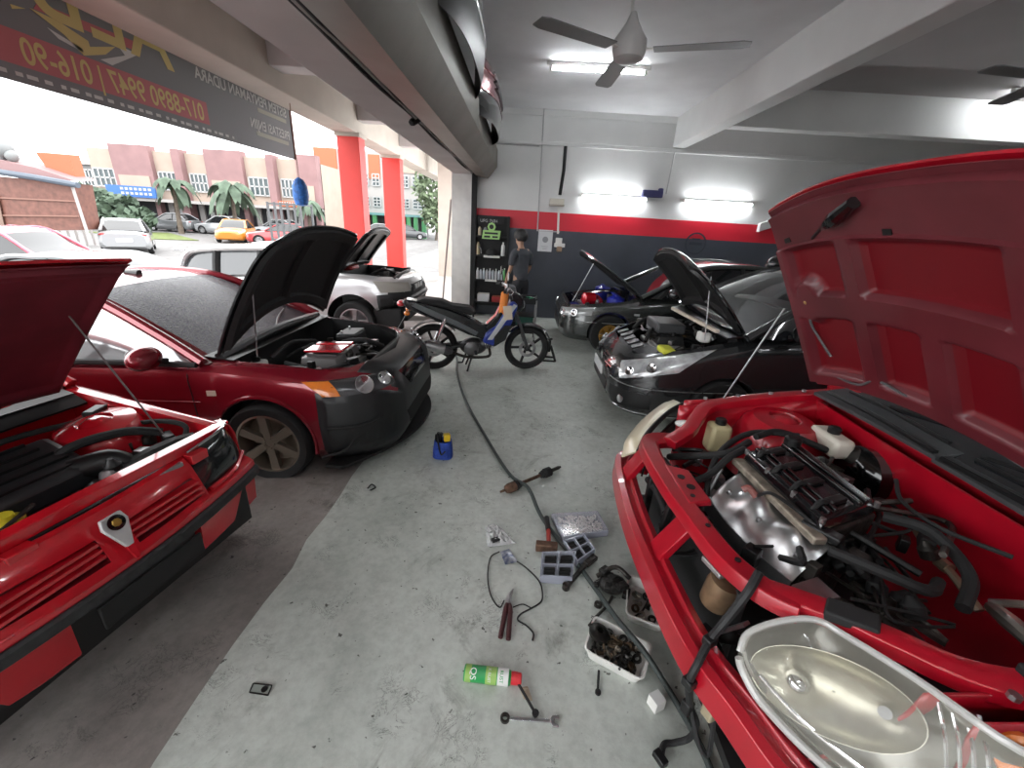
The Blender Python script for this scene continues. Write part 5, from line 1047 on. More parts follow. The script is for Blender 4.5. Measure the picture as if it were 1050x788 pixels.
sd = V((0, 0, 1)).cross(d); nrm = (V((0, -.55, .83))).normalized(); nrm = (nrm-d*nrm.dot(d)).normalized(); tv = d; tu = nrm.cross(d)
for s_, sz, x, off in (('QS', .034, .028, 0), ('X RUST', .016, Lc*.49, 0), ('RUST', .019, Lc*.73, 0)):
    g = MB(); text_mb(g, s_, sz, o_+d*(x)+nrm*(rc+.001), -tu, d, .0004, 'CENTER'); m2 = CWH if s_ != 'RUST' else GRN
    # wrap the letters round the can
    for i, p in enumerate(g.v):
        rel = p-o_; ax = rel.dot(d); tt = rel.dot(tu)/rc; g.v[i] = o_+d*ax+(nrm*math.cos(tt)+tu*math.sin(tt))*(rc+.0012)
    g.build('lettering', m2, t)
t = thing('black_rod', 'short black rod resting on a scrap of pale cloth below the spray can', 'rod', fl(540, 716))
MB().tube([fl(530, 699, .03), fl(549, 732, .008)], .006, 8).build('rod', BLKM, t); MB().lathe([(.012, -.006), (.014, .006)], fl(549, 732, .009), n=10).build('rod_end', BLKM, t)
g = MB().grid(crumple([fl(533, 707), fl(541, 705), fl(546, 720), fl(537, 718)], .012, 12, 6), 6, 6, .002); solo(g, 'cloth_scrap', mat('beige_cloth', (.45, .38, .28), .9), 'crumpled beige scrap of cloth under the black rod', 'cloth', ang=15)
# combination spanner
t = thing('spanner', 'chrome combination spanner lying at the near end of the floor', 'spanner', fl(543, 740))
a = fl(521, 738)+V((0, 0, .006)); b_ = fl(564, 741)+V((0, 0, .006)); d = (b_-a).normalized(); s_ = d.cross(V((0, 0, 1)))
MB().bar(a, b_, .013, .006).build('shank', CHR, t, bev=.002)
MB().lathe([(.018, -.006), (.018, .006), (.0095, .006), (.0095, -.006), (.018, -.006)], a-d*.012, n=18).build('ring_end', DIRTY, t)
pr = [(.0, -.008), (.01, -.019), (.034, -.02), (.034, -.009), (.016, -.007), (.014, .007), (.03, .012), (.03, .021), (.008, .019), (0, .008)]
MB().ext(pr, b_-V((0, 0, .005)), d, s_, -.01).build('open_end', CHR, t, bev=.0015)
g = MB().tube([fl(614, 688, .012), fl(613, 708, .007)], .005, 8); g.lathe([(.012, 0), (.012, .01)], fl(613, 711), n=10); solo(g, 'long_bolt', BLKM, 'long thin black bolt standing out from under the near tray', 'bolt')
c = fl(672, 730); t = thing('white_carton', 'small white cube carton on the floor beside the hose', 'box', c); MB().box(c+V((.005, .02, .026)), (.048, .048, .052), rz=.45).build('carton', WPLAS, t, bev=.002); MB().box(c+V((.005, .02, .053)), (.047, .047, .002), rz=.45).build('flap', mat('carton_lid', (.78, .78, .77), .5), t)
q = [fl(*p) for p in ((256, 711), (260, 702), (279, 704), (275, 714))]; ce = sum(q, V())/4; g = MB().hull(q, [p+V((0, 0, .004)) for p in q]); t = thing('floor_plate', 'small square metal plate let into the green floor near the concrete edge', 'floor plate', ce)
g.build('plate', mat('plate_grey', (.3, .34, .31), .45), t); 
for i in range(4): MB().bar(q[i]+V((0, 0, .004)), q[(i+1)%4]+V((0, 0, .004)), .004, .004).build('edge', BLK, t)
MB().lathe([(.012, 0), (.012, .004)], ce+V((.015, 0, .003)), n=12).build('hole', BLK, t)
g = MB().tube([fl(377, 501, .006), fl(381, 497, .012), fl(385, 500, .006), fl(380, 503, .006)], .005, 6, 5); solo(g, 'black_clip', BLK, 'tiny black clip on the floor near the maroon sedan, left of the tool bag', 'clip')
c = at(562, 369, z=0); t = thing('axle_stand', "small black axle stand beside the motorcycle's front wheel", 'axle stand', c)
for k in range(4):
    a = PI/4+k*PI/2; d = V((math.cos(a), math.sin(a), 0)); MB().bar(c+d*.13+V((0, 0, .012)), c+d*.03+V((0, 0, .2)), .03, .02).build('leg', BLKM, t, bev=.003)
MB().tube([c+V((0, 0, .12)), c+V((0, 0, .3))], .022, 8).build('post', BLKM, t); MB().box(c+V((0, 0, .3)), (.07, .04, .02)).build('saddle', BLKM, t, bev=.006)
for i in range(4):
    a, b_ = (PI/4+i*PI/2), (PI/4+(i+1)*PI/2); MB().bar(c+V((math.cos(a), math.sin(a), 0))*.13+V((0, 0, .012)), c+V((math.cos(b_), math.sin(b_), 0))*.13+V((0, 0, .012)), .02, .02).build('foot_rail', BLKM, t)
# ================================================================== motorcycle
MBLK = mat('bike_black', (.012, .013, .016), .25, coat=.6); MBLU = mat('bike_blue', (.015, .04, .3), .3, coat=.5); MGRY = mat('bike_grey', (.13, .14, .15), .35, coat=.3)
T = thing('motorcycle', 'black and blue underbone motorcycle with an orange tag on its bars, parked across the garage', 'motorcycle', (-1.02, 4.82, 0), math.radians(11))
def bwheel(x, nm):
    g = MB().lathe([(.215, -.03), (.26, -.042), (.283, -.02), (.288, 0), (.283, .02), (.26, .042), (.215, .03), (.21, 0), (.215, -.03)], (x, 0, .288), (0, 1, 0), 44); w_ = g.build(nm, RUB, T, loc=True)
    g = MB().lathe([(.218, -.03), (.205, -.02), (.2, 0), (.205, .02), (.218, .03)], (x, 0, .288), (0, 1, 0), 40, cap=False)
    for k in range(5):
        a = 2*PI*k/5+.4; d = V((math.cos(a), 0, math.sin(a))); e = V((math.cos(a+.22), 0, math.sin(a+.22))); c = V((x, 0, .288)); g.bar(c+d*.03, c+e*.207, .03, .022, up=(0, 1, 0))
    g.lathe([(.035, -.05), (.04, -.03), (.04, .03), (.035, .05)], (x, 0, .288), (0, 1, 0), 16); g.build('rim', mat('bike_rim', (.03, .03, .032), .4, .5), w_, loc=True)
    for k in range(1): MB().lathe([(.07, -.055), (.11, -.055), (.11, -.05), (.07, -.05), (.07, -.055)], (x, 0, .288), (0, 1, 0), 30).build('brake_disc', STEEL, w_, loc=True)
bwheel(0, 'rear_wheel'); bwheel(1.16, 'front_wheel')
def panel(nm, poly, hw, m, par=None, y=0, bev=.02):
    return MB().ext(poly, (0, y+hw, 0), (1, 0, 0), (0, 0, 1), 2*hw).build(nm, m, par or T, bev=bev, loc=True)
panel('tail_body', [(-.36, .84), (-.3, .76), (-.05, .66), (.2, .56), (.42, .46), (.62, .40), (.7, .44), (.62, .56), (.45, .66), (.2, .76), (-.1, .84), (-.3, .87)], .09, MBLK)
for sg in (-1, 1): panel('side_stripe', [(-.25, .80), (-.05, .70), (.25, .58), (.5, .46), (.53, .50), (.28, .63), (0, .75), (-.2, .83)], .004, MGRY, y=sg*.092, bev=.002)
s = panel('seat', [(-.2, .86), (-.1, .89), (.1, .87), (.22, .82), (.42, .80), (.5, .75), (.44, .7), (.2, .77), (-.1, .83)], .11, BLKM)
MB().ell((-.37, 0, .81), (.05, .07, .04)).build('tail_light', mat('tail_red', (.6, .02, .03), .2, coat=1), T, loc=True)
for sg in (-1, 1): MB().ell((-.3, sg*.12, .72), (.035, .03, .03)).build('rear_indicator', AMBER, T, loc=True)
MB().bar((-.28, 0, .74), (-.42, 0, .5), .12, .015).build('rear_mudguard', BLK, T, bev=.004, loc=True)
panel('leg_shield', [(.58, .38), (.74, .32), (.86, .42), (.93, .62), (1.0, .84), (.93, .9), (.84, .76), (.74, .58), (.62, .5)], .13, MBLU, bev=.03)
for sg in (-1, 1):
    panel('white_chevron', [(.64, .42), (.7, .42), (.9, .72), (.98, .84), (.94, .86), (.84, .74)], .004, mat('bike_white', (.6, .62, .65), .3), y=sg*.133, bev=.002)
    panel('black_wing', [(.72, .33), (.86, .42), (.92, .6), (.84, .6), (.72, .46)], .004, MBLK, y=sg*.136, bev=.002)
panel('inner_body', [(.4, .5), (.62, .4), (.74, .5), (.84, .76), (.9, .9), (.84, .92), (.74, .7), (.62, .58), (.5, .6)], .07, MBLK)
panel('front_cowl', [(.92, .84), (1.02, .74), (1.08, .82), (1.06, .94), (.96, 1.0), (.88, .98)], .1, MBLK, bev=.03)
MB().ell((1.06, 0, .84), (.04, .08, .06)).build('headlight', LENS, T, loc=True)
panel('handlebar_cover', [(.84, .96), (.98, .98), (.96, 1.06), (.86, 1.07)], .07, MGRY, bev=.02)
h_ = MB().tube([(.8, -.33, 1.03), (.86, -.2, 1.05), (.89, 0, 1.02), (.86, .2, 1.05), (.8, .33, 1.03)], .013, 8, 6).build('handlebar', STEEL, T, loc=True)
for sg in (-1, 1):
    MB().tube([(.79, sg*.35, 1.03), (.83, sg*.24, 1.045)], .019, 8).build('grip', RUB, h_, loc=True)
    MB().tube([(.88, sg*.2, 1.04), (.9, sg*.28, 1.02), (.86, sg*.36, 1.0)], .006, 6, 4).build('brake_lever', CHR, h_, loc=True)
    MB().tube([(.93, sg*.06, .86), (1.05, sg*.07, .58), (1.16, sg*.06, .288)], .02, 10).build('fork_leg', mat('fork_grey', (.1, .1, .105), .35, .7), T, loc=True)
    MB().tube([(.42, sg*.06, .34), (.2, sg*.075, .30), (0, sg*.07, .288)], .022, 8).build('swingarm', BLK, T, loc=True)
    MB().tube([(.02, sg*.1, .36), (.14, sg*.1, .66)], .02, 10).build('shock_absorber', CHR, T, loc=True)
    MB().bar((.5, sg*.1, .27), (.5, sg*.22, .26), .03, .02).build('foot_peg', RUB, T, bev=.004, loc=True)
    MB().lathe([(.02, 0), (.055, .004), (.05, .012)], (.84, sg*.3, 1.2), (-1, 0, 0), 16).build('mirror', BLKG, h_, loc=True); MB().tube([(.85, sg*.2, 1.05), (.84, sg*.29, 1.18)], .006, 6).build('mirror_stem', BLK, h_, loc=True)
g = MB().grid(lambda a, b_: (1.16+(.315-.01*abs(2*b_-1))*math.cos(.35+2.0*a), (b_-.5)*.11, .288+(.315-.03*abs(2*b_-1)**2)*math.sin(.35+2.0*a)), 16, 6, .006); g.build('front_mudguard', MBLK, T, loc=True)
g = MB().grid(lambda a, b_: (.0+.325*math.cos(.7+1.9*a), (b_-.5)*.12, .288+.325*math.sin(.7+1.9*a)), 14, 4, .006); g.build('rear_hugger', BLK, T, loc=True)
g = MB().ell((.48, 0, .30), (.17, .1, .11)); g.lathe([(.06, -.03), (.075, 0), (.075, .1), (.05, .13)], (.58, 0, .33), (1, 0, .25), 16); e_ = g.build('engine', mat('engine_dark_alloy', (.09, .09, .095), .4, .8, var=.3, vs=20), T, loc=True)
for k in range(5): MB().lathe([(.09, 0), (.09, .006)], (.62+.022*k, 0, .34+.006*k), (1, 0, .25), 16).build('cooling_fin', ALU, e_, loc=True)
for sg in (-1, 1): MB().lathe([(.09, 0), (.085, .02), (.05, .03)], (.45, sg*.09, .29), (0, sg, 0), 20).build('engine_case', mat('case_grey', (.22, .22, .23), .35, .8), e_, loc=True)
x_ = MB().tube([(.68, -.03, .28), (.66, -.1, .2), (.4, -.13, .2), (.22, -.14, .26)], .018, 8, 6).build('exhaust_pipe', DIRTY, T, loc=True)
MB().lathe([(.025, 0), (.05, .05), (.055, .3), (.05, .38), (.03, .4)], (.22, -.15, .27), (-1, -.02, .26), 20).build('silencer', mat('silencer_grey', (.14, .14, .15), .35, .6), x_, loc=True)
MB().lathe([(.058, .1), (.06, .12), (.06, .3), (.058, .32)], (.22, -.155, .275), (-1, -.02, .26), 20).build('heat_guard', STEEL, x_, loc=True)
MB().tube([(.42, .1, .24), (.36, .2, .02), (.3, .22, .012)], .012, 8).build('side_stand', BLK, T, loc=True)
for sg in (-1, 1): MB().tube([(.46, sg*.08, .2), (.4, sg*.14, .012)], .012, 8).build('centre_stand', BLK, T, loc=True)
g = MB().grid(lambda a, b_: (.77+.09*b_-.02*a, -.2-.04*math.sin(PI*b_), 1.0-.24*a+.02*math.sin(6*b_)), 8, 8, .006); o = g.build('tmp', mat('orange_cloth', (.8, .25, .05), .8), T, loc=True); o.name = 'orange_tag'; WM[o.name] = WM[T.name]
MB().bar((.84, -.26, .86), (.86, -.27, .70), .1, .004, up=(0, 1, 0)).build('white_tag', mat('pale_tag', (.72, .62, .5), .7), T, loc=True)
# ================================================================== the man at the shelf
SKIN = mat('skin', (.42, .24, .16), .5); HAIR = mat('black_hair', (.01, .009, .009), .5, bump=.6, bs=120); SHIRT = mat('charcoal_tshirt', (.055, .06, .07), .85, var=.15, vs=10); PANTS = mat('dark_trousers', (.02, .021, .025), .85)
def skin_mesh(name, pts, edges, m, par, root=0, sub=2):
    me = bpy.data.meshes.new(name); me.from_pydata([p[0] for p in pts], edges, []); o = bpy.data.objects.new(name, me); COL.objects.link(o)
    s = o.modifiers.new('skin', 'SKIN'); s.use_smooth_shade = True
    for i, p in enumerate(pts):
        r = p[1]; r = r if hasattr(r, '__len__') else (r, r); me.skin_vertices[0].data[i].radius = r; me.skin_vertices[0].data[i].use_root = (i == root)
    u = o.modifiers.new('sub', 'SUBSURF'); u.levels = sub; u.render_levels = sub; me.materials.append(m); bpy.context.view_layer.update()
    mm = bpy.data.meshes.new_from_object(o.evaluated_get(bpy.context.evaluated_depsgraph_get())); o.modifiers.clear(); o.data = mm; mm.name = name
    mm.polygons.foreach_set('use_smooth', [True]*len(mm.polygons)); o.parent = par; WM[o.name] = WM[par.name]; return o
P = thing('person', 'man in a charcoal t-shirt standing with his back half turned, looking down at the shelf', 'person', (-.02, 7.42, 0), math.radians(40)); P.scale = (.95, .95, .94)
B = [((0, 0, .93), (.12, .1)), ((0, .01, 1.06), (.12, .09)), ((0, .02, 1.2), (.135, .1)), ((0, .02, 1.36), (.15, .09)), ((0, .03, 1.43), (.07, .06)), ((0, .05, 1.49), .048), ((0, .075, 1.56), (.06, .07)), ((0, .085, 1.63), (.075, .09)), ((0, .075, 1.70), (.06, .07))]
E = [(i, i+1) for i in range(8)]
def limb(start, chain):
    p = start
    for q in chain: B.append(q); E.append((p, len(B)-1)); p = len(B)-1
    return p
HANDS = {}
for sg in (-1, 1):
    k = limb(3, [((sg*.13, .015, 1.385), (.065, .06)), ((sg*.185, .01, 1.34), .052), ((sg*.215, .02, 1.2), .044), ((sg*.225, .03, 1.09), .038), ((sg*.215, .1, .98), .034), ((sg*.2, .16, .88), .026)])
    h = limb(k, [((sg*.198, .175, .84), (.018, .03)), ((sg*.195, .195, .79), (.016, .036))])
    for j in range(4):
        o_ = (j-1.5)*.018; l = (.062, .072, .068, .055)[j]
        limb(h, [((sg*.194, .198+o_, .77), .0095), ((sg*.188, .205+o_, .77-l*.5), .0088), ((sg*.178, .206+o_, .77-l*.95), .0078)])
    limb(h-1 if False else k+1, [((sg*.19, .2+.012, .83), .011), ((sg*.183, .228, .80), .0098), ((sg*.178, .235, .77), .0085)])
    limb(0, [((sg*.09, 0, .84), (.085, .085)), ((sg*.1, .01, .62), .072), ((sg*.1, .02, .48), .055), ((sg*.1, .0, .3), .05), ((sg*.1, -.02, .1), .036), ((sg*.1, .03, .045), (.04, .035)), ((sg*.105, .15, .03), (.042, .022))])
limb(7, [((0, .175, 1.612), .016), ((0, .195, 1.60), .011)])
for sg in (-1, 1): limb(7, [((sg*.078, .07, 1.63), (.014, .022)), ((sg*.088, .06, 1.63), (.007, .02))])
limb(6, [((0, .14, 1.545), (.03, .022))])
body = skin_mesh('body', B, E, SKIN, P)
for sg in (-1, 1): MB().ell((sg*.03, .165, 1.645), (.012, .008, .008)).build('eye', BLKG, P, loc=True)
MB().ell((0, .168, 1.568), (.025, .008, .006)).build('mouth', mat('lips', (.35, .14, .12), .5), P, loc=True)
g = MB(); r = random.Random(3)
def hairf(u, v):
    a = 2*PI*u; t_ = PI*(.62 if math.sin(a) > -.2 else .74)*v; fr = max(0, math.sin(a)); cutz = 1-.35*fr*(v > .7); rr = 1+.05*math.sin(9*a+7*v)
    return (.108*rr*math.sin(t_)*math.cos(a), .065+.124*rr*math.sin(t_)*math.sin(a)*(1 if math.sin(a) < 0 else .96), 1.655+.118*math.cos(t_)*(1 if v < .6 else cutz))
g.grid(hairf, 30, 12, .012); g.build('hair', HAIR, P, loc=True)
for k in range(26):
    a = r.uniform(0, 2*PI); p = V((.085*math.cos(a), .07+.1*math.sin(a), 1.70)); MB().tube([(0, .07, 1.755), p, p+V((.02*math.cos(a), .02*math.sin(a), -.05-.03*(math.sin(a) < .2)))], [.02, .022, .006], 6, 4).build('hair_lock', HAIR, P, loc=True)
S_ = [((0, 0, .80), (.152, .13)), ((0, .005, 1.0), (.15, .125)), ((0, .02, 1.2), (.155, .122)), ((0, .02, 1.36), (.168, .108)), ((0, .028, 1.425), (.09, .075))]; SE = [(0, 1), (1, 2), (2, 3), (3, 4)]
for sg in (-1, 1):
    n0 = len(S_); S_ += [((sg*.14, .015, 1.385), (.08, .078)), ((sg*.19, .01, 1.335), .07), ((sg*.218, .018, 1.2), .066), ((sg*.222, .022, 1.13), .066)]; SE += [(3, n0), (n0, n0+1), (n0+1, n0+2), (n0+2, n0+3)]
skin_mesh('t_shirt', S_, SE, SHIRT, P, 2)
S_ = [((0, 0, .95), (.13, .112)), ((0, 0, .88), (.135, .115))]; SE = [(0, 1)]
for sg in (-1, 1):
    n0 = len(S_); S_ += [((sg*.09, 0, .8), (.098, .1)), ((sg*.1, .01, .6), .085), ((sg*.1, .02, .46), .07), ((sg*.1, .0, .28), .064), ((sg*.1, -.015, .09), .058)]; SE += [(1, n0)]+[(n0+i, n0+i+1) for i in range(4)]
skin_mesh('trousers', S_, SE, PANTS, P, 0)
for sg in (-1, 1): MB().ell((sg*.102, .07, .035), (.05, .14, .04)).build('shoe', BLK, P, loc=True)
# ================================================================== tool shelf with bottles
def wl(px, py, y=8.05): return at(px, py, y=y)
xl, xr_ = -.90, -.30
T = thing('storage_shelf', 'black metal shelf full of bottles and tools between the shutter rail and the man', 'shelf', ((xl+xr_)/2, 8.05, 0))
for x in (xl, xr_):
    for y in (7.92, 8.18): MB().bar((x, y, 0), (x, y, 1.86), .035).build('post', BLKM, T, bev=.003)
for z in (.3, .72, 1.16, 1.5): MB().b2((xl, 7.9, z-.015), (xr_, 8.2, z+.015)).build('shelf_board', BLKM, T, bev=.003)
MB().b2((xl, 8.18, .2), (xr_, 8.2, 1.86)).build('back_panel', mat('shelf_back', (.015, .015, .016), .7), T)
c = V((-.62, 7.9, 1.77)); t = thing('number_plate', 'black number plate with white characters on top of the shelf', 'number plate', c+V((0, 0, -.05)))
MB().box(c, (.46, .012, .1)).build('plate', BLKM, t, bev=.003)
g = MB(); text_mb(g, 'UFG 7684', .075, c+V((-.19, -.0075, -.027)), (1, 0, 0), (0, 0, 1), .001, 'LEFT', 1.0, -.012); g.build('characters', mat('plate_white', (.5, .5, .5), .4), t)
c = V((-.6, 7.885, 1.56)); t = thing('green_sign', 'lime green cut-out sign with dark lettering hung on the shelf below the plate', 'sign', c)
LIME = mat('lime_board', (.35, .6, .2), .5)
MB().hull([c+V(p) for p in ((-.17, 0, -.1), (.15, 0, -.1), (.17, 0, .05), (-.15, 0, .05))], [c+V(p)+V((0, -.01, 0)) for p in ((-.17, 0, -.1), (.15, 0, -.1), (.17, 0, .05), (-.15, 0, .05))]).build('board', LIME, t, bev=.004)
MB().lathe([(.075, 0), (.075, .01)], c+V((.0, 0, .11)), (0, -1, 0), 8).build('board_top', LIME, t); MB().lathe([(.04, .01), (.04, .012)], c+V((.0, 0, .11)), (0, -1, 0), 14).build('emblem', BLK, t)
for k, (x0, x1, z) in enumerate(((-.12, .12, .0), (-.13, -.02, -.06), (.02, .12, -.06))): MB().b2((c.x+x0, c.y-.013, c.z+z-.016), (c.x+x1, c.y-.01, c.z+z+.016)).build('lettering_bar', BLK, t)
r = random.Random(8); cols = [(.65, .66, .68), (.62, .64, .7), (.5, .55, .6), (.1, .25, .1), (.6, .6, .58)]
def bottle(x, y, z, h, r_, c, cap, lab, grp):
    t = thing('bottle', lab, 'bottle', (x, y, z), 0, grp)
    MB().lathe([(r_*.9, 0), (r_, .006), (r_, h*.68), (r_*.75, h*.8), (r_*.4, h*.86), (r_*.4, h*.92)], (x, y, z), n=12).build('flask', mat('bottle_%d' % int(c[0]*1000+c[2]*10), c, .35), t)
    MB().lathe([(r_*.45, h*.9), (r_*.45, h)], (x, y, z), n=10).build('cap', cap, t); return t
for k in range(9): bottle(-.84+.058*k, 7.96, .735, .2, .024, cols[k % 3], BLK if k % 2 else MATS['can_white'], 'pale bottle standing in the row on the middle board of the shelf', 'pale bottles on the middle board')
bottle(-.33, 7.95, .735, .22, .03, (.12, .4, .12), MATS['can_white'], 'green bottle at the right end of the middle shelf board', None)
bottle(-.38, 7.95, 1.175, .24, .035, (.66, .66, .64), MATS['can_white'], 'white bottle on the third shelf board, beside the man\'s face', None)
for k in range(3): bottle(-.82+.1*k, 7.98, 1.515, .16, .03, ((.5, .42, .3), (.2, .2, .22), (.3, .12, .1))[k], BLK, ('tan', 'grey', 'brown')[k]+' small bottle on the top shelf board behind the green sign', None)
c = V((-.6, 7.98, 1.175)); t = thing('safety_cap', 'black rounded cap resting on the third shelf board below the green sign', 'cap', c); g = MB().grid(lambda u, v: c+V((.1*math.cos(2*PI*u)*math.sin(PI/2*v), .09*math.sin(2*PI*u)*math.sin(PI/2*v), .12*math.cos(PI/2*v))), 20, 8, .006); g.build('crown', BLKM, t); MB().hull([c+V(p) for p in ((-.07, -.07, .005), (.07, -.07, .005), (.05, -.15, .0), (-.05, -.15, .0))], [c+V(p) for p in ((-.07, -.07, .012), (.07, -.07, .012), (.05, -.15, .006), (-.05, -.15, .006))]).build('peak', BLKM, t)
for k, (x, z, w_, lab) in enumerate(((-.58, 1.1, .3, 'white price strip clipped to the third shelf board'), (-.58, .67, .22, 'white price strip clipped to the middle shelf board'))):
    solo(MB().b2((x-w_/2, 7.885, z+.035), (x+w_/2, 7.893, z+.075)), 'label_strip', WPLAS, lab, 'label')
for k, (x, d, m_, lab) in enumerate(((-.72, (.22, .2, .14), 'paper', 'white carton on the lowest shelf board'), (-.45, (.2, .2, .1), 'dull_red', 'dull red carton on the lowest shelf board'))):
    c = V((x, 8.02, .315+d[2]/2)); t = thing('carton', lab, 'box', c-V((0, 0, d[2]/2))); MB().box(c, d).build('carton_body', MATS[m_], t, bev=.004); MB().box(c+V((0, 0, d[2]/2)), (d[0]*.98, .03, .004)).build('tape', mat('brown_tape', (.4, .28, .15), .4), t)
c = V((-.84, 7.99, 1.175)); t = thing('grease_gun', 'tan handled tool standing at the left end of the third shelf board', 'tool', c); MB().lathe([(.03, 0), (.03, .16), (.02, .2), (.012, .22)], c, n=12).build('barrel', mat('tan_tool', (.4, .33, .2), .5), t); MB().tube([c+V((.0, -.02, .15)), c+V((.05, -.04, .1)), c+V((.06, -.04, .02))], .01, 6, 4).build('lever', STEEL, t)
# trolley
c = V((-.02, 6.45, 0)); T = thing('tool_trolley', 'black tool trolley with cluttered tray behind the motorcycle', 'trolley', c)
for z, h in ((.16, .1), (.62, .08)):
    MB().b2((c.x-.28, 6.25, z), (c.x+.28, 6.65, z+.012)).build('tray_floor', BLKM, T)
    for a, b_ in (((-.28, 6.25), (.28, 6.26)), ((-.28, 6.64), (.28, 6.65)), ((-.28, 6.25), (-.27, 6.65)), ((.27, 6.25), (.28, 6.65))): MB().b2((c.x+a[0], a[1], z), (c.x+b_[0], b_[1], z+h)).build('tray_side', mat('trolley_black', (.03, .03, .032), .35, .4), T)
for x in (-.27, .27):
    for y in (6.26, 6.64): MB().bar((c.x+x, y, .05), (c.x+x, y, .68), .025).build('leg', STEEL, T); MB().lathe([(.035, -.012), (.035, .012)], (c.x+x, y, .036), (1, 0, 0), 14).build('caster', RUB, T)
r = random.Random(14)
for k, (nm, lab) in enumerate((('impact_wrench', 'black impact wrench lying in the trolley tray'), ('socket_set', 'grey socket case lying in the trolley tray'), ('ratchet', 'steel ratchet lying across the trolley tray'), ('screwdriver', 'thin screwdriver at the right of the trolley tray'))):
    p = V((c.x-.18+.13*k, 6.38+.05*(k % 2), .64)); t = thing(nm, lab, 'tool', p)
    if k == 0: MB().lathe([(.03, 0), (.045, .03), (.045, .13), (.025, .16), (.015, .2)], p+V((-.06, 0, .06)), (1, 0, 0), 14).build('motor', BLK, t); MB().bar(p+V((-.02, 0, .05)), p+V((-.04, -.1, .03)), .035, .04).build('handle', RUB, t, bev=.006)
    elif k == 1: MB().box(p+V((0, 0, .035)), (.16, .12, .06)).build('case', GREY, t, bev=.008); MB().box(p+V((0, -.062, .035)), (.04, .006, .02)).build('latch', CHR, t)
    elif k == 2: MB().bar(p+V((-.1, 0, .06)), p+V((.12, .06, .06)), .016).build('shank', CHR, t); MB().lathe([(.025, -.012), (.025, .012)], p+V((.12, .06, .06)), n=14).build('head', CHR, t)
    else: MB().tube([p+V((0, -.02, .05)), p+V((.07, .1, .05))], .005, 6).build('blade', STEEL, t); MB().tube([p+V((0, -.02, .05)), p+V((-.05, -.1, .05))], .014, 8).build('handle', mat('green_grip', (.02, .2, .1), .4), t)
c2 = c+V((.1, .0, .175)); t = thing('green_bin', 'dark green bin on the lower tray of the trolley', 'bin', c2); MB().hull([c2+V(p) for p in ((-.12, -.14, 0), (.12, -.14, 0), (.12, .14, 0), (-.12, .14, 0))], [c2+V(p) for p in ((-.14, -.16, .24), (.14, -.16, .24), (.14, .16, .24), (-.14, .16, .24))]).build('tub', mat('bin_green', (.01, .07, .05), .5), t, bev=.01); MB().b2((c2.x-.15, c2.y-.17, c2.z+.235), (c2.x+.15, c2.y+.17, c2.z+.25)).build('rim', BLK, t)
# leaning pole on the walkway
g = MB().tube([(-1.66, 8.75, .045), (-1.41, 8.35, 2.1)], .018, 8); g.lathe([(.03, 0), (.03, .04)], (-1.66, 8.75, .03), n=10); solo(g, 'metal_pole', mat('dull_pole', (.2, .18, .17), .5, .6), 'dull metal pole leaning against the white shutter jamb', 'pole')
# ================================================================== bumpers stored on the shutter hood
def stored_bumper(label, y0, y1, x0, xm, z0, z1, m, low, seed):
    t = thing('car_bumper', label, 'car bumper', ((x0+xm)/2, (y0+y1)/2, z0))
    def f(u, v):
        q = 2*u-1; x = x0+(xm-x0)*(1-abs(q)**3.2); y = (y0+y1)/2+(y1-y0)/2*(q*(1-.0*v)); z = z0+(z1-z0)*v; return (x-.05*(2*v-1)**2-.05*v, y, z)
    MB().grid(lambda u, v: f(u, .42+.58*v), 40, 10, .006).build('skin', m, t); MB().grid(lambda u, v: f(u, .42*v), 40, 6, .006).build('lower_skin', low, t)
    for v in (.42, .8): MB().tube([V(f(u, v))+V((.004, 0, 0)) for u in np.linspace(0, 1, 30)], .008, 6).build('crease', m, t)
    return t, f
t, f = stored_bumper('grey car bumper stored on top of the shutter hood, nearest the camera', 2.75, 4.85, -.56, -.40, 2.86, 3.5, mat('bumper_grey', (.2, .2, .205), .3, .4, coat=.5), BLK, 1)
MB().box((-.53, 3.25, 3.25), (.02, .3, .16), rz=.0).build('white_backing', WPLAS, t)
t, f = stored_bumper('dark red and black car bumper stored on the shutter hood behind the grey one', 5.0, 6.95, -.555, -.37, 2.80, 3.36, MAROON, BLKG, 2)
for v in (.62, .74, .88): MB().tube([V(f(u, v))+V((.012, 0, 0)) for u in np.linspace(.25, .75, 16)], .016, 6).build('grille_bar', CHR if v > .8 else BLK, t)
for u, v in ((.62, .3), (.8, .34)): MB().lathe([(.02, 0), (.016, .01)], V(f(u, v))+V((.006, 0, 0)), (1, 0, 0), 12).build('clip', MATS['can_white'], t)
# ================================================================== banner over the forecourt, seen from behind
BX = -3.68; bp = lambda px, py: at(px, py, x=BX)
zt = 3.33; zbm = 2.49; ye = 7.2; y0 = .6
T = thing('banner', 'grey banner with mirrored yellow and white lettering hung outside over the forecourt, seen from behind', 'banner', (BX, 4, zbm))
MB().b2((BX-.006, y0, zbm), (BX, ye, zt)).build('sheet', mat('banner_grey', (.2, .205, .21), .6), T)
YT = mat('banner_yellow', (.62, .5, .2), .6); WTX = mat('banner_white', (.6, .6, .58), .6); RDT = mat('banner_red', (.5, .14, .15), .6)
MB().tube([(BX, y0, zt+.01), (BX, ye, zt+.01)], .02, 8).build('top_pole', BLKM, T); MB().bar((BX, ye, zbm), (BX, ye, zt), .02, .03).build('end_batten', mat('red_batten', (.35, .12, .1), .6), T)
XO = BX+.003
def btext(s, size, y, z, m, nm, sq=1.0):
    g = MB(); text_mb(g, s, size, (XO, y, z), (0, -1, 0), (0, 0, 1), .001, 'LEFT', sq); g.build(nm, m, T)
btext('SISTEM PENYAMAN UDARA', .16, ye-.12, 3.03, WTX, 'lettering', .93); btext('PRESTASI ENJIN', .16, ye-.1, 2.74, WTX, 'lettering', .87)
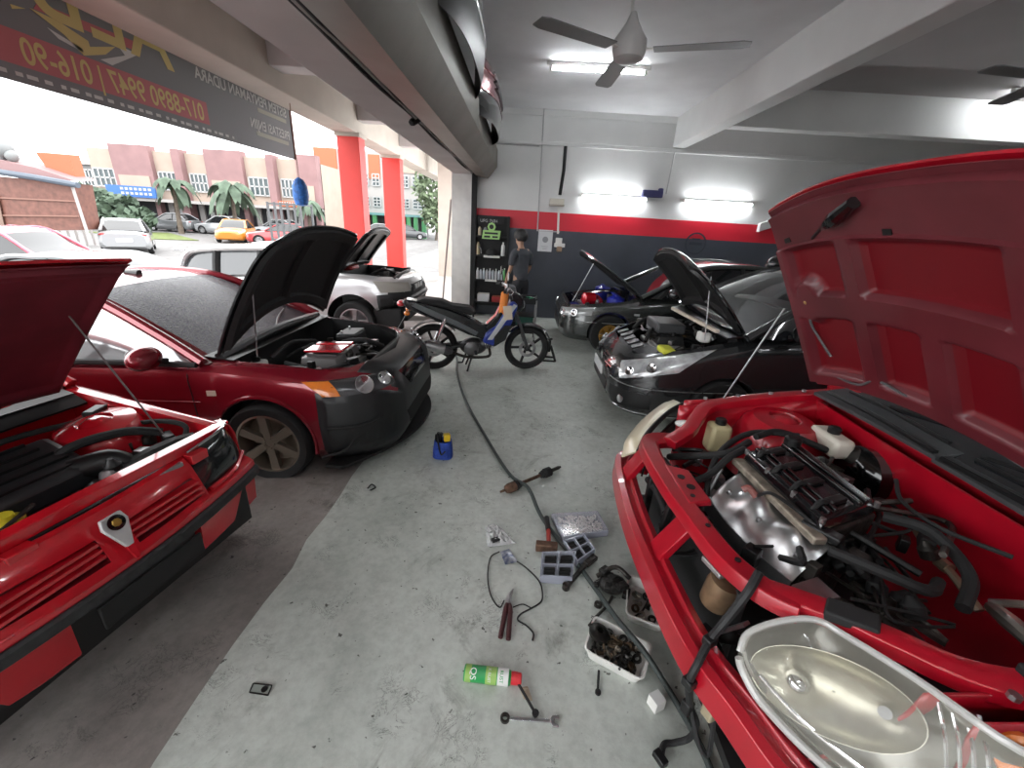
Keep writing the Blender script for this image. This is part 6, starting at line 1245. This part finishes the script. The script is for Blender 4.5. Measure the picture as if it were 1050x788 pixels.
for z, L_ in ((2.95, .7), (2.66, .8)): MB().b2((XO-.001, ye-.15-L_, z), (XO+.001, ye-.15, z+.05)).build('small_print', mat('banner_faint', (.38, .37, .3), .6), T)
MB().b2((XO-.001, y0, 2.6), (XO, 5.35, 2.82)).build('red_strip', RDT, T)
btext('017-8890 9947 | 016-90', .23, 5.28, 2.63, YT, 'lettering', .80)
for k in range(44): MB().b2((XO-.001, 5.75-.1*k-.075*(.5+.5*((k*7) % 5)/4), 2.53), (XO+.001, 5.75-.1*k, 2.556)).build('small_print', WTX, T)
for ch, y in (('A', 4.95), ('L', 4.46), ('B', 4.08)): btext(ch, .62, y, 3.0, YT, 'letter', 1.15)
yz = lambda pts: [(-y, z) for y, z in pts]
def bshape(pts, m, nm): MB().ext([(-p.y, p.z) for p in (bp(*q) for q in pts)], (XO, 0, 0), (0, -1, 0), (0, 0, 1), .002).build(nm, m, T)
bshape([(10, 4), (12, 9), (26, 9)], YT, 'arrow_mark'); bshape([(30, 8), (60, 22), (90, 42), (92, 48), (118, 48), (108, 56), (86, 57), (66, 36)], YT, 'arrow_mark'); bshape([(120, 46), (142, 56), (115, 67), (103, 61), (128, 57)], WTX, 'arrow_mark'); bshape([(38, 2), (146, 46), (143, 54), (34, 9)], RDT, 'red_underline')
bshape([(48, 28), (84, 50), (86, 54), (60, 40)], WTX, 'arrow_mark')
# blue hanging bag under the porch beam
c = at(308, 197, x=-3.3); T = thing('hanging_bundle', 'blue mesh bundle hanging on a string beneath the porch beam', 'bundle', c)
MB().lathe([(.02, -.19), (.085, -.17), (.11, -.05), (.1, .08), (.06, .16), (.015, .19)], c, n=14).build('mesh_bag', mat('blue_mesh', (.02, .12, .4), .6, var=.5, vs=25, bump=.6, bs=60), T); MB().tube([c+V((0, 0, .18)), V((c.x, c.y, 3.1))], .006, 6).build('string', MATS['brown_plastic'], T)
# ================================================================== across the road
GZ = -.45
def wp(px, py, y): return at(px, py, y=y)
FCR = mat('facade_cream', (.36, .285, .235), .8, var=.06, vs=1); FMR = mat('facade_maroon', (.24, .14, .14), .8, var=.1, vs=1); FWH = mat('facade_white', (.36, .34, .33), .8)  # cream and maroon paled and greyed to hold the haze in their colour
FOR = mat('facade_orange', (.42, .12, .06), .8); WFR = mat('window_white', (.42, .42, .42), .6); WGL = mat('window_glass_far', (.05, .07, .075), .2); DKO = mat('shop_shade', (.03, .03, .034), .9); GRNP = mat('green_post', (.06, .25, .1), .6); TEAL = mat('teal_awning', (.12, .27, .27), .6)
def window(par, x0, x1, z0, z1, y, nx=4, nz=2):
    o = MB().b2((x0, y-.12, z0), (x1, y+.1, z1)).build('window', WGL, par); g = MB()
    for k in range(nx+1): x = x0+(x1-x0)*k/nx; g.b2((x-.05, y-.18, z0), (x+.05, y-.1, z1))
    for k in range(nz+1): z = z0+(z1-z0)*k/nz; g.b2((x0, y-.18, z-.05), (x1, y-.1, z+.05))
    g.build('window_frame', WFR, o)
YB = 38.0
def X(px): return wp(px, 205, YB).x
def shophouse(label, pxs, signs=()):
    """pxs: list of (left px, right px, kind); one two-storey shophouse of several bays"""
    xa, xb = X(pxs[0][0]), X(pxs[-1][1]); T = thing('shophouse', label, 'building', ((xa+xb)/2, YB+4, GZ)); H = 5.75
    MB().b2((xa, YB+.1, GZ), (xb, YB+9, H-.3)).build('wall', FCR, T)
    MB().b2((xa, YB+.02, GZ), (xb, YB+.12, 2.0)).build('shop_front', DKO, T)
    for a, b_, k in pxs:
        x0, x1 = X(a), X(b_)
        if k == 'm':
            MB().b2((x0, YB-.6, 1.9), (x1, YB+.2, H+.25)).build('maroon_bay', FMR, T); MB().b2((x0+.35, YB-.68, 2.1), (x1-.35, YB-.58, 3.7)).build('cream_panel', FCR, T)
            MB().b2((x0+.1, YB-.5, GZ), (x0+.5, YB, 2)).build('pier', FMR, T); MB().b2((x1-.5, YB-.5, GZ), (x1-.1, YB, 2)).build('pier', FMR, T)
        elif k == 'p': MB().b2((x0, YB-.8, GZ), (x1, YB+.2, H+.1)).build('pilaster', FMR, T)
        else:
            MB().b2((x0, YB-.2, 1.9), (x1, YB+.2, H-.1)).build('cream_bay', FCR, T); window(T, x0+.25, x1-.25, 2.75, 4.1, YB-.2)
            MB().b2((x0+.3, YB-.15, GZ), (x0+.75, YB, 1.9)).build('shop_pillar', FWH, T); MB().b2((x0+1.2, YB-.1, GZ+.2), (min(x1-.3, x0+2.2), YB+.02, 1.5)).build('shop_door', WFR, T)
    MB().b2((xa, YB-1.6, 1.75), (xb, YB+.1, 1.98)).build('canopy', FWH, T)
    for a, b_, z0, z1, m, nm in signs:
        o = MB().b2((X(a), YB-1.75, z0), (X(b_), YB-1.62, z1)).build('shop_sign', m, T); n = 7
        for r in range(2):
            for k in range(n):
                x = X(a)+(X(b_)-X(a))*(.3+.66*k/n) if nm else X(a)+(X(b_)-X(a))*(.08+.85*k/n); z = z0+(z1-z0)*(.62-.4*r)
                MB().b2((x, YB-1.78, z), (x+(X(b_)-X(a))*.06, YB-1.74, z+(z1-z0)*.22)).build('sign_mark', WFR, o)
    return T
BLS = mat('sign_blue', (.03, .12, .36), .5)
shophouse('cream and maroon shophouse with a blue sign, left of the palms', [(105, 131, 'c'), (131, 169, 'm'), (169, 192, 'c')], [(131, 178, 2.0, 2.85, BLS, 1)])
shophouse('cream and maroon shophouse behind the palm trees, in the middle of the row', [(192, 200, 'p'), (200, 222, 'c'), (222, 258, 'm'), (258, 283, 'c')])
shophouse('cream and maroon shophouse behind the metal rack, at the right end of the row', [(283, 290, 'p'), (290, 311, 'c'), (311, 331, 'm')], [(296, 316, 1.98, 2.4, FOR, 0)])
xa, xb = X(78), X(105); T = thing('shophouse', 'low grey annexe with a band of white framed windows, left end of the shophouse row', 'building', ((xa+xb)/2, YB+5, GZ)); MB().b2((xa, YB+1, GZ), (xb, YB+8, 4.6)).build('wall', mat('annexe_grey', (.22, .22, .22), .8), T); window(T, xa+.4, xb-.2, 2.75, 4.0, YB+1, 6); MB().b2((xa, YB+.7, 4.4), (xb, YB+8, 4.7)).build('roof', FWH, T); MB().b2((xa+.3, YB+.9, GZ), (xb-.3, YB+1.02, 1.8)).build('shop_front', DKO, T)
# white three-storey block on the right
YC = 52.0
def X2(px): return wp(px, 215, YC).x
xa, xb = X2(328), X2(437); T = thing('apartment_block', 'white three-storey block with orange panels and green posts, seen between the red pillars', 'building', ((xa+xb)/2, YC+5, GZ)); zt_ = wp(340, 153, YC).z
MB().b2((xa, YC, GZ+2.2), (xb, YC+10, zt_)).build('wall', FWH, T)
for a, b_, z0, z1 in ((328, 350, 6.3, zt_+.1), (381, 392, 5.6, zt_-.3), (328, 346, 3.9, 4.4)): MB().b2((X2(a), YC-.15, z0), (X2(b_), YC+.2, z1)).build('orange_panel', FOR, T)
MB().b2((X2(414), YC-.15, 6.4), (X2(430), YC+.2, zt_+.1)).build('cream_panel', FCR, T)
for a, b_, n in ((332, 343, 2), (377, 380, 1), (384, 391, 2), (413, 420, 2), (424, 434, 2)):
    for z0, z1 in ((2.7, 3.7), (4.9, 6.1)): window(T, X2(a), X2(b_), z0, z1, YC, n, 3)
MB().b2((xa-1, YC-3, 1.75), (xb+2, YC+1, 2.0)).build('awning', TEAL, T); MB().b2((xa, YC-.05, GZ), (xb, YC+1, 2)).build('shop_front', mat('shop_shade_light', (.1, .1, .1), .9), T)
for px in (349, 362, 380, 392, 416, 425, 432, 440): MB().b2((X2(px)-.22, YC-2.9, GZ), (X2(px)+.22, YC-2.5, 1.8)).build('post', GRNP, T)
# trees
LEAF = mat('leaf_green', (.075, .11, .075), .8, var=.4, vs=2); LEAF2 = mat('leaf_pale', (.12, .16, .09), .8, var=.4, vs=2); BARK = mat('bark', (.12, .095, .075), .9, var=.3, vs=6)  # greens greyed the same way, haze mixed into the leaf colour
def crown(g, c, r, n, rd, s=.32):
    for _ in range(n):
        d = V((rd.gauss(0, 1), rd.gauss(0, 1), rd.gauss(0, 1))).normalized(); p = V(c)+V((d.x*r[0], d.y*r[1], d.z*r[2]))*rd.uniform(.55, 1.0)
        a = V((rd.uniform(-1, 1), rd.uniform(-1, 1), rd.uniform(-1, 1))).normalized()*s; b_ = a.orthogonal().normalized()*s*.6
        g.add([p-a, p+b_, p+a, p-b_], [(0, 1, 2, 3)])
def bush_tree(label, p, blobs, m, seed, trunk=True):
    rd = random.Random(seed); T = thing('tree', label, 'tree', p); g = MB()
    for c, r, n in blobs: crown(g, V(p)+V(c), r, n, rd)
    g.build('foliage', m, T)
    MB().tube([V(p), V(p)+V((.1, 0, 1.2)), V(p)+V(blobs[0][0])], [.16, .12, .05], 8, 4).build('trunk', BARK, T)
p = at(100, 238, y=33); p.z = GZ; bush_tree('low dark spreading tree in front of the grey annexe', p, [((0, 0, 1.9), (1.7, 1.4, 1.2), 420), ((-1.2, 0, 1.5), (1.2, 1.1, 1.0), 260)], LEAF, 1)
p = at(128, 238, y=32); p.z = GZ; bush_tree('low dark spreading tree under the blue shop sign', p, [((0, 0, 1.5), (1.6, 1.3, 1.1), 380), ((1.3, 0, 1.0), (1.1, 1.1, .8), 220)], LEAF, 2)
p = at(447, 240, y=47); p.z = GZ; bush_tree('tall green tree right of the white block, beside the cream pillar', p, [((0, 0, 5.2), (2.4, 2.2, 2.4), 620), ((.5, 0, 2.6), (2.2, 2.0, 1.8), 420)], LEAF2, 3)
def palm(label, px, y, h, seed, s=1.0):
    p = at(px, 238, y=y); p.z = GZ; rd = random.Random(seed); T = thing('palm_tree', label, 'tree', p)
    top = p+V((.15, 0, h)); MB().tube([p, p+V((.05, 0, h*.5)), top], [.2, .13, .11], 8, 4).build('trunk', BARK, T); g = MB()
    for k in range(15):
        a = 2*PI*k/15+rd.uniform(-.1, .1); el = rd.uniform(.1, 1.1); L_ = rd.uniform(1.5, 2.0)*s; d = V((math.cos(a), math.sin(a), 0)); e = V((-d.y, d.x, 0))
        P_ = [top+d*(L_*t*(1-.25*t))+V((0, 0, L_*(el*t-1.15*t*t))) for t in np.linspace(0, 1, 9)]
        for i in range(1, 9):
            for sg in (-1, 1): q = P_[i]; g.add([P_[i-1], q, q+e*sg*.34*s*math.sin(PI*(i+.6)/10)+V((0, 0, -.22*s))+d*.1, P_[i-1]+e*sg*.34*s*math.sin(PI*(i-.4)/10)+V((0, 0, -.2*s))+d*.1], [(0, 1, 2, 3)])
    g.build('fronds', LEAF, T, ang=20)
palm('palm tree at the right end of the blue shop sign', 186, 33, 3.5, 5); palm('palm tree above the orange car', 243, 32, 3.4, 6, 1.1); palm('palm tree half hidden by the blue hanging bundle', 318, 34.5, 2.8, 7, .8)
GR = mat('verge_grass', (.1, .13, .03), .9, var=.3, vs=3)
g = MB(); q = [at(*p, z=GZ+.012) for p in ((88, 238), (172, 239), (204, 247), (146, 245))]; g.hull(q, [p+V((0, 0, .03)) for p in q]); o = rebase(g.build('grass', GR)); tag(o, 'strip of green verge grass between the road and the shophouses', 'grass', None, 'stuff')
# cars and other things outside
def far_car(name, label, p, rz, paint, L_=4.3, H=1.42, plate=None, grp=None):
    T = thing(name, label, 'car', p, rz, grp); k = L_/4.3
    st = [(0, .6, .3, .6, .66), (.1, .76, .22, .68, .74), (.4, .85, .18, .74, .82), (1.3, .87, .17, .86, .92), (3.3, .87, .18, .9, .96), (4.1, .83, .26, .9, .98), (4.3, .7, .36, .8, .88)]
    b = car_body([(r[0]*k, *r[1:]) for r in st], 24).build('body', [paint, BLKM], T, loc=True)
    cut(b, [wheel_cut(x*k, sg*.62, sg*1.0, .34, .3, [paint, BLKM]) for x in (.8, 3.4) for sg in (1, -1)])
    for x in (.8, 3.4):
        for sg in (1, -1): wheel(T, x*k, sg*.76, .3, .19, STEEL, n=5, side=sg)
    cabin(T, [(1.2*k, .9, .74), (1.6*k, 1.14, .68), (2.0*k, H-.06, .6), (2.4*k, H, .58), (3.1*k, H-.02, .58), (3.6*k, 1.16, .64), (3.95*k, .98, .7)], .8, .9, paint, GLASS, x_ws=1.95*k, x_rw=3.15*k, bpill=(2.6*k,), n=20)
    for sg in (1, -1):
        MB().tube([(1.2*k, sg*.8, .9), (2.0*k, sg*.63, H-.07), (2.5*k, sg*.6, H-.02), (3.1*k, sg*.6, H-.04), (3.9*k, sg*.73, .98)], .035, 6, 4).build('roof_rail_pillar', paint, T, loc=True)
        MB().ell((.16*k, sg*.6, .66), (.1, .16, .07), 10, 6).build('headlight', LENS, T, loc=True); MB().ell((4.2*k, sg*.62, .82), (.08, .16, .06), 10, 6).build('tail_light', mat('lamp_red_far', (.3, .02, .02), .3), T, loc=True)
    MB().b2((4.3*k-.01, -.26, .55), (4.3*k+.02, .26, .68)).build('number_plate', MATS['paper'], T, loc=True)
    return T
PW = mat('far_white_paint', (.33, .34, .35), .3, .2, coat=1); PO = mat('far_orange_paint', (.5, .19, .02), .3, coat=1); PR = mat('far_red_paint', (.35, .03, .035), .3, coat=1); PK = mat('far_pink_paint', (.4, .06, .1), .3, coat=1); PD = mat('far_dark_paint', (.05, .055, .06), .3, coat=1); PS = mat('far_silver_paint', (.22, .23, .24), .3, .4, coat=1)
def gp(px, py): p = at(px, py, z=GZ); return p
def heading(nose, tail): d = tail-nose; return math.atan2(d.y, d.x)
tail = gp(132, 262); far_car('sedan_car', 'white sedan driving off along the road, seen from behind', tail+V((-2.6, 3.2, 0)), heading(V((-2.6, 3.2, 0)), V((0, 0, 0))), PW, 4.2)
p = gp(231, 249); far_car('sedan_car', 'small orange car on the road below the palm tree', p+V((.6, -.4, 0)), math.radians(110), PO, 3.6, 1.4)
p = gp(266, 252); far_car('sedan_car', 'red car half hidden behind the raised black bonnet, right of the orange car', p+V((-1, .6, 0)), math.radians(20), PR, 4.0, 1.35)
p = at(26, 238, z=1.05)+V((-1.9, .4, 0)); p.z = GZ; far_car('hatchback_car', 'pink red car showing its roof above the raised bonnet on the far left', p+V((-2, .2, 0)), math.radians(8), PK, 3.8, 1.5)
far_car('sedan_car', 'white car roof showing between the maroon sedan and the silver white car', V((-9.3, 6.4, GZ)), 0, PW, 4.2, 1.4)
for k, (px, py, m, lab) in enumerate(((415, 246, PW, 'small white car parked under the teal awning, left of the dark one'), (437, 246, PD, 'dark car parked under the teal awning beside the cream pillar'))):
    p = gp(px, py); far_car('sedan_car', lab, p, math.radians(200), m, 4.0)
for k, (px, y, m, lab) in enumerate(((156, 35.3, PS, 'silver car parked in front of the shophouse with the blue sign'), (205, 35.3, PW, 'white car parked between the two palm trees'), (262, 35.3, PS, 'silver car parked behind the metal rack'))):
    p = at(px, 230, y=y); p.z = GZ; far_car('sedan_car', lab, p, 0, m, 3.8)
# brown kiosk with an orange awning
YK = 17.0
def kp(px, py, dy=0): return at(px, py, y=YK+dy)
T = thing('kiosk', 'brown wooden-sided kiosk with a blue-grey eave and orange awning at the far left', 'kiosk', V((kp(40, 235).x, YK+1, GZ)))
BRW = mat('brown_boards', (.15, .062, .045), .6, var=.25, vs=5)
a, b_, c_, d_ = kp(-30, 238), kp(84, 236), kp(74, 188), kp(-30, 178); MB().hull([a, b_, c_, d_], [p+V((-.3, 1.1, 0)) for p in (a, b_, c_, d_)]).build('board_wall', BRW, T)
for s_ in (.3, .62): MB().bar(a.lerp(d_, s_)+V((0, -.03, 0)), b_.lerp(c_, s_)+V((0, -.03, 0)), .05, .05).build('board_rail', mat('pale_brown', (.24, .12, .09), .6), T)
MB().tube([kp(-30, 172, -.2), kp(35, 182, -.25), kp(80, 190, -.2)], .11, 8).build('eave', mat('eave_slate', (.08, .1, .13), .5), T)
MB().hull([kp(-30, 158), kp(36, 172), kp(78, 186), kp(-30, 176)], [p+V((-.2, 1.1, .1)) for p in (kp(-30, 158), kp(36, 172), kp(78, 186), kp(-30, 176))]).build('roof_sheet', mat('roof_pink', (.25, .15, .15), .7), T)
MB().hull([kp(36, 156, .6), kp(71, 159, .6), kp(79, 186, .6), kp(50, 176, .6)], [p+V((-.1, .5, .05)) for p in (kp(36, 156, .6), kp(71, 159, .6), kp(79, 186, .6), kp(50, 176, .6))]).build('orange_awning', FOR, T)
MB().tube([kp(73, 188, -.1), kp(90, 240, -.1)], .05, 8).build('corner_post', FWH, T); MB().hull([kp(-20, 236, -.05), kp(6, 236, -.05), kp(-2, 200, -.05), kp(-20, 198, -.05)], [p+V((0, -.03, 0)) for p in (kp(-20, 236, -.05), kp(6, 236, -.05), kp(-2, 200, -.05), kp(-20, 198, -.05))]).build('pale_panel', mat('kiosk_pale', (.2, .13, .1), .6), T)
g = MB(); p = kp(4, 152, -.3); T2 = thing('lamp_cluster', 'grey rounded lamp fitting standing on the roof edge at the far left', 'lamp', kp(4, 172, .3)); MB().ell(kp(3, 152, .3), (.32, .3, .34)).build('lamp_globe', mat('lamp_grey', (.2, .21, .21), .5), T2); MB().tube([kp(3, 152, .3), kp(4, 172, .3)], .1, 8).build('stem', GREY, T2); MB().ell(kp(12, 160, .3), (.2, .2, .22)).build('lamp_globe', MATS['lamp_grey'], T2)
# railing and bikes behind the white sedan
T = thing('railing', 'grey railing beside the kiosk, left of the white sedan', 'railing', at(85, 250, z=GZ))
for k in range(6): p = at(66+8*k, 252, z=GZ); MB().tube([p, p+V((0, 0, .9))], .05, 6).build('post', FWH, T)
MB().tube([at(66, 252, z=GZ)+V((0, 0, .88)), at(106, 252, z=GZ)+V((0, 0, .88))], .05, 6).build('top_rail', FWH, T)
# metal rack on the forecourt
T = thing('metal_rack', 'tall grey metal rack of upright posts standing outside behind the black bonnet', 'rack', at(292, 262, y=15)*1.0); YR = 15.0
zt2 = at(292, 208, y=YR).z; xs2 = [at(px, 215, y=YR).x for px in (275, 282, 288, 295, 302, 308)]
for x in xs2: MB().bar((x, YR, GZ), (x, YR, zt2), .06).build('post', mat('rack_grey', (.1, .105, .11), .6), T)
for z in (zt2-.05, zt2-.7, zt2-1.2): MB().bar((xs2[0], YR, z), (xs2[-1], YR, z), .05).build('cross_bar', MATS['rack_grey'], T)
for x in (xs2[0], xs2[-1]): MB().bar((x, YR, zt2-.05), (x, YR+.8, zt2-.05), .05).build('cross_bar', MATS['rack_grey'], T); MB().bar((x, YR+.8, GZ), (x, YR+.8, zt2), .06).build('post', MATS['rack_grey'], T)
